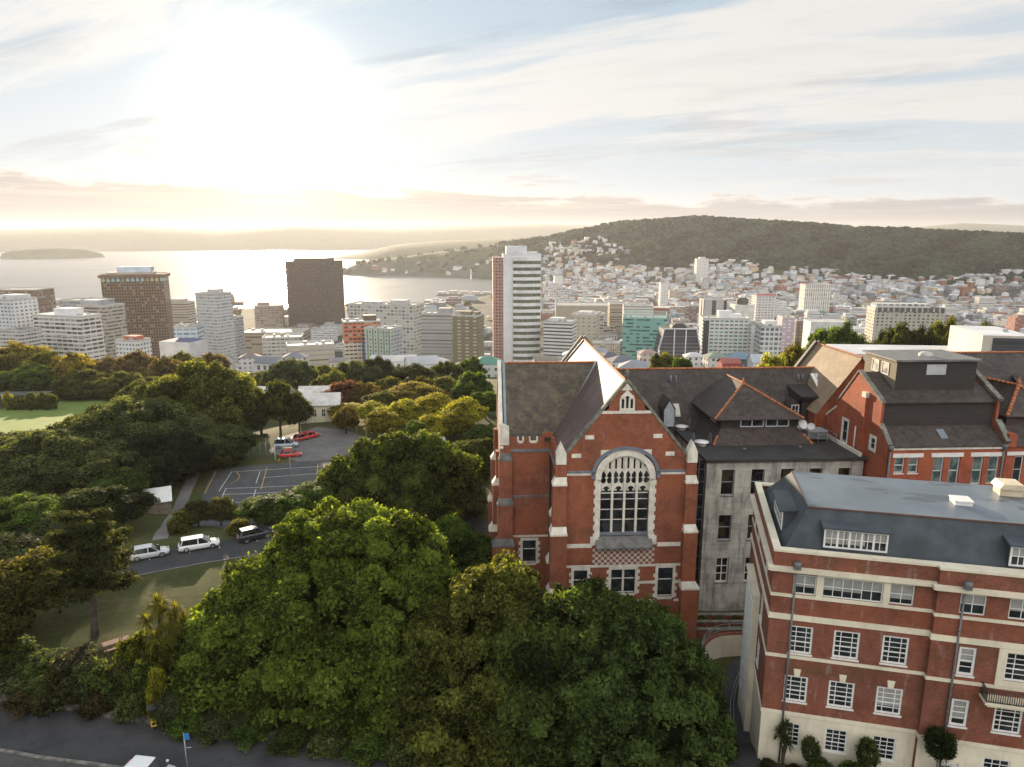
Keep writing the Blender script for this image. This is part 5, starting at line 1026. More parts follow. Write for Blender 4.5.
# kinds: mid-distance broadleaves (several), loose autumn trees, far trees, shrubs, palms-like cabbage trees, topiary
for s in range(4): proto('dense', 11 + s, 6.0, 11.0, 3.0, 1.0, 150, 0.38, nl=6 + s % 3, fill=0.9, core=0.88, puff=True)
for s in range(4): proto('broad', 21 + s, 10.5, 11.5, 2.4, 1.35, 230, 0.42, 0.45, nl=8 + s % 3, fill=0.85, core=0.9, puff=True)
for s in range(3): proto('spread', 25 + s, 9.0, 9.5, 2.0, 0.95, 120, 0.46, 0.35, nl=8, fill=0.9, core=0.6)
for s in range(3): proto('loose', 31 + s, 4.5, 9.0, 2.2, 0.75, 110, 0.36, nl=6, fill=0.8, spread=0.6, core=0.6)
for s in range(3): proto('far', 51 + s, 5.0, 8.0, 1.5, 1.5, 70, 0.95, nl=5)
for s in range(3): proto('shrub', 71 + s, 1.3, 1.9, 0.2, 0.36, 90, 0.16, 0.05, nl=5)
proto('ball', 81, 0.9, 2.6, 0, 0.25, 60, 0.12, 0.05, nb=2, lumps=lambda r: (lambda d: np.column_stack([d * 0.62 + [0, 0, 2.0], np.full(len(d), 0.26)]))(unit(r.normal(size=(70, 3)))))
proto('lollipop', 82, 1.0, 5.0, 0, 0.35, 60, 0.18, 0.07, nb=2, lumps=lambda r: (lambda d: np.column_stack([d * [0.9, 0.9, 0.75] + [0, 0, 4.1], np.full(len(d), 0.36)]))(unit(r.normal(size=(60, 3)))))
def cabbage(seed, heads):
    r = np.random.default_rng(seed); b = MB(); V = []; 
    for (x, y, z) in heads:
        b.tube([(0, 0, -0.4), (x * 0.25, y * 0.25, z * 0.55), (x, y, z)], [0.16, 0.12, 0.08], 7); n = 150
        d = unit(r.normal(size=(n, 3))); d[:, 2] = np.abs(d[:, 2]) * 0.9 - 0.25 * r.random(n); d = unit(d); l = r.uniform(0.75, 1.15, n)[:, None]; s = unit(np.cross(d, [0, 0, 1.0])) * 0.045; o = np.array([x, y, z])
        e = o + d * l + np.column_stack([np.zeros(n), np.zeros(n), -0.28 * l[:, 0]]); m = o + d * l * 0.55; V.append(np.stack([o - s * 0.6, m - s, e, m + s], 1).reshape(-1, 3))
    V = np.concatenate(V); Q = np.arange(len(V)).reshape(-1, 4); me = np_mesh('crown', V, Q, LEAF, {'tint': r.uniform(0.2, 0.75, len(Q))}); tb = bpy.data.meshes.new('trunk'); tb.from_pydata(b.v, [], b.f); tb.materials.append(BARK)
    PROTO.setdefault('cabbage', []).append((me, tb, 1.7, max(h[2] for h in heads) + 0.75))
cabbage(1, [(0, 0, 4.2), (0.9, 0.3, 3.6), (-0.8, 0.5, 3.4), (0.3, -0.9, 3.0), (-0.5, -0.6, 3.9)]); cabbage(2, [(0, 0, 3.0), (0.5, 0.2, 2.4), (-0.45, 0.3, 2.1)])

# hues (base colours, several raised to make up for weak sun on the crowns)
DKG, GRN, BRT, OLV, YEL, GLD, BRN, MAR, GRY = (0.092, 0.125, 0.050), (0.080, 0.138, 0.030), (0.100, 0.170, 0.026), (0.115, 0.136, 0.036), (0.240, 0.265, 0.036), (0.250, 0.245, 0.042), (0.150, 0.125, 0.062), (0.125, 0.052, 0.042), (0.10, 0.11, 0.065)
# --- the big foreground trees, each with a crown of its own
def big_tree(px, Y, lobes, lump, per, size, color, label, seed, name='pohutukawa_tree', flat=0.0, z=None, up=0.75):
    """lobes: (dx, dy, height above base, radius) in metres"""
    r = np.random.default_rng(seed); x = at_y(px, 600, Y)[0]; z = hgt(x, Y) if z is None else z
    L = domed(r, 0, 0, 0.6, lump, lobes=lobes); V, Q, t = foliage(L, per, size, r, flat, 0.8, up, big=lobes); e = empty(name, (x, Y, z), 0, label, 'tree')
    c = obj_of('crown', np_mesh('crown', V, Q, LEAF, {'tint': t}), e); c.color = color + (1,)
    H = max(l[2] + l[3] for l in lobes); b = trunk_mesh(r, H * 0.85, 0.45, max(l[3] for l in lobes) * 1.1, 7); b.build('trunk', BARK, e); return e
big_tree(335, 63.5, [(-1, 1, 6.2, 6.4), (5.5, 1.5, 6.8, 5.4), (-6.0, -1.6, 3.2, 5.2), (0.5, -5.0, 4.2, 5.8), (6.5, -4.5, 3.8, 5.4), (-9.5, -3.5, 1.6, 4.8), (-5.0, -7.5, 1.6, 4.8), (1.0, -9.2, 1.4, 4.6), (6.5, -9.0, 1.2, 4.6), (10.5, -2.5, 3.6, 4.6), (3.0, 4.0, 7.4, 4.6), (-8.6, -8.6, 0.4, 3.4), (4.0, -11.2, 0.2, 3.6), (-2.5, -11, 0.3, 3.4), (10, -8, 0.8, 4.4), (5.5, -11, 0.6, 3.8), (8, -11.5, 0.2, 3.4)], 0.95, 300, 0.40, (0.108, 0.165, 0.028), 'huge domed bright green tree between the campus road and the street', 101)
big_tree(498, 55.5, [(0, 0, 8.2, 4.6), (-3.8, -1.0, 5.8, 4.2), (2.6, -2.2, 6.6, 4.2), (-1.5, -5.0, 4.2, 4.4), (-5.6, -4.5, 2.2, 3.8), (2.5, -6.0, 3.4, 4.2), (-3.5, -8.0, 1.0, 3.8), (1.0, -9.0, 0.8, 3.6)], 0.80, 300, 0.36, (0.105, 0.130, 0.030), 'yellow topped broad tree in front of the gothic hall gable', 102)
big_tree(585, 52.5, [(0, 0, 7.0, 4.8), (3.6, -0.5, 6.2, 4.0), (-3.4, -2.0, 5.4, 4.4), (0.8, -4.5, 4.4, 4.6), (4.8, -3.6, 3.6, 3.8), (-4.2, -5.2, 2.6, 3.8)], 0.80, 300, 0.35, (0.072, 0.115, 0.030), 'deep green broad tree below the checkered panel of the gothic hall', 103)
big_tree(655, 47.5, [(0, 0, 6.0, 4.2), (2.2, 1.0, 4.4, 3.2), (-3.4, 0.5, 5.2, 3.8), (0.8, -3.2, 4.2, 3.8), (-2.8, -3.6, 3.4, 3.8), (2.6, -2.6, 2.2, 3.0)], 0.75, 300, 0.32, (0.066, 0.112, 0.033), 'dark glossy tree beside the steps at the left of the brick hall', 104)
big_tree(452, 74, [(0, 0, 6.0, 3.6), (2.6, 0.4, 4.6, 2.9), (-2.4, -0.8, 4.4, 3.0), (0.3, -2.8, 3.0, 3.2)], 0.75, 260, 0.36, (0.056, 0.104, 0.020), 'rounded green tree behind the huge domed tree, left of the gothic hall', 105)
big_tree(392, 96, [(0, 0, 6.6, 5.2), (5.6, 0.5, 6.6, 4.6), (-5.6, -0.5, 4.0, 4.2), (9.0, 1.0, 5.6, 4.0), (0, -4, 3.4, 4.6), (6, -4, 3.0, 4.4)], 1.0, 230, 0.46, (0.085, 0.125, 0.030), 'wide dark green tree beyond the campus road, right of the tennis courts', 106)
# bronze pine at the left with flat layered boughs
def pine():
    r = np.random.default_rng(9); x = at_y(95, 640, 60.5)[0]; Y = 60.5; z = hgt(x, Y); e = empty('pine_tree', (x, Y, z), 0, 'dark layered pine with a bare lower trunk standing on the lawn edge', 'tree'); H = 12.2; b = MB(); L = []
    tr = [(0.35 * math.sin(t * 2.3), 0.2 * math.sin(t * 3), -0.6 + (H + 0.2) * t) for t in np.linspace(0, 1, 9)]; b.tube(tr, [0.34 * (1.1 - t) + 0.03 for t in np.linspace(0, 1, 9)], 9)
    for k in range(26):
        h = H * (0.36 + 0.62 * (k + 0.5) / 26); a = k * 2.4 + r.uniform(-.4, .4); l = (4.6 - 3.2 * ((h / H - 0.3) / 0.7) ** 1.3) * r.uniform(0.7, 1.1); p = np.array([0.3 * math.sin(h / H * 2.3), 0, h]); q = p + [math.cos(a) * l, math.sin(a) * l, l * 0.22]; b.tube([p, (p + q) / 2 + [0, 0, 0.12], q], [0.10, 0.06, 0.02], 5)
        for j in range(7): c = p + (q - p) * (0.35 + 0.11 * j) + r.normal(0, 0.35, 3) * [1, 1, .4]; L.append((*c, r.uniform(0.5, 0.95)))
    L.append((0.3, 0, H, 0.6)); L = np.array(L); V, Q, t = foliage(L, 170, 0.34, r, 0.45, 0.55, 0.5, 0.3); c = obj_of('crown', np_mesh('crown', V, Q, LEAF, {'tint': t}), e); c.color = (0.048, 0.062, 0.024, 1); b.build('trunk', BARK, e)
pine()
WL, WB, WC, WS, WF, WG = 'left of the tennis courts', 'behind the parked cars', 'beyond the car park', 'on the street bank', 'beyond the playing field', 'behind the gothic hall'
for q in [('dense', 40, 434, 140, 108, DKG, 'dark green crowned tree', WL), ('dense', 128, 402, 130, 126, DKG, 'dark green crowned tree', WL), ('dense', 200, 363, 115, 145, (0.115, 0.142, 0.042), 'tall olive green tree', WL), ('dense', 165, 385, 110, 140, (0.110, 0.138, 0.040), 'tall olive green tree', WL), ('dense', 95, 445, 120, 108, DKG, 'dark green crowned tree', WL), ('dense', 150, 434, 92, 113, (0.034, 0.048, 0.02), 'dark green crowned tree', WL), ('dense', 5, 450, 110, 104, DKG, 'dark green crowned tree', WL), ('dense', 232, 395, 60, 152, OLV, 'slim olive tree', WL), ('dense', 205, 425, 80, 125, DKG, 'dark green crowned tree', WL),
          ('dense', -30, 434, 110, 112, DKG, 'dark green crowned tree', WL), ('dense', 85, 415, 80, 124, OLV, 'tall olive green tree', WL), ('loose', 112, 472, 60, 100, GRN, 'light feathery tree', WL),
          ('dense', 15, 500, 110, 84, GRN, 'rounded mid green tree', 'behind the pine'), ('dense', 92, 489, 92, 88, (0.046, 0.070, 0.02), 'rounded mid green tree', 'behind the pine'), ('dense', 60, 520, 80, 80, DKG, 'rounded mid green tree', 'behind the pine'), ('dense', -25, 545, 110, 72, DKG, 'rounded mid green tree', 'behind the pine'), ('loose', 20, 556, 95, 62, (0.085, 0.088, 0.03), 'brownish olive tree', 'behind the pine'), ('loose', -15, 590, 90, 57, (0.055, 0.06, 0.02), 'brownish olive tree', 'behind the pine'),
          ('loose', 196, 500, 34, 91, (0.075, 0.085, 0.028), 'pale leafy small tree', WB), ('loose', 219, 498, 32, 91, (0.085, 0.092, 0.03), 'pale leafy small tree', WB), ('dense', 262, 497, 60, 92, GRN, 'low dense green tree', WB), ('dense', 300, 489, 80, 90, GRN, 'low dense green tree', WB), ('shrub', 178, 512, 24, 86, OLV, 'round shrub', WB), ('shrub', 238, 520, 26, 85, OLV, 'round shrub', WB), ('dense', 440, 452, 70, 104, (0.05, 0.07, 0.02), 'low dense green tree', WB), ('dense', 472, 440, 70, 112, (0.055, 0.078, 0.02), 'low dense green tree', WB),
          ('dense', 455, 475, 60, 96, DKG, 'low dense green tree', WB),
          # autumn trees beyond the car park
          ('loose', 258, 388, 36, 150, OLV, 'thin olive tree', WC), ('loose', 277, 382, 38, 148, (0.060, 0.074, 0.028), 'thin dark tree', WC), ('loose', 297, 392, 30, 149, (0.060, 0.074, 0.028), 'thin dark tree', WC), ('loose', 345, 408, 26, 148, (0.15, 0.13, 0.03), 'thin olive tree', WC), ('dense', 245, 404, 40, 146, DKG, 'thin dark tree', WC), ('loose', 344, 381, 46, 190, MAR, 'reddish maroon tree', WC), ('dense', 290, 360, 55, 235, DKG, 'dark round tree', WC), ('dense', 352, 362, 62, 225, DKG, 'dark round tree', WC), ('dense', 375, 358, 50, 232, (0.035, 0.05, 0.02), 'dark round tree', WC), ('dense', 412, 366, 70, 220, (0.04, 0.055, 0.02), 'dark round tree', WC), ('loose', 352, 404, 44, 160, GLD, 'golden yellow tree', WC), ('loose', 370, 402, 40, 158, YEL, 'yellow green tree', WC), ('loose', 400, 401, 50, 152, YEL, 'yellow green tree', WC), ('loose', 432, 394, 54, 160, (0.25, 0.25, 0.04), 'golden yellow tree', WC), ('loose', 410, 385, 70, 185, (0.21, 0.20, 0.05), 'golden yellow tree', WC), ('loose', 462, 398, 50, 150, YEL, 'yellow green tree', WC), ('dense', 474, 372, 40, 190, GRN, 'bright green tree', WC), ('loose', 448, 378, 44, 200, OLV, 'thin olive tree', WC), ('dense', 485, 392, 44, 160, GRN, 'bright green tree', WC), ('dense', 380, 392, 36, 175, OLV, 'thin olive tree', WC), ('dense', 262, 372, 50, 262, OLV, 'dark round tree', WC), ('dense', 322, 366, 46, 245, OLV, 'dark round tree', WC), ('dense', 445, 362, 46, 235, (0.06, 0.08, 0.024), 'dark round tree', WC), ('dense', 388, 378, 50, 205, OLV, 'dark round tree', WC), ('loose', 422, 378, 50, 200, (0.11, 0.11, 0.03), 'yellow green tree', WC), ('loose', 360, 384, 50, 190, (0.12, 0.10, 0.034), 'thin olive tree', WC), ('dense', 470, 358, 34, 250, GRN, 'bright green tree', WC), ('loose', 385, 410, 40, 143, (0.24, 0.24, 0.036), 'yellow green tree', WC), ('loose', 455, 412, 40, 142, (0.14, 0.15, 0.03), 'yellow green tree', WC), ('dense', 415, 422, 36, 136, GRN, 'bright green tree', WC), ('dense', 232, 372, 44, 250, OLV, 'olive green tree', 'beyond the tall olive trees'), ('loose', 208, 354, 36, 290, (0.12, 0.10, 0.04), 'olive green tree', 'beyond the tall olive trees'), ('loose', 432, 416, 40, 140, (0.22, 0.23, 0.036), 'yellow green tree', WC), ('dense', 487, 425, 40, 138, GRN, 'bright green tree', WC), ('dense', 330, 372, 40, 205, OLV, 'thin olive tree', WC), ('loose', 240, 398, 40, 175, OLV, 'thin olive tree', WC), ('loose', 300, 408, 34, 172, OLV, 'thin olive tree', WC),
          # ridge of autumn trees beyond the field
          ('loose', 12, 344, 70, 270, (0.18, 0.17, 0.045), 'olive gold tree', WF), ('dense', 45, 352, 60, 262, OLV, 'olive green tree', WF), ('loose', 72, 354, 56, 255, (0.20, 0.185, 0.045), 'olive gold tree', WF), ('loose', 108, 358, 56, 262, BRN, 'russet brown tree', WF), ('loose', 138, 352, 46, 275, BRN, 'russet brown tree', WF), ('loose', 165, 358, 50, 262, (0.135, 0.115, 0.055), 'russet brown tree', WF), ('dense', 122, 372, 44, 235, OLV, 'olive green tree', WF), ('dense', 30, 366, 60, 245, GRN, 'olive green tree', WF), ('dense', 85, 370, 60, 240, OLV, 'olive green tree', WF), ('loose', 182, 352, 30, 300, OLV, 'olive green tree', WF), ('dense', 150, 378, 56, 215, DKG, 'olive green tree', WF), ('dense', -25, 352, 60, 262, OLV, 'olive green tree', WF),
          # treetops behind the roofs on the right
          ('dense', 662, 353, 34, 200, OLV, 'dark olive tree', WG), ('dense', 684, 358, 34, 185, GRN, 'dark olive tree', WG), ('loose', 772, 354, 40, 170, YEL, 'yellow green tree', 'behind the long dark roof'), ('loose', 796, 346, 50, 178, (0.10, 0.105, 0.025), 'yellow green tree', 'behind the long dark roof'), ('dense', 842, 326, 70, 190, GRN, 'broad green tree', 'behind the tan roofed wing'), ('dense', 900, 326, 66, 195, (0.06, 0.078, 0.022), 'broad green tree', 'behind the tan roofed wing'), ('dense', 950, 322, 66, 200, OLV, 'broad green tree', 'behind the tan roofed wing'), ('dense', 990, 327, 70, 196, (0.05, 0.07, 0.02), 'broad green tree', 'behind the tan roofed wing'), ('dense', 925, 329, 54, 190, (0.055, 0.07, 0.02), 'broad green tree', 'behind the tan roofed wing')]:
    tree_px(*q)
# shrubs on the bank, garden plants, bushes by the field
for cx, yt, w, Y, c, d in [(125, 640, 30, 55, (0.10, 0.125, 0.02), 'bright yellow green bush'), (160, 640, 34, 54, (0.11, 0.13, 0.02), 'bright yellow green bush'), (140, 662, 34, 53, GRN, 'green leafy bush'), (75, 652, 44, 55.5, GRY, 'grey green bush'), (35, 655, 50, 56, GRN, 'green leafy bush'), (10, 670, 60, 55, DKG, 'dark leafy bush'), (60, 675, 50, 53, (0.05, 0.06, 0.024), 'dark leafy bush'), (100, 668, 40, 53.5, GRN, 'green leafy bush'), (130, 690, 30, 51.5, DKG, 'dark leafy bush'), (155, 668, 22, 51.5, YEL, 'bright yellow green bush'), (165, 690, 26, 51.2, DKG, 'dark leafy bush'), (95, 690, 30, 52.2, (0.07, 0.065, 0.03), 'dry brownish bush'), (30, 690, 44, 53, (0.085, 0.075, 0.036), 'dry brownish bush'), (5, 640, 50, 57, GRN, 'green leafy bush'), (45, 672, 46, 54, DKG, 'dark leafy bush'), (85, 660, 40, 54.5, DKG, 'dark leafy bush'), (118, 664, 36, 53.6, (0.06, 0.075, 0.03), 'grey green bush'), (15, 655, 50, 56, (0.06, 0.07, 0.028), 'grey green bush'), (140, 632, 34, 57, (0.12, 0.16, 0.03), 'bright yellow green bush'), (178, 640, 36, 56, GRN, 'green leafy bush'), (150, 650, 34, 55, (0.12, 0.15, 0.03), 'bright yellow green bush'), (185, 716, 34, 50.5, GRN, 'green leafy bush'), (215, 722, 36, 50, DKG, 'dark leafy bush'), (250, 726, 40, 49.6, GRN, 'green leafy bush'), (290, 730, 40, 49, (0.05, 0.075, 0.022), 'green leafy bush'), (330, 734, 40, 48.3, DKG, 'dark leafy bush'), (368, 738, 40, 47.6, GRN, 'green leafy bush'), (405, 742, 40, 47, DKG, 'dark leafy bush')]:
    tree_px('shrub', cx, yt, w, Y, c, d, WS, name='bush', cat='bush')
for cx, yt, w, Y, v in [(156, 592, 44, 57.5, 0), (174, 600, 40, 58, 1), (163, 620, 38, 56, 0)]: tree_px('cabbage', cx, yt, w, Y, (0.13, 0.14, 0.03), 'spiky headed cabbage tree lit yellow', WS, name='cabbage_tree', var=v)
for cx, yt, w in [(8, 392, 12), (18, 396, 14), (30, 392, 14), (40, 392, 12), (50, 394, 13)]: tree_px('shrub', cx, yt, w, 212, OLV if cx > 10 else YEL, 'small round bush', 'beside the playing field', name='bush', cat='bush')
ST_O, ST_R = Vector((17.62, 44.4, 120)), math.radians(-13.5)
def stout_at(u, v, z=0.0): return ST_O + Vector((u * math.cos(ST_R) - v * math.sin(ST_R), u * math.sin(ST_R) + v * math.cos(ST_R), z))
GW_ = 'under the brick hall'
def garden(kind, u, v, half, H, c, d, name, cat, var=None):
    p = stout_at(u, v); tree_at(kind, p.x, p.y, hgt(p.x, p.y) - 0.05, half, H, c, d, GW_, name=name, cat=cat, var=var)
garden('cabbage', 1.9, -0.75, 1.05, 4.4, (0.045, 0.06, 0.03), 'spiky leaved tree in front of the drainpipe', 'cabbage_tree', 'tree', 1)
garden('ball', 3.6, -1.0, 0.62, 3.3, DKG, 'clipped ball tree on a thin stem', 'topiary_tree', 'tree'); garden('ball', 7.2, -1.0, 0.75, 3.9, DKG, 'clipped ball tree on a thin stem', 'topiary_tree', 'tree'); garden('lollipop', 11.4, -1.4, 0.95, 5.3, (0.034, 0.06, 0.02), 'tall clipped tree with two bare stems', 'topiary_tree', 'tree'); garden('ball', 12.0, -1.7, 0.6, 2.7, GRN, 'clipped ball tree on a thin stem', 'topiary_tree', 'tree')
for u, v, h, H, c in [(4.2, -1.3, 0.85, 2.0, GRN), (6.3, -1.5, 1.15, 2.6, GRN), (0.9, -1.3, 0.7, 1.0, (0.05, 0.06, 0.03)), (2.6, -1.3, 0.8, 0.9, (0.09, 0.06, 0.03)), (5.2, -1.3, 0.7, 0.9, BRN), (7.8, -1.3, 0.9, 1.1, GRN), (9.2, -1.3, 0.9, 1.2, (0.06, 0.08, 0.03)), (10.4, -1.4, 0.8, 1.0, GRN), (13.6, -1.6, 1.1, 1.4, GRN), (15.0, -1.7, 1.3, 2.2, DKG), (16.4, -1.7, 1.1, 1.5, GRN), (12.8, -1.9, .7, .9, OLV), (17.6, -1.8, 1.0, 1.4, GRN)]:
    garden('shrub', u, v, h, H, c, 'leafy green shrub' if c not in (BRN,) else 'reddish brown shrub', 'shrub', 'shrub')

# ------------------------------------------------------------------ cars
CAR_GLASS = glass('car_glass', (0.012, 0.014, 0.016), 0.05); TYRE = plain('tyre_rubber', (0.02, 0.02, 0.02), 0.8, 0.2); RIMM = plain('alloy_rim', (0.35, 0.35, 0.36), 0.35, 0.1, metal=0.6); HEADL = plain('headlamp_glass', (0.6, 0.62, 0.64), 0.15, 0.1); TAILL = plain('tail_lamp_red', (0.35, 0.02, 0.015), 0.25, 0.1)
def paint(name, c):
    if name in MATS: return MATS[name]
    m, T = mat(name); finish(T, c, 0.32, None, spec=0.5, **{'Coat Weight': 0.7, 'Coat Roughness': 0.06}); MATS[name] = m; return m
def make_car(label, pos, rz, col, L=4.4, Wd=1.78, H=1.48, wagon=False, suv=False, group=None):
    R = empty('parked_car', pos, rz, label, 'car', group); pm = paint('paint_%s' % '_'.join('%02d' % int(c * 99) for c in col), col); hw = Wd / 2; g = 0.20 if not suv else 0.26; sh = 0.86 if not suv else 1.0
    # body: cross-sections along the length (x), front at +x
    xs = [(-L / 2, .80, g + .18, sh - .10), (-L / 2 + .12, .93, g + .06, sh + .02), (-L / 2 + .6, 1, g, sh + .04), (-.3, 1, g, sh), (L / 2 - 1.35, 1, g, sh - .02), (L / 2 - .55, .96, g, sh - .12), (L / 2 - .14, .86, g + .04, sh - .22), (L / 2, .68, g + .16, sh - .34)]
    b = MB(); rings = []
    for x, w, z0, z1 in xs:
        y = hw * w; rings.append([(x, -y * .92, z0), (x, -y, z0 + .16), (x, -y, z1 - .16), (x, -y * .90, z1), (x, 0, z1 + .03), (x, y * .90, z1), (x, y, z1 - .16), (x, y, z0 + .16), (x, y * .92, z0)])
    n = len(rings[0]); V = [p for r_ in rings for p in r_]; Fc = [(i * n + k, (i + 1) * n + k, (i + 1) * n + (k + 1) % n, i * n + (k + 1) % n) for i in range(len(rings) - 1) for k in range(n)]; b.mesh(V, Fc, 0, True); b.poly(rings[0], 0); b.poly(rings[-1][::-1], 0)
    # cabin: roof and pillars in paint, glass as its own part
    rear = -L / 2 + (.14 if wagon or suv else .20); rb = rear + (.26 if wagon or suv else .48); ff = L / 2 - .98; fb = ff - .86; zt = H
    bot = [(rear, .80), (rear + .1, .90), (ff - .1, .90), (ff, .78)]; top = [(rb, .66), (rb + .12, .72), (fb - .12, .72), (fb, .64)]
    def ring(pts, z, k=1.0): return [(x, -hw * w * k, z) for x, w in pts] + [(x, hw * w * k, z) for x, w in pts[::-1]]
    R0, R1 = ring(bot, sh - .02), ring(top, zt - .04); R2 = [(p[0] * .96 + .0, p[1] * .86, zt) for p in R1]; m_ = len(R1)
    b.mesh(R1 + R2, [(k, (k + 1) % m_, m_ + (k + 1) % m_, m_ + k) for k in range(m_)], 0, True); b.poly(R2, 0)
    for x0, x1, t0, t1 in ((rear + .1, rear + .22, rb + .12, rb + .2), (-.15, -.03, -.15, -.05), (ff - .16, ff - .08, fb - .16, fb - .1)):
        for s in (-1, 1): b.poly([(x0, s * hw * .905, sh - .02), (x1, s * hw * .905, sh - .02), (t1, s * hw * .727, zt - .04), (t0, s * hw * .727, zt - .04)], 0)
    body = b.build('body', pm, R)
    b = MB(); b.mesh(R0 + R1, [(k, (k + 1) % m_, m_ + (k + 1) % m_, m_ + k) for k in range(m_)], 0); b.build('window', CAR_GLASS, R)
    b = MB(); b.box(-L / 2 + .1, L / 2 - .1, -hw * .9, hw * .9, g - .03, g + .06); b.build('underbody', TYRE, R)
    wm = MB(); ww = .33 if not suv else .37
    for sx in (-1, 1):
        for sy in (-1, 1):
            c = (sx * (L / 2 - .85 - (.05 if sx < 0 else 0)), sy * (hw - .09), ww); w = MB(); P = [(ww * .62, -.10), (ww * .97, -.11), (ww, -.06), (ww, .06), (ww * .97, .11), (ww * .62, .10)]
            for i in range(len(P) - 1):
                for k in range(18):
                    t0, t1 = 2 * math.pi * k / 18, 2 * math.pi * (k + 1) / 18; q = lambda p, t: (c[0] + p[0] * math.cos(t), c[1] + p[1], c[2] + p[0] * math.sin(t)); w.poly([q(P[i], t0), q(P[i + 1], t0), q(P[i + 1], t1), q(P[i], t1)], 0, True)
            wo = w.build('wheel', TYRE, R); w = MB(); y = c[1] + sy * .085; w.poly([(c[0] + ww * .62 * math.cos(2 * math.pi * k / 18), y, c[2] + ww * .62 * math.sin(2 * math.pi * k / 18)) for k in range(18)]); 
            w.build('rim', RIMM, wo)
    for sy in (-1, 1):
        b = MB(); y = sy * hw * .62; b.box(L / 2 - .22, L / 2 - .04, y - .2, y + .2, sh - .34, sh - .22); b.build('headlight', HEADL, R)
        b = MB(); y = sy * hw * .72; b.box(-L / 2 - .01, -L / 2 + .1, y - .14, y + .14, sh - .22, sh - .02); b.build('tail_light', TAILL, R)
        b = MB(); b.box(ff - .32, ff - .16, sy * (hw + .02), sy * (hw + .16) if sy > 0 else sy * (hw + .16), sh, sh + .12) if sy > 0 else b.box(ff - .32, ff - .16, -(hw + .16), -(hw + .02), sh, sh + .12); b.build('mirror', pm, R)
    b = MB(); b.box(-L / 2 - .02, -L / 2 + .02, -.26, .26, sh - .36, sh - .24); b.build('number_plate', W_WHITE, R)
    return R
def on_road(px, py, path, side):
    p = gh(px, py)[:2]; i = int(np.argmin(np.linalg.norm(path - p, axis=1))); t = path[min(i + 1, len(path) - 1)] - path[max(i - 1, 0)]; a = math.atan2(t[1], t[0]); q = offs(path, side)[i]; return (q[0], q[1], hgt(q[0], q[1]) + 0.05), a
for px, py, col, lab, kw in [(152, 556, (0.52, 0.53, 0.53), 'silver hatchback parked first in the row on the campus road', {}), (202, 549, (0.74, 0.74, 0.73), 'white estate car parked between the silver and the black car', dict(wagon=True, L=4.7, H=1.56)), (253, 541, (0.018, 0.02, 0.026), 'black off road car parked on the campus road beside the court hedge', dict(suv=True, H=1.62, L=4.3)), (292, 534, (0.30, 0.02, 0.018), 'dark red car half hidden by the huge domed tree', {})]:
    p, a = on_road(px, py, inner, 1.9); make_car(lab, p, a, col, **kw)
p, a = on_road(122, 561, inner, 2.0); make_car('orange red car tucked behind the pine and the silver hatchback', p, a, (0.34, 0.06, 0.03))
p = at_z(464, 513.5, hgt(*at_z(464, 514, 116.6)[:2])); make_car('small red car parked by the brick buttresses of the gothic hall', (p[0], p[1], hgt(p[0], p[1]) + .05), 0.25, (0.42, 0.02, 0.018), L=4.0)
for px, py, a, col, lab, kw in [(291, 457, 0.35, (0.50, 0.03, 0.022), 'red hatchback in front of the pale van in the car park', dict(L=4.1)), (286, 447.5, 0.25, (0.36, 0.42, 0.47), 'pale blue grey van parked at the court end of the car park', dict(suv=True, H=1.95, L=4.9)), (303, 440, 0.9, (0.30, 0.03, 0.025), 'dark red car at the back of the car park', {}), (311, 438, 0.9, (0.52, 0.025, 0.02), 'bright red car farthest back in the car park', dict(L=4.0))]:
    p = gh(px, py, 0.06); make_car(lab, tuple(p), a, col, **kw)
p = at_z(150, 782, 117); t = street; i = int(np.argmin(np.linalg.norm(t - p[:2], axis=1))); d_ = t[i + 1] - t[i - 1]; make_car('white hatchback passing along the street below the bank', (p[0], p[1], hgt(p[0], p[1]) + .2), math.atan2(d_[1], d_[0]), (0.76, 0.76, 0.75), L=4.2)

# ------------------------------------------------------------------ street and campus furniture
GALV = plain('galvanised_steel', (0.36, 0.37, 0.37), 0.45, 0.2, metal=0.4); WOODP = plain('grey_timber', (0.20, 0.165, 0.125), 0.85, 0.35, 2.0); BLUES = plain('blue_sign', (0.03, 0.16, 0.42), 0.4, 0.1); YELB = plain('yellow_box', (0.62, 0.42, 0.03), 0.45, 0.15)
def post(name, px, py, ytop, r, m, label, cat, head=None, z=None):
    p = gh(px, py) if z is None else at_z(px, py, z); top = at_y(px, ytop, p[1]); H = top[2] - p[2]; e = empty(name, tuple(p), 0, label, cat); b = MB(); b.tube([(0, 0, -0.3), (0, 0, H)], [r, r * 0.7], 8); b.build('pole', m, e)
    if head == 'lamp':
        b = MB(); b.tube([(0, 0, H), (0.25, -0.2, H + 0.12)], 0.05, 6); b.lathe([(0.1, 0), (0.26, 0.05), (0.24, 0.2), (0.0, 0.3)], (0.3, -0.25, H), 10); b.build('lamp_head', W_WHITE, e)
    return e, H
post('lamp_post', 171, 494, 462, 0.07, GALV, 'slim lamp post with a white head beside the white shed roof', 'lamp post', 'lamp')
post('utility_pole', 229, 459, 425, 0.14, WOODP, 'bare timber pole behind the court fence', 'pole')
post('court_post', 267, 457, 438, 0.06, GALV, 'grey post at the corner of the car park fence', 'post'); post('court_post', 275.4, 461, 445, 0.07, W_WHITE, 'white post in front of the pale van', 'post'); post('court_post', 291, 478, 457, 0.06, GALV, 'thin grey post on the tennis court side line', 'post')
post('utility_pole', 367, 444, 424, 0.10, WOODP, 'timber pole at the right edge of the car park', 'pole'); post('utility_pole', 357, 439, 426, 0.08, WOODP, 'shorter timber pole behind the car park beside the yellow trees', 'pole')
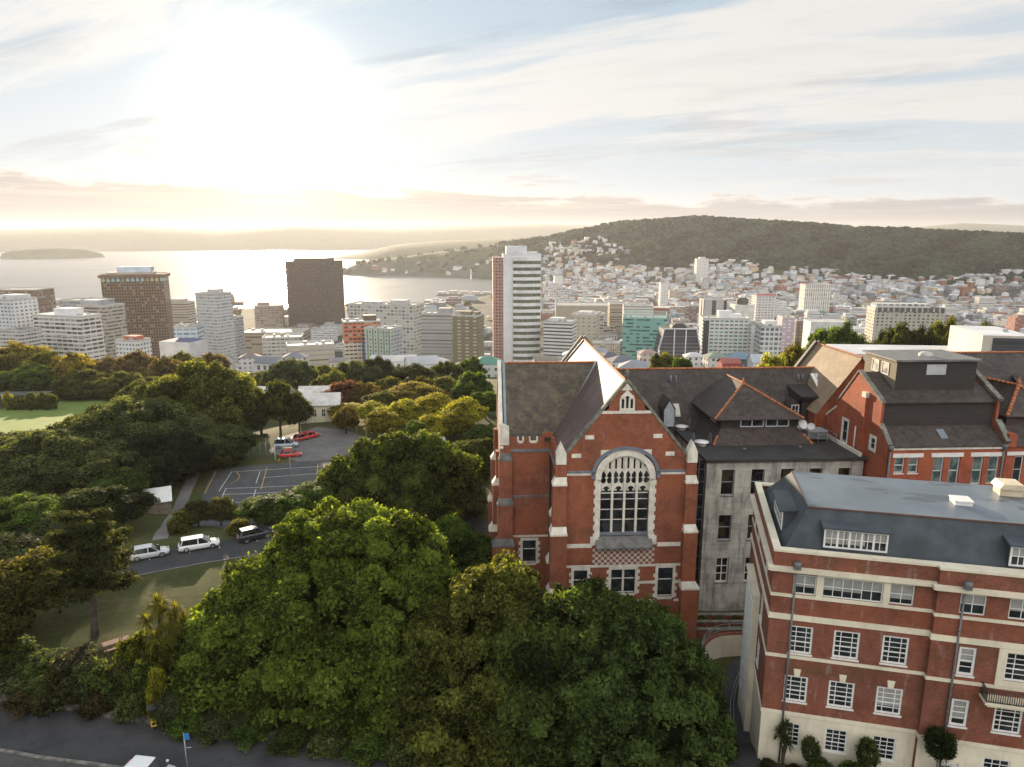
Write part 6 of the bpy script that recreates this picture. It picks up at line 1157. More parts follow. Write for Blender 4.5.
# parking pay pole with tilted panel and yellow box; blue street sign
p = at_z(155, 731, 117); e = empty('parking_meter', (p[0], p[1], hgt(p[0], p[1])), 0.3, 'black roadside post with a tilted solar panel and a yellow box', 'parking meter')
b = MB(); b.tube([(0, 0, -0.2), (0, 0, 2.1)], 0.05, 8); b.build('pole', BLACKM, e); b = MB(); b.prism([(-0.28, 2.05), (0.28, 2.35), (0.28, 2.41), (-0.28, 2.11)], lambda q, d: (d, q[0], q[1]), -0.3, 0.3); b.build('solar_panel', plain('solar_cell', (0.02, 0.025, 0.04), 0.2), e); b = MB(); b.box(-0.2, 0.2, -0.2, 0.05, 0.45, 1.05); b.build('box', YELB, e); b = MB(); b.box(-0.12, 0.12, -0.21, -0.197, 0.6, 0.85); b.build('label_plate', BLACKM, e)
p = at_z(188, 773, 117); e = empty('street_sign', (p[0], p[1], 117.1), 0.0, 'thin street pole with a small blue sign and a short arm', 'sign'); H = at_y(183, 733, p[1])[2] - 117.1
b = MB(); b.tube([(0, 0, -0.3), (0, 0, H)], 0.045, 8); b.tube([(0, 0, H * 0.62), (0.5, -0.1, H * 0.66)], 0.035, 6); b.build('pole', GALV, e); b = MB(); b.box(-0.03, 0.42, -0.04, -0.01, H - 0.55, H - 0.02); b.build('sign_plate', BLUES, e)
# picnic table on the lawn edge
p = gh(117, 648); e = empty('picnic_table', tuple(p), 0.65, 'brown timber picnic table on the brown lawn behind the pine', 'picnic table')
b = MB(); 
for k in range(5): b.box(-1.1, 1.1, -0.4 + 0.165 * k, -0.25 + 0.165 * k, 0.70, 0.75)
b.build('table_top', plain('brown_timber', (0.16, 0.075, 0.055), 0.7, 0.3, 2.0), e)
for s in (-1, 1):
    b = MB(); b.box(-1.1, 1.1, s * 0.78 - 0.14, s * 0.78 + 0.14, 0.42, 0.47); b.build('seat', MATS['brown_timber'], e); b = MB(); b.prism([(-0.85, 0.0), (-0.75, 0.0), (-0.2, 0.70), (-0.3, 0.70)], lambda q, d: (d, q[0], q[1]), s * 0.8 - 0.05, s * 0.8 + 0.05); b.prism([(0.75, 0.0), (0.85, 0.0), (0.3, 0.70), (0.2, 0.70)], lambda q, d: (d, q[0], q[1]), s * 0.8 - 0.05, s * 0.8 + 0.05); b.box(s * 0.8 - 0.04, s * 0.8 + 0.04, -0.8, 0.8, 0.36, 0.419); b.build('leg', MATS['brown_timber'], e)
# chain-link fence behind the court
P0, P1 = gh(200, 463), gh(272, 457); e = empty('mesh_fence', tuple(P0), 0, 'dark wire mesh fence along the back of the tennis courts', 'fence'); n = 12; b = MB(); mw = MB()
m, T = mat('wire_mesh'); v = T.obj(); x, y, z = T.xyz(v); s1 = T.m('LESS_THAN', T.m('FRACT', T.m('MULTIPLY', T.m('ADD', x, z), 5.0)), 0.10); s2 = T.m('LESS_THAN', T.m('FRACT', T.m('MULTIPLY', T.m('SUBTRACT', x, z), 5.0)), 0.10)
tr = T.new('ShaderNodeBsdfTransparent'); pr = T.new('ShaderNodeBsdfPrincipled'); pr.inputs['Base Color'].default_value = (0.10, 0.10, 0.095, 1); mx = T.new('ShaderNodeMixShader'); T.put(mx.inputs[0], T.m('MAXIMUM', s1, s2)); T.l.new(tr.outputs[0], mx.inputs[1]); T.l.new(pr.outputs[0], mx.inputs[2]); o = T.new('ShaderNodeOutputMaterial'); T.l.new(mx.outputs[0], o.inputs[0]); MESHM = m
for k in range(n + 1):
    q = P0 + (P1 - P0) * k / n - P0; zz = hgt(P0[0] + q[0], P0[1] + q[1]) - P0[2]; pb = MB(); pb.tube([(q[0], q[1], zz - .2), (q[0], q[1], zz + 3)], 0.045, 6); pb.build('post', GALV, e)
    if k: mw.poly([(lq[0], lq[1], lz), (q[0], q[1], zz), (q[0], q[1], zz + 2.95), (lq[0], lq[1], lz + 2.95)]); b.tube([(lq[0], lq[1], lz + 2.98), (q[0], q[1], zz + 2.98)], 0.03, 5)
    lq, lz = q, zz
mw.build('wire_mesh', MESHM, e); b.build('rail', GALV, e)
# white shed roof left of the path
p = gh(154, 512); e = empty('shed', tuple(p), 0.45, 'low shed with a plain white sloping roof between the dark trees and the footpath', 'shed'); b = MB(); wall(b, front(-1.5), -2.4, 2.4, -1, 2.0); wall(b, front(1.7), -2.4, 2.4, -1, 3.0); b.poly([(-2.4, -1.5, -1), (-2.4, 1.7, -1), (-2.4, 1.7, 3), (-2.4, -1.5, 2)]); b.poly([(2.4, -1.5, -1), (2.4, 1.7, -1), (2.4, 1.7, 3), (2.4, -1.5, 2)]); b.build('wall', WOODP, e); b = MB(); b.prism([(-1.8, 1.95), (2.0, 3.1), (2.0, 3.2), (-1.8, 2.05)], lambda q, d: (d, q[0], q[1]), -2.7, 2.7); b.build('roof', W_WHITE, e)
# houses among the trees beyond the car park
RUST = plain('pale_iron_roof', (0.55, 0.53, 0.49), 0.35, 0.25, 0.6)
def small_house(px, py, Y, w, d, h, rh, rz, wallm, roofm, label, windows=3, name='house', z=None, cat='house'):
    p = at_y(px, py, Y); z = hgt(p[0], Y) if z is None else z; R = empty(name, (p[0], Y, z), rz, label, cat); b = MB(); hw, hd = w / 2, d / 2; ws = w / (windows * 2 + 1); H = [(-hw + ws * (2 * k + 1), -hw + ws * (2 * k + 2), h * 0.35, h * 0.78) for k in range(windows)]
    wall(b, front(-hd), -hw, hw, -4, h, H, 0.1); wall(b, front(hd), -hw, hw, -4, h); wall(b, leftside(-hw), -hd, hd, -4, h); wall(b, leftside(hw), -hd, hd, -4, h); 
    for s in (-1, 1): b.poly([(s * hw, -hd, h), (s * hw, hd, h), (s * hw, 0, h + rh)])
    b.build('wall', wallm, R); b = MB(); o = 0.4
    for s in (-1, 1): b.poly([(-hw - o, s * (hd + o), h - 0.1), (hw + o, s * (hd + o), h - 0.1), (hw + o, 0, h + rh + 0.12), (-hw - o, 0, h + rh + 0.12)]); b.poly([(-hw - o, s * (hd + o), h - 0.22), (hw + o, s * (hd + o), h - 0.22), (hw + o, s * (hd + o), h - 0.1), (-hw - o, s * (hd + o), h - 0.1)])
    b.build('roof', roofm, R)
    for hh in H: window(R, front(-hd), hh, 2, 2, W_WHITE, G_DARK, 0.05, fw=0.12, mw=0.08)
    return R
small_house(322, 430, 163, 9, 7, 4.6, 2.0, 0.15, W_CREAM, RUST, 'cream hall with a pale iron roof beyond the car park', 4)
small_house(268, 420, 185, 15, 10, 6.5, 2.5, -0.2, W_WHITE, RUST, 'white house with a bright iron roof half hidden left of the cream hall', 4)
small_house(330, 410, 196, 16, 10, 6.0, 3, 0.1, W_WHITE, RUST, 'white house behind the maroon tree with a shining roof', 4)
small_house(430, 450, 128, 5, 4, 3.5, 1.0, 0.3, W_WHITE, plain('lilac_roof', (0.36, 0.36, 0.42), 0.5), 'small house with a lilac grey roof sunk among the green trees', 2)
# dark cricket nets by the field
p = at_y(20, 393, 222); e = empty('practice_nets', (p[0], 222, hgt(p[0], 222)), 0.1, 'dark netted practice cage at the far side of the playing field', 'sports cage'); b = MB()
for x in (-9, -4.5, 0, 4.5, 9):
    for y in (-3, 3): b.tube([(x, y, -1), (x, y, 4)], 0.07, 5)
b.build('frame', BLACKM, e); b = MB(); b.box(-9, 9, -3, 3, 3.9, 4.0); wall(b, front(-3), -9, 9, -1, 3.9); wall(b, front(3), -9, 9, -1, 3.9)
m, T = mat('dark_net'); tr = T.new('ShaderNodeBsdfTransparent'); pr = T.new('ShaderNodeBsdfPrincipled'); pr.inputs['Base Color'].default_value = (0.035, 0.04, 0.035, 1); mx = T.new('ShaderNodeMixShader'); mx.inputs[0].default_value = 0.75; T.l.new(tr.outputs[0], mx.inputs[1]); T.l.new(pr.outputs[0], mx.inputs[2]); o = T.new('ShaderNodeOutputMaterial'); T.l.new(mx.outputs[0], o.inputs[0])
b.build('net', m, e)
# ------------------------------------------------------------------ steps, curved wall and rails between the gothic hall and the brick hall
CW = smooth_path([(17.3, 54.5), (17.7, 58.5), (18.7, 61.6), (20.2, 63.3), (22.2, 63.9), (26, 63.9)], 0.25); e = empty('curved_wall', (0, 0, 0), 0, 'curved cream retaining wall with a brick capping and grey railing beside the brick hall', 'wall'); b = MB(); c = MB(); rl = MB()
O0, O1 = offs(CW, -0.18), offs(CW, 0.18); zt = 117.7
for i in range(len(CW) - 1):
    for O in (O0, O1): b.poly([(*O[i], 112), (*O[i + 1], 112), (*O[i + 1], zt), (*O[i], zt)])
    c.mesh([(*O0[i], zt), (*O0[i + 1], zt), (*O1[i + 1], zt), (*O1[i], zt), (*O0[i], zt + .16), (*O0[i + 1], zt + .16), (*O1[i + 1], zt + .16), (*O1[i], zt + .16)], [(4, 5, 6, 7), (0, 1, 5, 4), (2, 3, 7, 6)])
b.poly([(*O0[0], 112), (*O1[0], 112), (*O1[0], zt), (*O0[0], zt)]); b.build('wall', W_CREAM, e); c.build('capping', BRICKC := plain('brick_capping', (0.22, 0.075, 0.045), 0.8, 0.3), e)
for z in (0.35, 0.65, 1.0): rl.tube([(*q, zt + 0.16 + z) for q in CW[::2]], 0.018, 5)
for q in CW[::5]: rl.tube([(*q, zt + .1), (*q, zt + 1.2)], 0.03, 5)
rl.build('railing', GALV, e)
pa = smooth_path([(24.0, 62.5), (21.5, 59), (19.3, 54.5), (17.6, 49.5), (16.6, 44.5), (16.0, 38)]); strip('side_path', pa, -1.6, 1.5, A_ROAD, 0.12, n=5)
e = empty('handrail', (0, 0, 0), 0, 'pale double handrail running down the middle of the side path', 'handrail'); b = MB(); q = np.column_stack([offs(pa, 0.0), height(pa[:, 0], pa[:, 1])])
for s in (0.0, 0.25): b.tube([(p_[0] + s, p_[1], p_[2] + 1.05) for p_ in q[3:-9:2]], 0.022, 5)
for p_ in q[3:-9:4]: b.tube([(p_[0], p_[1], p_[2]), (p_[0], p_[1], p_[2] + 1.05)], 0.03, 5)
b.build('rail', GALV, e)
e = empty('garden_steps', (15.9, 54.0, 0), -0.06, 'flight of dark stone steps between the trees and the curved wall', 'steps'); b = MB(); dk = plain('dark_step_stone', (0.075, 0.078, 0.072), 0.85, 0.4, 2.0)
for k in range(22): b.box(-1.1, 1.15, k * 0.55, (k + 1) * 0.55, 112, 117.6 - k * 0.11)
b.build('flight', dk, e); b = MB()
for s in (-1.15,): b.tube([(s, 0, 118.6), (s, 12.1, 116.2)], 0.035, 5); [b.tube([(s, k * 2.4, 117.5 - k * .48), (s, k * 2.4, 118.6 - k * .48)], 0.03, 5) for k in range(6)]
b.build('rail', GALV, e)
for k, (y, z, lab) in enumerate([(67.2, 116.1, 'nearest'), (69.2, 115.8, 'middle'), (71.2, 115.5, 'farthest')]):
    b = MB(); b.box(14.9, 28, y, y + 0.35, 112, z); e = empty('terrace_wall', (0, 0, 0), 0, '%s of the three low brick terrace walls under the stained grey block' % lab, 'wall', 'low terrace walls'); b.build('wall', BRICKC, e); b = MB(); b.box(14.85, 28, y - 0.06, y + 0.41, z, z + 0.12); b.build('capping', COPING, e)
pr_ = lambda *a: None
for k in range(12):
    tree_at('shrub', 16.0 + k * 0.95 + 0.3 * math.sin(k * 3), 68.3 + 2.0 * (k % 2), 114.9, 0.75, 1.0, OLV if k % 3 else (0.12, 0.10, 0.04), 'low clipped shrub', 'under the stained grey block', name='shrub', cat='shrub')
# rooftop things that could be lifted away
def dish(u, v, z, r, aim, label):
    e = empty('satellite_dish', church_at(u, v, z), aim, label, 'satellite dish'); b = MB(); prof = [(r * k / 6, 0.35 * r * (k / 6) ** 2) for k in range(7)]; n = 20; tl = math.radians(62); V = []
    for q, h in prof:
        for k in range(n): x, y0, z0 = q * math.cos(2 * math.pi * k / n), q * math.sin(2 * math.pi * k / n), h; V.append((x, y0 * math.cos(tl) - z0 * math.sin(tl), y0 * math.sin(tl) + z0 * math.cos(tl) + r + 0.25))
    b.mesh(V, [(i * n + k, i * n + (k + 1) % n, (i + 1) * n + (k + 1) % n, (i + 1) * n + k) for i in range(6) for k in range(n)], 0, True); b.build('reflector', plain('dish_white', (0.60, 0.60, 0.58), 0.5, 0.1), e); b = MB(); b.tube([(0, 0.15, 0), (0, 0.1, r + 0.2)], 0.05, 6); b.tube([(0, 0, 0.3), (0, -r * 0.9, r * 0.75)], 0.025, 5); b.build('mount', PIPE, e)
dish(31.4, 13.4, 13.9, 0.62, 0.35, 'white satellite dish beside the penthouse windows on the annexe roof'); dish(32.9, 14.0, 13.6, 0.45, -0.5, 'black edged small satellite dish at the right corner of the penthouse skirt')
for u, v, lab in ((18.6, 19.6, 'flat white roof disc beside the arched louvre dormer'), (19.0, 12.6, 'flat white roof disc with wire hoops at the left edge of the annexe roof')):
    e = empty('roof_vent', church_at(u, v, 12.6), 0, lab, 'roof vent'); b = MB(); b.lathe([(0.55, 0), (0.6, 0.35), (0.85, 0.36), (0.85, 0.48), (0, 0.62)], n=18); b.build('cap', W_WHITE, e); b = MB()
    for s in (-1.0, 1.0): b.tube([(s + 0.5 * math.cos(t) * s * -0.0, 0.5 * math.cos(t), 0.75 + 0.75 * math.sin(t)) for t in np.linspace(-1.2, 4.3, 16)], 0.025, 4)
    b.build('hoop', GALV, e)
e = empty('air_conditioner', church_at(33.6, 14.4, 12.62), math.radians(2.7), 'grey box of air plant with louvred sides on the annexe roof terrace', 'air conditioner'); b = MB(); b.box(-1.2, 1.2, -0.9, 0.9, 0.25, 1.25); b.build('casing', plain('plant_grey', (0.30, 0.31, 0.31), 0.5), e); b = MB()
for k in range(6): b.box(-1.1, 1.1, -0.96, -0.902, 0.35 + 0.14 * k, 0.42 + 0.14 * k)
b.build('louvre', PIPE, e); b = MB(); [b.box(x - .08, x + .08, y - .08, y + .08, 0, 0.25) for x in (-1, 1) for y in (-.7, .7)]; b.build('foot', BLACKM, e)
e = empty('roof_railing', church_at(33.2, 9.0, 12.62), math.radians(2.7), 'thin steel safety railing round the annexe roof terrace', 'railing'); b = MB()
for z in (0.55, 1.1): b.tube([(0, 8.5, z), (0, 3.6, z), (2.2, 3.6, z), (2.2, 8.5, z)], 0.03, 5)
for q in ((0, 8.5), (0, 6), (0, 3.6), (1.1, 3.6), (2.2, 3.6), (2.2, 6), (2.2, 8.5)): b.tube([(*q, 0), (*q, 1.1)], 0.03, 5)
b.build('rail', GALV, e)
# ------------------------------------------------------------------ the city below
RR = random.Random(5)
ROOFG = plain('flat_roof_grey', (0.30, 0.30, 0.29), 0.8, 0.35, 0.15); ROOFW = plain('flat_roof_pale', (0.48, 0.47, 0.45), 0.75, 0.3, 0.15); CONC = plain('pale_concrete', (0.42, 0.41, 0.38), 0.85, 0.2, 0.1); PLANTM = plain('roof_plant', (0.36, 0.36, 0.35), 0.7, 0.3, 0.3)
LAND = []                                                   # (px, py, phrase): named buildings that labels of lesser ones can point to
OCC = []                                                    # footprints already taken
def footprint(x0, x1, ytop, Y, dep, rot):
    """centre, width and height of a building whose picture box spans x0..x1 and whose roof shows at ytop, with its front at distance Y"""
    c, s = abs(math.cos(rot)), abs(math.sin(rot)); pc = at_y((x0 + x1) / 2, ytop, Y); z = hgt(pc[0], Y); depth = (np.array([pc[0], Y, (pc[2] + z) / 2]) - CAM) @ FW
    W = (x1 - x0) * depth / F; w = max(4.0, (W - dep * s) / c); return pc[0], Y + dep / 2, z, w, max(4.0, pc[2] - z)
def slab(b, w, d, z0, z1, m=0, roof=1, cx=0, cy=0):
    x0, x1, y0, y1 = cx - w / 2, cx + w / 2, cy - d / 2, cy + d / 2
    b.mesh([(x0, y0, z0), (x1, y0, z0), (x1, y1, z0), (x0, y1, z0), (x0, y0, z1), (x1, y0, z1), (x1, y1, z1), (x0, y1, z1)], [(0, 1, 5, 4), (1, 2, 6, 5), (2, 3, 7, 6), (3, 0, 4, 7)], m); b.poly([(x0, y0, z1), (x1, y0, z1), (x1, y1, z1), (x0, y1, z1)], roof)
def tower(name, label, box, Y, dep, rot, fm, roofm=None, plant=None, bands=None, parapet=True, cat='building', phrase=None, base=-6.0, crown=None):
    x0, x1, yt = box; x, yc, z, w, H = footprint(x0, x1, yt, Y, dep, rot); R = empty(name, (x, yc, z), rot, label, cat); OCC.append((x, yc, max(w, dep) * 0.62)); b = MB(); slab(b, w, dep, base, H, 0, 1)
    b.build('wall', [fm, roofm or ROOFG], R); t = 0.5
    if parapet:
        b = MB(); h = 0.9
        for a in ((-w / 2 - .15, w / 2 + .15, -dep / 2 - .15, -dep / 2 + t), (-w / 2 - .15, w / 2 + .15, dep / 2 - t, dep / 2 + .15), (-w / 2 - .15, -w / 2 + t, -dep / 2 + t, dep / 2 - t), (w / 2 - t, w / 2 + .15, -dep / 2 + t, dep / 2 - t)): b.box(*a, H - 0.5, H + h)
        b.build('parapet', CONC if parapet is True else parapet, R)
    for q in (plant or []):
        cx, cy_, pw, pd, ph, pm = q; b = MB(); slab(b, pw * w, pd * dep, H - 0.1, H + ph, 0, 0, cx * w, cy_ * dep); b.build('plant_room', pm or PLANTM, R)
    rq = random.Random(int(x0 * 13 + Y))
    if Y < 1000 and parapet:
        for k in range(3):
            b = MB(); pw, pd = rq.uniform(1.5, 3.5), rq.uniform(1.5, 3.5); cx, cy_ = rq.uniform(-.38, .38) * w, rq.uniform(-.4, .4) * dep; slab(b, pw, pd, H - .1, H + rq.uniform(1.2, 2.6), 0, 0, cx, cy_); b.build('roof_plant', PLANTM, R)
    if bands:
        n, z0, z1, th, m, over = bands; first = None
        for k in range(n):
            zz = z0 * H + (z1 - z0) * H * k / max(1, n - 1)
            if first is None:
                b = MB(); b.box(-w / 2 - over, w / 2 + over, -dep / 2 - over, dep / 2 + over, 0, th); first = b.build('floor_band', m, R); first.location.z = zz
            else:
                c = first.copy(); link(c, R); c.location = (0, 0, zz)
    LAND.append(((x0 + x1) / 2, yt, phrase or 'the ' + ' '.join(label.split()[:4]), Y)); return R, w, H
C = lambda *a: plain('c_%02d_%02d_%02d' % tuple(int(v * 99) for v in a), a, 0.8, 0.2, 0.1)
# brown bank tower (left)
R, w, H = tower('office_tower', 'tall brown office tower with a pale blue box on its roof, left by the harbour', (96, 158, 275), 880, 38, 0.28, facade('brown_tower', (0.16, 0.098, 0.056), (0.035, 0.030, 0.026), 3.1, 3.7, (0.18, 0.82), (0.22, 0.9), 0.12, alt=(0.25, 0.2, 0.14)), plant=[(0.02, 0, .55, .5, 9.5, C(.46, .52, .58)), (-0.05, 0, .75, .7, 3, C(.4, .36, .32))], parapet=C(.22, .15, .10), phrase='the tall brown office tower')
b = MB(); b.box(-w / 2 - 2.2, w / 2 + 2.2, -21.2, 21.2, H - 3.2, H + .2); b.build('cornice', C(.15, .09, .055), R); b = MB(); b.box(-w / 2 + .4, w / 2 + .15, -19.3, 19.3, H - 8.0, H - 3.3); b.build('lit_storey', facade('lit_storey', (0.13, 0.08, 0.05), (0.42, 0.40, 0.22), 5.5, 30, (0.2, 0.8), (0.0, 1.0), 0.5, alt=(0.25, 0.42, 0.5)), R)
# dark tower against the glare
R, w, H = tower('office_tower', 'dark brown square tower standing against the sun glare on the water', (284, 334, 262), 1130, 60, -0.12, facade('dark_tower', (0.13, 0.095, 0.072), (0.05, 0.04, 0.032), 2.6, 3.6, (0.25, 0.75), (0.3, 0.85), 0.1, alt=(0.16, 0.13, 0.1)), plant=[(0, 0, .7, .7, 5.5, C(.13, .10, .08))], parapet=C(.12, .09, .07), phrase='the dark brown square tower')
# white and pink tower with the bowed glass front
R, w, H = tower('apartment_tower', 'tall white tower with a pink left flank and bowed bands of dark glass', (502, 541, 255), 740, 26, 0.06, facade('white_tower', (0.62, 0.62, 0.62), (0.3, 0.3, 0.3), 50, 3.4, (0.6, 0.61), (0.3, 0.7), 0), parapet=C(.6, .6, .6), plant=[(-.14, 0, .55, .6, 9, C(.62, .63, .65)), (0.02, 0, .8, .7, 3, C(.58, .58, .58))], phrase='the tall white tower')
b = MB(); b.box(-w / 2 - 10.5, -w / 2 - .02, -11.0, 14, -6, H - 2.5); b.build('side_wing', facade('pink_flank', (0.36, 0.20, 0.17), (0.10, 0.055, 0.055), 3.4, 3.35, (0.25, 0.75), (0.25, 0.75), 0.2, alt=(0.2, 0.14, 0.14)), R)
BW, BG = C(.62, .62, .62), glass('bowed_glass', (0.05, 0.06, 0.04), 0.15, 0.3, (0.28, 0.26, 0.16)); u0, u1 = -w / 2 + w * 0.26, w / 2 - 0.4
def bow(z0, z1, o, m, name):
    P = [(u0 + (u1 - u0) * k / 12, -13.0 - o - 3.2 * math.sin(math.pi * (0.12 + 0.88 * k / 12)) * 0.9) for k in range(13)]; b = MB(); b.prism([(u0, -12.8)] + P + [(u1, -12.8)], lambda p, d: (p[0], p[1], d), z0, z1); return b.build(name, m, R)
nf = 17; fh = (H - 8) / nf
for k in range(nf): bow(2 + k * fh, 2 + k * fh + fh * .50, 0.25, BW, 'floor_band'); bow(2 + k * fh + fh * .5, 2 + (k + 1) * fh, 0.0, BG, 'window_band')
bow(H - 6, H - 2.0, 0.3, BW, 'floor_band')
WF_ = lambda n, c, **k: facade(n, c, **k)
# left foreground of the city
tower('office_block', 'white slab block with open shaded balconies above the autumn ridge', (26, 92, 316), 600, 22, -0.30, facade('balcony_block', (0.60, 0.585, 0.55), (0.10, 0.095, 0.075), 6, 3.6, (0.06, 0.94), (0.32, 0.86), 0.35), roofm=ROOFW, plant=[(0.05, 0, .35, .6, 6, C(.6, .6, .6))], bands=(6, .15, 1.0, .5, C(.62, .6, .57), .5), phrase='the white balcony block')
tower('office_block', 'beige grid fronted slab between the white balcony block and the brown tower', (74, 112, 306), 690, 26, -0.22, facade('beige_grid', (0.36, 0.33, 0.28), (0.12, 0.11, 0.10), 2.8, 3.5, (0.0, 1.0), (0.35, 0.8), 0.3), plant=[(-.2, 0, .6, .6, 5, C(.33, .35, .37))], phrase='the beige grid slab')
tower('office_block', 'grey roofed long block half hidden behind the white balcony block', (58, 100, 301), 760, 30, -0.1, facade('grey_left', (0.30, 0.32, 0.34), (0.14, 0.16, 0.18), 4, 3.6, (0.1, .9), (.3, .7)), phrase='the grey roofed long block')
tower('apartment_block', 'pale blue white apartment block cut by the left edge of the view', (-14, 22, 300), 610, 24, -0.3, facade('pale_apart', (0.55, 0.57, 0.58), (0.16, 0.17, 0.18), 4.2, 3.2, (0.15, 0.7), (0.3, 0.75), 0.3), plant=[(0.1, 0, .7, .6, 4, C(.55, .56, .57))], phrase='the pale apartment block')
tower('office_block', 'low brown glass block at the harbour edge far left', (-6, 37, 290), 1080, 40, 0.0, facade('brown_low', (0.17, 0.10, 0.06), (0.14, 0.09, 0.06), 5, 4, (0.05, 0.95), (0.1, 0.6), 0.3), phrase='the low brown glass block')
tower('hostel_block', 'small white block with a red roof box among the autumn trees', (113, 143, 341), 520, 14, -0.25, facade('small_white', (0.60, 0.60, 0.585), (0.14, 0.14, 0.14), 3, 3.2, (0.25, 0.75), (0.3, 0.75), 0.2), roofm=ROOFW, plant=[(0.05, 0, .55, .6, 3.2, C(.38, .11, .07))], phrase='the red topped white block')
tower('warehouse', 'long hall with a deep blue roof right of the red topped white block', (157, 197, 342), 560, 22, -0.2, C(.55, .55, .54), roofm=C(.06, .07, .16), parapet=False, phrase='the blue roofed hall')
tower('car_park_building', 'dark low block left under the white balcony block', (-4, 27, 331), 560, 20, -0.2, facade('dark_lowl', (0.45, 0.44, 0.42), (0.10, 0.09, 0.085), 3, 3, (0.1, 0.9), (0.2, 0.6)), roofm=C(.10, .10, .10), phrase='the dark low block')
tower('apartment_tower', 'slender white tower with a grey window grid left of the sun glare', (193, 225, 294), 720, 22, -0.35, facade('slender', (0.47, 0.47, 0.47), (0.34, 0.35, 0.36), 3.2, 3.3, (0.1, 0.9), (0.25, 0.8), 0.5), plant=[(0.1, 0, .4, .5, 4.5, C(.45, .45, .46))], phrase='the slender white tower')
tower('apartment_tower', 'narrow grey tower touching the right side of the slender white tower', (224, 238, 318), 760, 16, -0.2, facade('slender2', (0.34, 0.34, 0.35), (0.2, 0.2, 0.21), 3, 3.3, (0.1, 0.9), (0.3, 0.8), 0.4), phrase='the narrow grey tower')
tower('office_block', 'cream stepped block on the waterfront between the brown and the slender towers', (163, 187, 303), 980, 24, 0.0, facade('cream_step', (0.46, 0.42, 0.36), (0.16, 0.14, 0.12), 50, 3.6, (0.0, 1.0), (0.35, 0.7)), plant=[(0, 0, .55, .6, 5, C(.45, .4, .35))], phrase='the cream stepped block')
tower('office_block', 'pale blue low block in front of the cream stepped block', (172, 196, 327), 640, 18, 0.1, facade('pale_blue_low', (0.46, 0.53, 0.58), (0.2, 0.24, 0.28), 6, 4, (0.1, .9), (.3, .7)), phrase='the pale blue low block')
tower('office_block', 'tan block with a blue left edge beside the dark tower', (249, 281, 306), 1150, 40, 0.25, facade('tan_wf', (0.30, 0.25, 0.20), (0.18, 0.15, 0.13), 6, 4, (0.1, 0.9), (0.3, 0.7)), plant=[(-.2, 0, .4, .5, 5, C(.3, .25, .2))], phrase='the tan waterfront block')
tower('car_park_building', 'long low brown parking building below the dark tower', (236, 302, 333), 820, 40, 0.05, facade('brown_park', (0.33, 0.26, 0.19), (0.09, 0.07, 0.055), 60, 4.2, (0, 1), (.45, .85)), roofm=C(.34, .30, .25), phrase='the brown parking building')
tower('office_block', 'block with orange upper floors and a blue lower corner', (337, 379, 322), 600, 22, 0.30, facade('orange_block', (0.44, 0.145, 0.075), (0.09, 0.06, 0.055), 3.5, 3.4, (0.1, 0.9), (0.3, 0.8), 0.2), roofm=ROOFW, plant=[(.25, .1, .35, .5, 4.5, C(.1, .08, .07))], phrase='the orange block')
R = bpy.data.objects[[o.name for o in COL.objects if o.get('label', '').startswith('block with orange')][0]]
x, yc, z, w, H = footprint(337, 379, 322, 600, 22, 0.30); b = MB(); b.box(-w * .02, w / 2 + .25, -11.3, 11.25, -6, H * .62); b.build('corner_bay', facade('blue_corner', (0.09, 0.17, 0.36), (0.07, 0.08, 0.10), 3.5, 3.4, (0.1, 0.9), (0.45, 0.85), 0.2), R); b = MB(); b.box(-w / 2 - .25, -w * .025, -11.3, 11.25, -6, H * .62); b.build('lower_wall', facade('cream_lower', (0.5, 0.44, 0.36), (0.10, 0.09, 0.08), 3.5, 3.4, (0.1, 0.9), (0.45, 0.85), 0.2), R)
R, w, H = tower('office_block', 'white block striped with bright green panels right of the orange block', (363, 399, 329), 585, 20, -0.32, facade('green_striped', (0.42, 0.43, 0.44), (0.10, 0.11, 0.13), 2.6, 3.2, (0.3, 0.8), (0.15, 0.75), 0.3), roofm=ROOFW, phrase='the green striped block')
for k, u in enumerate((-.38, -.18, .02, .22, .42)):
    b = MB(); b.box(u * w - .55, u * w + .55, -10.28, -10.05, 1 + (k % 2) * 3, H - .6); b.build('green_panel', C(.12, .30, .07), R)
tower('apartment_block', 'wide pale block with a square window grid behind the orange and green blocks', (346, 421, 305), 800, 30, -0.25, facade('pale_grid', (0.46, 0.44, 0.38), (0.22, 0.25, 0.27), 4.6, 3.9, (0.14, 0.86), (0.18, 0.8), 0.45, alt=(0.4, 0.42, 0.42)), plant=[(.22, 0, .22, .5, 5, C(.45, .44, .42)), (-.2, 0, .3, .3, 2.5, None)], phrase='the wide pale grid block')
tower('office_block', 'grey banded office block right of the wide pale grid block', (421, 455, 314), 700, 26, -0.12, facade('grey_banded', (0.33, 0.33, 0.31), (0.20, 0.20, 0.19), 60, 3.5, (0, 1), (.4, .75)), plant=[(.2, 0, .4, .5, 5, C(.3, .3, .3))], phrase='the grey banded block')
tower('apartment_block', 'olive brown block with pale balcony stacks left of the tall white tower', (452, 483, 316), 640, 22, -0.2, facade('olive_block', (0.17, 0.14, 0.075), (0.42, 0.40, 0.34), 7.5, 3.2, (0.35, 0.8), (.35, .75), 0.2), plant=[(-.1, 0, .5, .5, 3.5, C(.2, .18, .1)), (.33, 0, .2, .5, 3, C(.15, .13, .08))], phrase='the olive brown block')
tower('office_block', 'cream low rise with a blank tan side below the brown parking building', (280, 332, 346), 500, 20, 0.35, facade('cream_low', (0.40, 0.36, 0.28), (0.16, 0.14, 0.11), 60, 3.6, (0.0, 1.0), (.5, .8)), roofm=ROOFW, phrase='the cream low rise')
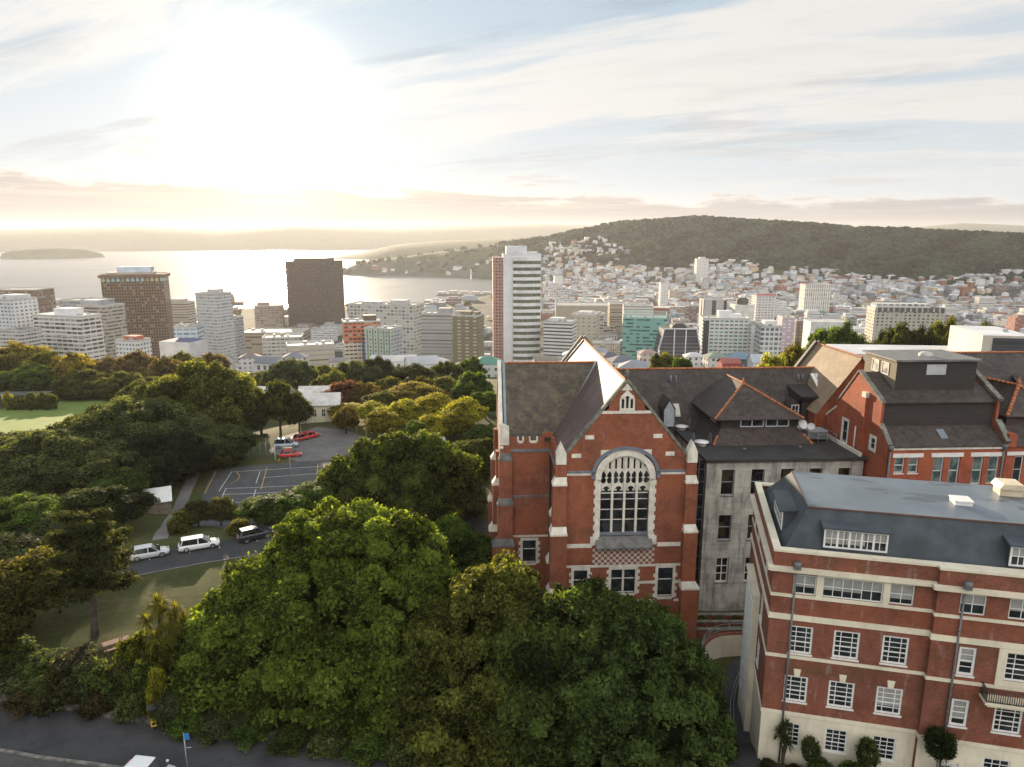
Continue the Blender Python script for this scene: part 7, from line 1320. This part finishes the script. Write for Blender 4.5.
tower('office_block', 'small pale office behind the cream low rise', (258, 300, 338), 640, 24, 0.2, facade('small_pale', (0.42, 0.41, 0.38), (0.2, 0.19, 0.18), 4, 3.4, (0.1, .9), (.35, .75)), phrase='the small pale office')
# right of the tall tower
tower('apartment_block', 'white block with curved dark balcony bands right of the tall white tower', (544, 578, 322), 720, 22, -0.3, facade('white_banded', (0.60, 0.60, 0.58), (0.08, 0.075, 0.07), 60, 3.6, (0, 1), (.45, .85), 0.2), plant=[(-.1, 0, .5, .5, 3.4, C(.58, .57, .55))], roofm=ROOFW, phrase='the white banded block')
tower('office_block', 'squat beige stone block behind the white banded block', (572, 603, 315), 900, 36, -0.28, facade('squat_beige', (0.36, 0.34, 0.28), (0.17, 0.15, 0.13), 7, 5, (0.2, 0.6), (.3, .6)), roofm=ROOFW, plant=[(0, 0, .6, .6, 3, ROOFW)], phrase='the squat beige block')
tower('museum_hall', 'long tan and grey hall by the water behind the squat beige block', (556, 650, 306), 1200, 60, -0.05, facade('tan_hall', (0.30, 0.26, 0.20), (0.22, 0.20, 0.18), 24, 30, (.3, .34), (.1, .8)), phrase='the long tan hall')
tower('office_block', 'brown striped block left of the green glass office', (610, 628, 304), 1050, 24, 0.0, facade('brown_stripe', (0.30, 0.25, 0.19), (0.14, 0.12, 0.1), 60, 3.6, (0, 1), (.4, .8)), phrase='the brown striped block')
tower('office_block', 'white striped low offices behind the green glass office', (624, 655, 306), 980, 26, -0.1, facade('white_stripe', (0.5, 0.5, 0.48), (0.2, 0.2, 0.19), 60, 3.6, (0, 1), (.45, .8)), phrase='the white striped offices')
R, w, H = tower('office_block', 'sea green glass office with an open frame along its roof', (624, 671, 318), 720, 28, -0.20, facade('green_glass', (0.17, 0.36, 0.31), (0.07, 0.15, 0.14), 3.4, 3.7, (0.0, 1.0), (0.45, 0.9), 0.35, alt=(0.2, 0.42, 0.37)), parapet=C(.3, .5, .45), phrase='the green glass office')
b = MB()
for k in range(11):
    u = -w / 2 + w * k / 10
    for v in (-14, 14): b.box(u - .18, u + .18, v - .18, v + .18, H, H + 3.6)
for v in (-14, 14): b.box(-w / 2, w / 2, v - .25, v + .25, H + 3.3, H + 3.7)
for u in (-w / 2, w / 2): b.box(u - .25, u + .25, -13.7, 13.7, H + 3.32, H + 3.68)
b.build('roof_frame', C(.3, .52, .46), R)
# dark glass building with white arched frame
x, yc, z, w, H = footprint(660, 701, 329, 650, 22, 0.0); R = empty('office_block', (x, yc, z), 0, 'dark glass building with slanting white frame and rounded roof box', 'building'); LAND.append((680, 329, 'the white framed dark building', 650)); OCC.append((x, yc, 20))
b = MB(); b.prism([(-w / 2, -6), (w / 2, -6), (w / 2, H * .55), (w * .40, H), (-w * .40, H), (-w / 2, H * .55)], lambda p, d: (p[0], d, p[1]), -11, 11); b.build('wall', facade('dark_bands', (0.05, 0.05, 0.055), (0.16, 0.16, 0.17), 60, 3.4, (0, 1), (.5, .75), .2), R)
b = MB(); f_ = front(-11.6)
for a, c in (((-w / 2, -6), (-w / 2, H * .55)), ((-w / 2, H * .55), (-w * .40, H)), ((-w * .40, H), (w * .40, H)), ((w * .40, H), (w / 2, H * .55)), ((w / 2, H * .55), (w / 2, -6))): b.tube([(a[0], -11.3, a[1]), (c[0], -11.3, c[1])], 0.75, 6)
for u in (-w * .14, w * .14): b.tube([(u, -11.3, -6), (u, -11.3, H)], 0.55, 6)
b.build('white_frame', C(.6, .6, .6), R); b = MB(); b.prism([(-7, H), (7, H), (6, H + 3), (3, H + 4.5), (-3, H + 4.5), (-6, H + 3)], lambda p, d: (p[0], d, p[1]), -6, 6); b.build('plant_room', C(.06, .06, .065), R)
R, w, H = tower('apartment_block', 'white block with a black stripe and rows of green window panels', (704, 752, 319), 680, 24, -0.12, facade('green_panels', (0.58, 0.58, 0.57), (0.10, 0.32, 0.17), 4.6, 3.6, (0.14, 0.86), (0.35, 0.75), 0.45, alt=(0.09, 0.10, 0.10)), plant=[(.1, 0, .5, .5, 4, C(.6, .6, .6)), (.0, 0, .3, .4, 7, C(.6, .6, .6))], roofm=ROOFW, phrase='the green panelled white block')
b = MB(); b.box(-w / 2 + 1.2, -w / 2 + 6.2, -12.3, -12.02, -4, H - 2); b.build('black_stripe', C(.04, .04, .042), R)
tower('apartment_block', 'white block with black balcony slots next to the green panelled block', (751, 766, 325), 670, 20, -0.1, facade('black_slots', (0.6, 0.6, 0.59), (0.05, 0.05, 0.05), 7, 3.5, (0.1, 0.6), (.3, .75), 0.1), phrase='the black slotted block')
tower('office_block', 'white block with a rounded gable and tall dark windows', (762, 784, 327), 640, 20, -0.1, facade('rounded_white', (0.60, 0.60, 0.58), (0.16, 0.17, 0.18), 4.2, 4.4, (0.15, 0.85), (0.2, 0.8), 0.3), plant=[(0, 0, .6, .6, 5, C(.6, .6, .58))], roofm=ROOFW, phrase='the rounded white block')
tower('apartment_block', 'mauve and white striped flats with a dark brown neighbour wall', (783, 797, 318), 720, 20, -0.1, facade('mauve', (0.36, 0.29, 0.36), (0.55, 0.54, 0.53), 5, 3.4, (0.3, 0.9), (0.4, 0.8), 0.1), phrase='the mauve striped flats')
tower('office_block', 'dark brown office beside the mauve striped flats', (797, 815, 321), 730, 20, -0.1, facade('dkbrown', (0.15, 0.11, 0.09), (0.30, 0.29, 0.27), 4, 3.5, (0.3, 0.7), (0.4, 0.7), 0.1), phrase='the dark brown office')
tower('warehouse', 'blank white hall right of the dark brown office', (812, 850, 322), 640, 22, -0.1, C(.58, .58, .56), roofm=ROOFW, parapet=False, phrase='the blank white hall')
R, w, H = tower('hotel', 'broad beige hotel with a dark mansard storey and white penthouses', (878, 946, 309), 720, 24, -0.14, facade('hotel_wall', (0.40, 0.375, 0.32), (0.12, 0.11, 0.10), 4.4, 3.4, (0.25, 0.75), (0.3, 0.8), 0.35), roofm=ROOFW, phrase='the broad beige hotel')
b = MB(); b.prism([(-12.6, H - 3), (-12.2, H + .9), (12.2, H + .9), (12.6, H - 3)], lambda p, d: (d, p[0], p[1]), -w / 2 + 2, w / 2 + .4); b.build('mansard_storey', facade('hotel_mansard', (0.07, 0.065, 0.06), (0.35, 0.34, 0.31), 5.5, 20, (0.35, 0.65), (0, 1)), R)
b = MB(); slab(b, w * .78, 16, H + .9, H + 4.6, 0, 1, -w * .08, 0); b.build('penthouse', [facade('hotel_pent', (0.55, 0.54, 0.50), (0.2, 0.21, 0.2), 6, 4, (0.2, .8), (.25, .75)), ROOFW], R)
tower('office_block', 'paired black and grey slab in front of the domed hall', (704, 727, 300), 1020, 24, 0.0, facade('blackgrey', (0.36, 0.36, 0.36), (0.06, 0.06, 0.06), 17, 4, (0.1, 0.45), (0, 1), 0), phrase='the black and grey slab')
# domed hall
x, yc, z, w, H = footprint(737, 752, 305, 960, 20, 0); R = empty('domed_hall', (x, yc, z), 0, 'hall with a dark drum and a small white cupola', 'building'); b = MB(); slab(b, w + 6, 24, -5, H, 0, 0); b.build('wall', C(.55, .54, .5), R); b = MB(); b.lathe([(8, H), (8, H + 6), (6.5, H + 8), (3, H + 9.5)], n=18); b.build('drum', C(.07, .065, .05), R); b = MB(); b.lathe([(3.2, H + 9), (3.2, H + 11), (2.2, H + 13.5), (0, H + 15)], n=12); b.build('cupola', C(.66, .66, .64), R); LAND.append((744, 293, 'the domed hall', 960))
R, w, H = tower('apartment_block', 'white lattice fronted flats high up the town slope', (806, 832, 285), 1350, 30, -0.05, facade('lattice', (0.58, 0.57, 0.54), (0.2, 0.2, 0.18), 4, 8, (0.3, 0.7), (0.05, 0.9), 0.2), phrase='the white lattice flats')
tower('office_block', 'white office with a red sign band along its top', (757, 776, 296), 1080, 24, 0, facade('red_sign', (0.55, 0.54, 0.52), (0.22, 0.22, 0.22), 5, 4, (0.2, .8), (.3, .7)), plant=[(0, -.35, 1.0, .25, 2.6, C(.42, .07, .10))], phrase='the red banded office')
tower('apartment_block', 'lone white tower block in front of the harbour headland', (554, 563, 276), 1900, 22, 0.1, facade('lone_white', (0.58, 0.58, 0.56), (0.35, 0.35, 0.34), 5, 4, (.2, .8), (.3, .7)), phrase='the lone white tower block')
tower('apartment_block', 'white flats with a stepped top left of the broad beige hotel', (661, 669, 283), 1500, 20, 0, facade('flats_a', (0.58, 0.58, 0.57), (0.3, 0.3, 0.3), 5, 4, (.2, .8), (.3, .7)), phrase='the stepped white flats')
tower('apartment_block', 'tall white flats on the slope left of the forest edge', (697, 709, 259), 2000, 24, 0, facade('flats_b', (0.6, 0.6, 0.58), (0.3, 0.3, 0.3), 5, 4, (.2, .8), (.3, .7)), plant=[(0, 0, .5, .5, 5, C(.6, .6, .58))], phrase='the tall slope flats')
# right edge: modern white hall with a dark louvred end; long white roof
tower('university_hall', 'long white flat roofed hall behind the black roof monitor', (853, 1003, 355), 125, 12, -0.10, C(.5, .5, .5), roofm=C(.56, .56, .57), parapet=False, phrase='the long white flat roofed hall')
x, yc, z, w, H = footprint(995, 1040, 336, 118, 14, 0.0); R = empty('modern_block', (x, yc, z), -0.2, 'modern white block with a dark louvred end wall at the right edge', 'building'); b = MB(); slab(b, w, 14, -6, H, 0, 1); b.build('wall', [C(.52, .49, .42), C(.6, .6, .6)], R); b = MB(); b.box(-w / 2 + 1.6, w / 2, -7.2, -7.02, H - 6.5, H - .4); b.build('louvre', facade('louvres', (0.045, 0.045, 0.05), (0.10, 0.10, 0.11), 60, .5, (0, 1), (.4, .7)), R); b = MB(); b.prism([(-7.3, H - 6.5), (-7.3, H - 5.8), (-1.5, H + .5), (-1.5, H - .2)], lambda p, d: (d, p[0], p[1]), w / 2 - 2.6, w / 2 - 1.7); b.build('slanted_beam', C(.3, .33, .36), R)
# wharves and small harbour pieces
tag_w = lambda o, l, c: tag(o, l, c)
for px0, px1, py, Y, lab in ((38, 82, 294, 1640, 'long flat wharf shed at the water edge behind the brown tower'), (436, 492, 294, 1900, 'marina quay with low sheds left of the tall white tower')):
    p0, p1 = at_y(px0, py, Y), at_y(px1, py, Y); b = MB(); b.box(p0[0], p1[0], Y, Y + 60, -3, 3); e = empty('wharf', (0, 0, 0), 0, lab, 'wharf'); b.build('quay', C(.22, .20, .17), e); b = MB()
    for k in range(5): a = p0[0] + (p1[0] - p0[0]) * (k + .1) / 5; b = MB(); b.box(a, a + (p1[0] - p0[0]) * .15, Y + 10, Y + 35, 3, 8 + (k * 7) % 4); b.build('shed', C(.4, .38, .34), e)
p = at_z(236, 304, 0); e = empty('crane_ship', (p[0], p[1], 0), 0.2, 'brown crane barge lying on the glare of the water', 'ship'); b = MB(); b.prism([(-18, 0), (16, 0), (22, 5), (-20, 5)], lambda q, d: (q[0], d, q[1]), -6, 6); b.build('hull', C(.16, .1, .07), e); b = MB(); b.box(-14, -2, -5, 5, 5, 18); b.box(-12, -4, -4, 4, 18, 24); b.build('bridge', C(.3, .24, .18), e); b = MB(); b.tube([(6, 0, 5), (6, 0, 30)], 0.9, 6); b.tube([(6, 0, 22), (18, 0, 36)], 0.6, 6); b.tube([(-8, 0, 24), (-8, 0, 36)], 0.5, 6); b.build('crane', C(.25, .17, .1), e)
p = at_z(471, 279, 0); e = empty('water_fountain', (p[0], p[1], 0), 0, 'white plume of a fountain rising from the bay', 'fountain'); b = MB(); b.lathe([(3.5, 0), (2.2, 12), (1.5, 26), (1.8, 34), (0, 39)], n=10); b.build('plume', plain('white_spray', (0.85, 0.85, 0.83), 0.9, 0.05), e)
p = at_z(471, 279, 0)
m_, Yr = None, 2800; p = at_y(690, 219, Yr); e = empty('radio_mast', (at_y(666, 222, 2830)[0], 2830, hgt(at_y(666, 222, 2830)[0], 2830)), 0, 'thin radio mast on the forested hilltop', 'mast'); b = MB(); b.tube([(0, 0, -5), (0, 0, 34)], [1.2, 0.4], 6); b.build('pole', C(.3, .3, .3), e)
p = at_y(701, 219, 2780); e = empty('lookout', (p[0], 2780, hgt(p[0], 2780)), 0, 'small reddish lookout block on the hilltop beside the radio mast', 'lookout'); b = MB(); b.box(-40, 30, -8, 8, -4, 7); b.build('wall', C(.30, .20, .13), e)

# ------------------------------------------------------------------ gabled houses below the university
def house_mesh(w, d, h, rh, hip, name='house'):
    b = MB(); x0, x1, y0, y1 = -w / 2, w / 2, -d / 2, d / 2; o = 0.35
    b.mesh([(x0, y0, -4), (x1, y0, -4), (x1, y1, -4), (x0, y1, -4), (x0, y0, h), (x1, y0, h), (x1, y1, h), (x0, y1, h)], [(0, 1, 5, 4), (1, 2, 6, 5), (2, 3, 7, 6), (3, 0, 4, 7)], 0); k = min(d / 2, w / 2 - .5) if hip else 0.0; r0, r1 = (x0 - (0 if hip else o)) + k, (x1 + (0 if hip else o)) - k
    b.poly([(x0 - o, y0 - o, h), (x1 + o, y0 - o, h), (r1, 0, h + rh), (r0, 0, h + rh)], 1); b.poly([(x1 + o, y1 + o, h), (x0 - o, y1 + o, h), (r0, 0, h + rh), (r1, 0, h + rh)], 1)
    if hip: b.poly([(x0 - o, y1 + o, h), (x0 - o, y0 - o, h), (r0, 0, h + rh)], 1); b.poly([(x1 + o, y0 - o, h), (x1 + o, y1 + o, h), (r1, 0, h + rh)], 1)
    else: b.poly([(x0, y1, h), (x0, y0, h), (x0, 0, h + rh)], 0); b.poly([(x1, y0, h), (x1, y1, h), (x1, 0, h + rh)], 0)
    return b
HW = facade('house_wall', (0.5, 0.5, 0.5), (0.07, 0.075, 0.08), 3.4, 3.1, (0.3, 0.7), (0.3, 0.75), 0.3, use_obj=True)
def rand_roof():
    if 'house_roof' in MATS: return MATS['house_roof']
    m, T = mat('house_roof'); oi = T.n.new('ShaderNodeObjectInfo'); n = T.noise(T.obj(), 0.7, 4.0); c = T.ramp(oi.outputs['Random'], [(0.0, (0.24, 0.25, 0.26)), (0.2, (0.42, 0.42, 0.42)), (0.4, (0.14, 0.15, 0.16)), (0.5, (0.58, 0.57, 0.56)), (0.74, (0.20, 0.085, 0.06)), (0.86, (0.07, 0.16, 0.13)), (1.0, (0.25, 0.26, 0.29))]); m.node_tree.nodes[-1]
    for nd in m.node_tree.nodes:
        if nd.bl_idname == 'ShaderNodeValToRGB': nd.color_ramp.interpolation = 'CONSTANT'
    finish(T, T.mix(T.m('MULTIPLY', n, 0.4), c, (0.12, 0.11, 0.10)), 0.5, spec=0.4); MATS['house_roof'] = m; return m
HR = rand_roof()
for px, w_, yt, Y, c, rc, hip, rot, lab in [(545, 14, 349, 420, (.6, .58, .54), C(.22, .20, .16), False, .1, 'white house with a brownish gable roof below the tall white tower'), (574, 13, 350, 410, (.58, .6, .6), C(.5, .52, .54), True, -.1, 'pale house with a wide light hipped roof'), (598, 11, 347, 430, (.5, .5, .5), C(.28, .3, .32), True, -.3, 'grey house left of the hall peak'), (622, 14, 355, 360, (.5, .5, .5), C(.14, .15, .17), True, .2, 'house with a dark slate roof right of the hall peak'), (636, 16, 360, 330, (.48, .5, .5), C(.26, .27, .3), True, -.2, 'large slate roofed house just above the rear ridge'), (610, 12, 352, 400, (.45, .47, .5), C(.10, .11, .13), True, .2, 'charcoal roofed villa behind the hall peak'), (648, 11, 349, 420, (.5, .42, .4), C(.36, .25, .22), True, .1, 'villa with a faded pink roof'), (694, 11, 352, 400, (.6, .6, .58), C(.5, .5, .49), True, 0, 'white villa with a pale hipped roof below the white framed dark building'), (716, 12, 352, 380, (.52, .5, .46), C(.22, .25, .21), True, .1, 'cream villa with a moss grey hipped roof'), (741, 16, 352, 400, (.10, .11, .13), C(.16, .23, .29), True, -.1, 'dark house with a blue grey roof'), (765, 17, 361, 380, (.6, .6, .6), C(.4, .43, .47), False, -.1, 'long white terrace house with a pale blue roof'), (728, 9, 362, 330, (.34, .06, .05), C(.3, .1, .08), False, .1, 'small house with a dark red wall'),
      (487, 15, 356, 330, (.48, .50, .46), C(.10, .24, .19), True, .1, 'two storey pale house with a sea green hipped roof'), (462, 11, 362, 370, (.46, .48, .44), C(.28, .31, .28), True, -.2, 'pale house with a grey green roof left of the sea green roof'), (437, 14, 357, 400, (.6, .58, .55), C(.5, .48, .45), True, .1, 'white house below the olive brown block'), (422, 16, 363, 360, (.55, .55, .55), C(.40, .40, .42), False, .3, 'grey gabled house among the dark trees'), (405, 14, 358, 420, (.62, .62, .6), C(.55, .53, .5), False, .2, 'bright white house below the green striped block'), (383, 14, 356, 430, (.6, .6, .6), C(.5, .48, .46), False, -.2, 'white gabled house below the orange block'), (350, 14, 362, 420, (.5, .48, .44), C(.30, .30, .31), True, .2, 'house with a mid grey hip below the orange block'), (338, 10, 357, 450, (.46, .44, .36), C(.2, .2, .21), False, .2, 'yellowish house left below the orange block'), (270, 15, 358, 430, (.5, .5, .5), C(.16, .17, .19), False, -.2, 'dark roofed house above the round dark trees'), (295, 16, 352, 470, (.55, .54, .5), C(.20, .20, .22), True, .1, 'slate roofed villa below the cream low rise'), (250, 14, 353, 480, (.5, .48, .46), C(.20, .17, .16), True, .2, 'brown roofed villa left of the slate roofed villa'), (213, 22, 349, 470, (.45, .45, .45), C(.24, .23, .23), False, -.1, 'long grey roofed house below the slender white tower'), (183, 16, 350, 500, (.62, .62, .62), C(.6, .6, .6), False, .35, 'white house with a bright white gable'), (236, 12, 345, 560, (.6, .58, .55), C(.3, .28, .27), False, .1, 'white house below the narrow grey tower')]:
    small_house(px, yt + 12, Y, w_, w_ * .75, 7.0, w_ * .2, rot, plain('wall_%d' % px, c, 0.8, 0.12, 0.5), rc, lab, 3) if not hip else None
    if hip:
        p = at_y(px, yt, Y); z = hgt(p[0], Y); H_ = max(6.0, p[2] - z - w_ * .2); H_ = min(H_, 13); e = empty('house', (p[0], Y, p[2] - H_ - w_ * .2), rot, lab, 'house'); b = house_mesh(w_, w_ * .75, H_, w_ * .2, True); me_o = b.build('wall', [HW, rc], e); me_o.color = c + (1,); ch = MB(); ch.box(w_ * .12, w_ * .12 + .8, -.2, .5, H_ + w_ * .08, H_ + w_ * .27); ch.build('chimney', C(.3, .16, .11), e)
    p = at_y(px, yt, Y); OCC.append((p[0], Y, w_ * .7)); LAND.append((px, yt, None, Y))

# ------------------------------------------------------------------ the mass of the lower city and the houses on the hill
CITY = []                                                   # (object, colour word, what, px, py)
PAL = [((.60, .60, .585), 'white'), ((.52, .51, .48), 'off white'), ((.40, .40, .40), 'light grey'), ((.42, .37, .30), 'cream'), ((.26, .26, .27), 'grey'), ((.32, .24, .18), 'tan'), ((.20, .13, .10), 'brown'), ((.38, .43, .47), 'pale blue'), ((.30, .11, .07), 'brick red'), ((.60, .60, .60), 'white'), ((.55, .54, .52), 'off white'), ((.14, .15, .16), 'charcoal')]
VAR = []
for k, (bay, fl, wx, wz, bl) in enumerate([(3.6, 3.5, (.15, .85), (.3, .75), .4), (60, 3.5, (0, 1), (.42, .78), .4), (2.8, 3.3, (.3, .75), (.3, .8), .3), (5.5, 4.2, (.1, .9), (.25, .8), .5)]): VAR.append(facade('city_facade_%s' % 'abcd'[k], (.5, .5, .5), (.09, .095, .10), bay, fl, wx, wz, bl, use_obj=True, alt=(.36, .37, .38)))
def free(x, y, r): return all((x - a) ** 2 + (y - b) ** 2 > (r + c) ** 2 for a, b, c in OCC)
tries = 0
while sum(1 for q in CITY if q[2] == 'block') < 262 and tries < 9000:
    tries += 1; Y = 800 + 1150 * RR.random() ** 1.15; px = RR.choice([RR.uniform(545, 1060), RR.uniform(545, 1060), RR.uniform(545, 1060), RR.uniform(-20, 490)]); x = at_y(px, 300, Y)[0]
    if Y > float(np.interp(x, _sx, _sy)) - 60: continue
    w, d = RR.uniform(16, 44), RR.uniform(14, 32); z = hgt(x, Y)
    if z > 45: continue
    tall = RR.random(); H = RR.uniform(6, 14) if tall < .5 else RR.uniform(14, 26) if tall < .88 else RR.uniform(26, 40)
    if px < 500: H = min(H, 16)
    if Y > 1400: H *= .8
    if px > 545 and Y < 1000: H = min(H, 20)
    if not free(x, Y, max(w, d) * .5): continue
    OCC.append((x, Y, max(w, d) * .5)); c, cw = RR.choice(PAL); b = MB(); slab(b, w, d, -5, H, 0, 1); k = RR.randrange(4)
    if RR.random() < .7: slab(b, w * RR.uniform(.25, .55), d * RR.uniform(.3, .6), H - .1, H + RR.uniform(2, 4.5), 2, 1, w * RR.uniform(-.2, .2), d * RR.uniform(-.15, .15))
    if RR.random() < .35: slab(b, w * RR.uniform(.5, .9), d * .7, H - .1, H + 3.3, 0, 1, 0, d * .1)
    if RR.random() < .5: slab(b, w * RR.uniform(.3, .6), d * .5, -5, H * RR.uniform(.4, .8), 0, 1, w * RR.choice((-.6, .6)), -d * .1)
    o = b.build('city_block', [VAR[k], RR.choice((ROOFG, ROOFW, ROOFW, C(.16, .16, .165))), PLANTM], None, (x, Y, z), RR.choice((-.12, -.12, .05, -.3)) + RR.uniform(-.04, .04)); o.color = c + (1,); o['category'] = 'building'; o['group'] = 'blocks of the lower city'
    q = proj((x, Y, z + H)); CITY.append((o, cw, 'block', q[0], q[1], ('flat roofed block', 'ribbon windowed block', 'small windowed block', 'large windowed block')[k]))
HOUSES = [house_mesh(*a).build('house', [HW, HR]) for a in ((11, 9, 6, 2.6, True), (14, 9, 6.5, 2.4, False), (9, 9, 7.5, 2.4, True), (18, 10, 9, 1.6, True), (10, 8, 5, 3.0, False), (13, 12, 10, 1.2, True))]
HP = [o.data for o in HOUSES]
for o in HOUSES: bpy.data.objects.remove(o)
far_v, far_q, far_m = [], [], []; cells = set(); cand = []; tries = 0
while len(cand) < 2300 and tries < 60000:
    tries += 1; px = RR.uniform(350, 1060) if RR.random() < .10 else RR.uniform(545, 1060); Y = RR.uniform(1000, 3000); x = at_y(px, 280, Y)[0]; g = height([x], [Y], True); z = float(g[0][0]); hm = float(g[2]['mount'][0])
    if z < 2.2 or Y > float(np.interp(x, _sx, _sy)) - 40 and hm < 4: continue
    top = np.interp(px, [350, 480, 545, 600, 640, 680, 720, 800, 860, 930, 1024, 1080], [30, 60, 120, 150, 78, 62, 78, 62, 52, 50, 66, 66])
    if hm > top or (hm > top * .75 and RR.random() < .4): continue
    if 585 < px < 690 and 55 < hm < 95 and RR.random() < .85: continue
    if (585 < px < 690 or px < 545) and hm > 60 and RR.random() < .55: continue
    if hm < 6 and RR.random() < .55: continue
    key = (int(x / 13), int(Y / 17))
    if key in cells or not free(x, Y, 9): continue
    cells.add(key); q = proj((x, Y, z + 8)); cand.append((x, Y, z, q))
cand.sort(key=lambda c: c[1]); HPAL = [((.62, .62, .61), 'white'), ((.62, .62, .61), 'white'), ((.62, .62, .61), 'white'), ((.55, .54, .51), 'off white'), ((.55, .54, .51), 'off white'), ((.50, .44, .34), 'cream'), ((.40, .41, .42), 'light grey'), ((.38, .43, .46), 'pale blue'), ((.26, .12, .08), 'brick red'), ((.22, .23, .24), 'dark grey'), ((.52, .40, .28), 'tan')]
for i, (x, Y, z, q) in enumerate(cand):
    me = RR.choice(HP); c, cw = RR.choice(HPAL)
    if i < 300:
        o = obj_of('house', me, None, (x, Y, z), RR.uniform(-.5, .5)); s = RR.uniform(.9, 1.45); o.scale = (s, s, s * RR.uniform(.9, 1.3)); o.color = c + (1,); o['category'] = 'house'; o['group'] = 'houses of the far town'; CITY.append((o, cw, 'house', q[0], q[1], ('small hipped house', 'long gabled house', 'square house', 'large hipped house', 'gabled cottage', 'tall house')[HP.index(me)]))
    else:
        a = RR.uniform(-.5, .5); s = RR.uniform(.9, 1.5); far_v.append((x, Y, z, a, s, me, c))
# beyond the nearest three hundred: the rest of the hillside town as one mass
FM = {}; b = MB(); FW_M = []
for x, Y, z, a, s, me, c in far_v:
    kx = tuple(round(v, 2) for v in c)
    if kx not in FM: FM[kx] = len(FW_M); FW_M.append(plain('far_wall_%d' % len(FW_M), c, .8, .15, .02))
    rm = 'r%d' % RR.randrange(5)
    if rm not in FM: FM[rm] = len(FW_M); FW_M.append(C(*[(.22, .23, .24), (.42, .42, .42), (.58, .57, .56), (.22, .10, .07), (.34, .35, .38)][int(rm[1])]))
    ca, sa = math.cos(a) * s, math.sin(a) * s; base = len(b.v); b.v.extend([(x + v.co.x * ca - v.co.y * sa, Y + v.co.x * sa + v.co.y * ca, z + v.co.z * s) for v in me.vertices])
    for p in me.polygons: b.f.append(tuple(base + k for k in p.vertices)); b.mi.append(FM[kx] if p.material_index == 0 else FM[rm]); b.sm.append(False)
tag(b.build('hillside_town', FW_M), 'mass of tiny pale houses covering the lower hillside below the forest', 'houses', kind='stuff')

# ------------------------------------------------------------------ forest on the hill, town trees
r = np.random.default_rng(77); V, Q, t = [], [], []; n = 0; tot = 0
px = r.uniform(330, 1090, 90000); rr_ = r.uniform(1750, 3300, 90000); az = np.arctan((px - CX) / F); X, Y = rr_ * np.sin(az), rr_ * np.cos(az); Z, base, hz, _, _ = height(X, Y, True)
lim = np.interp(px, [330, 480, 545, 600, 640, 680, 720, 800, 860, 930, 1024, 1090], [4, 25, 45, 70, 66, 58, 74, 58, 48, 46, 60, 60]); keep = (hz['mount'] > lim - 4) & (hz['mount'] > 3)
thin = (px < 640) & (r.random(len(px)) < np.where(px < 500, .93, .45)); keep &= ~thin; idx = np.nonzero(keep)[0][:13000]  # fewer dark trees at the left, so the headland's tone stands in for haze
c = np.column_stack([X[idx], Y[idx], Z[idx] + r.uniform(1, 4, len(idx))]); R_ = r.uniform(4, 12.5, len(idx)); V = (c[:, None] + CUBE_V[None] * R_[:, None, None] * r.uniform(.72, 1.2, (len(idx), len(CUBE_V), 1)) * np.array([1, 1, .8])).reshape(-1, 3); Q = (CUBE_Q[None] + (np.arange(len(idx)) * len(CUBE_V))[:, None, None]).reshape(-1, 4)
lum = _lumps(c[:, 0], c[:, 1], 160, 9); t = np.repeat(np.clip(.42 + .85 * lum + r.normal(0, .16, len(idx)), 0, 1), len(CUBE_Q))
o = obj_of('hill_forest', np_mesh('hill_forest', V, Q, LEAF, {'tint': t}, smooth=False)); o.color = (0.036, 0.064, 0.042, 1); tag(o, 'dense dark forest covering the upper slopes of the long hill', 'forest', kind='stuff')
cells = set(); k = 0; tries = 0; CT = []
while k < 150 and tries < 6000:
    tries += 1; px = RR.uniform(545, 1050) if RR.random() < .8 else RR.uniform(0, 480); Yt = RR.uniform(560, 2100); x = at_y(px, 300, Yt)[0]; z = hgt(x, Yt)
    if Yt > float(np.interp(x, _sx, _sy)) - 40 or z < 2 or not free(x, Yt, 5): continue
    h = RR.uniform(7, 13); e = tree_at('far', x, Yt, z - .5, h * RR.uniform(.45, .75), h, RR.choice((DKG, OLV, GRN)), 'town tree', None, name='town_tree', group='trees among the city blocks'); CT.append((e, *proj((x, Yt, z + h))[:2])); OCC.append((x, Yt, 4)); k += 1; TREES.pop()

# ------------------------------------------------------------------ labels that single out repeats: what it looks like, the landmark nearest to it, its turn from the left
def ordinal(n): return ['first', 'second', 'third', 'fourth', 'fifth', 'sixth', 'seventh', 'eighth', 'ninth', 'tenth', 'eleventh', 'twelfth', 'thirteenth', 'fourteenth', 'fifteenth', 'sixteenth', 'seventeenth', 'eighteenth', 'nineteenth', 'twentieth'][n] if n < 20 else 'number %d' % (n + 1)
def settle(items):
    """items: (object, stem, px): repeats of one stem are told apart by their turn from the left"""
    by = {}
    for o, st, px in items: by.setdefault(st, []).append((px, o.name, o))
    for st, L in by.items():
        L.sort(key=lambda q: q[:2])
        for i, (_, _, o) in enumerate(L): o['label'] = st if len(L) == 1 else '%s, %s from the left' % (st, ordinal(i))
settle([(e, '%s %s' % (d, w), proj(e.location)[0]) for e, d, w in TREES])
LM = [q for q in LAND if q[2]]
def anchor(px, py):
    q = min(LM, key=lambda l: (l[0] - px) ** 2 + (1.3 * (l[1] - py)) ** 2); dx, dy = px - q[0], py - q[1]
    if q[2] is None: return 'in town'
    return ('above' if dy < -6 else 'below' if dy > 22 else 'left of' if dx < 0 else 'right of') + ' ' + q[2]
settle([(o, '%s %s %s' % (cw, wh, anchor(px, py)), px) for o, cw, kind, px, py, wh in CITY]); settle([(e, 'dark round town tree %s' % anchor(px, py), px) for e, px, py in CT])
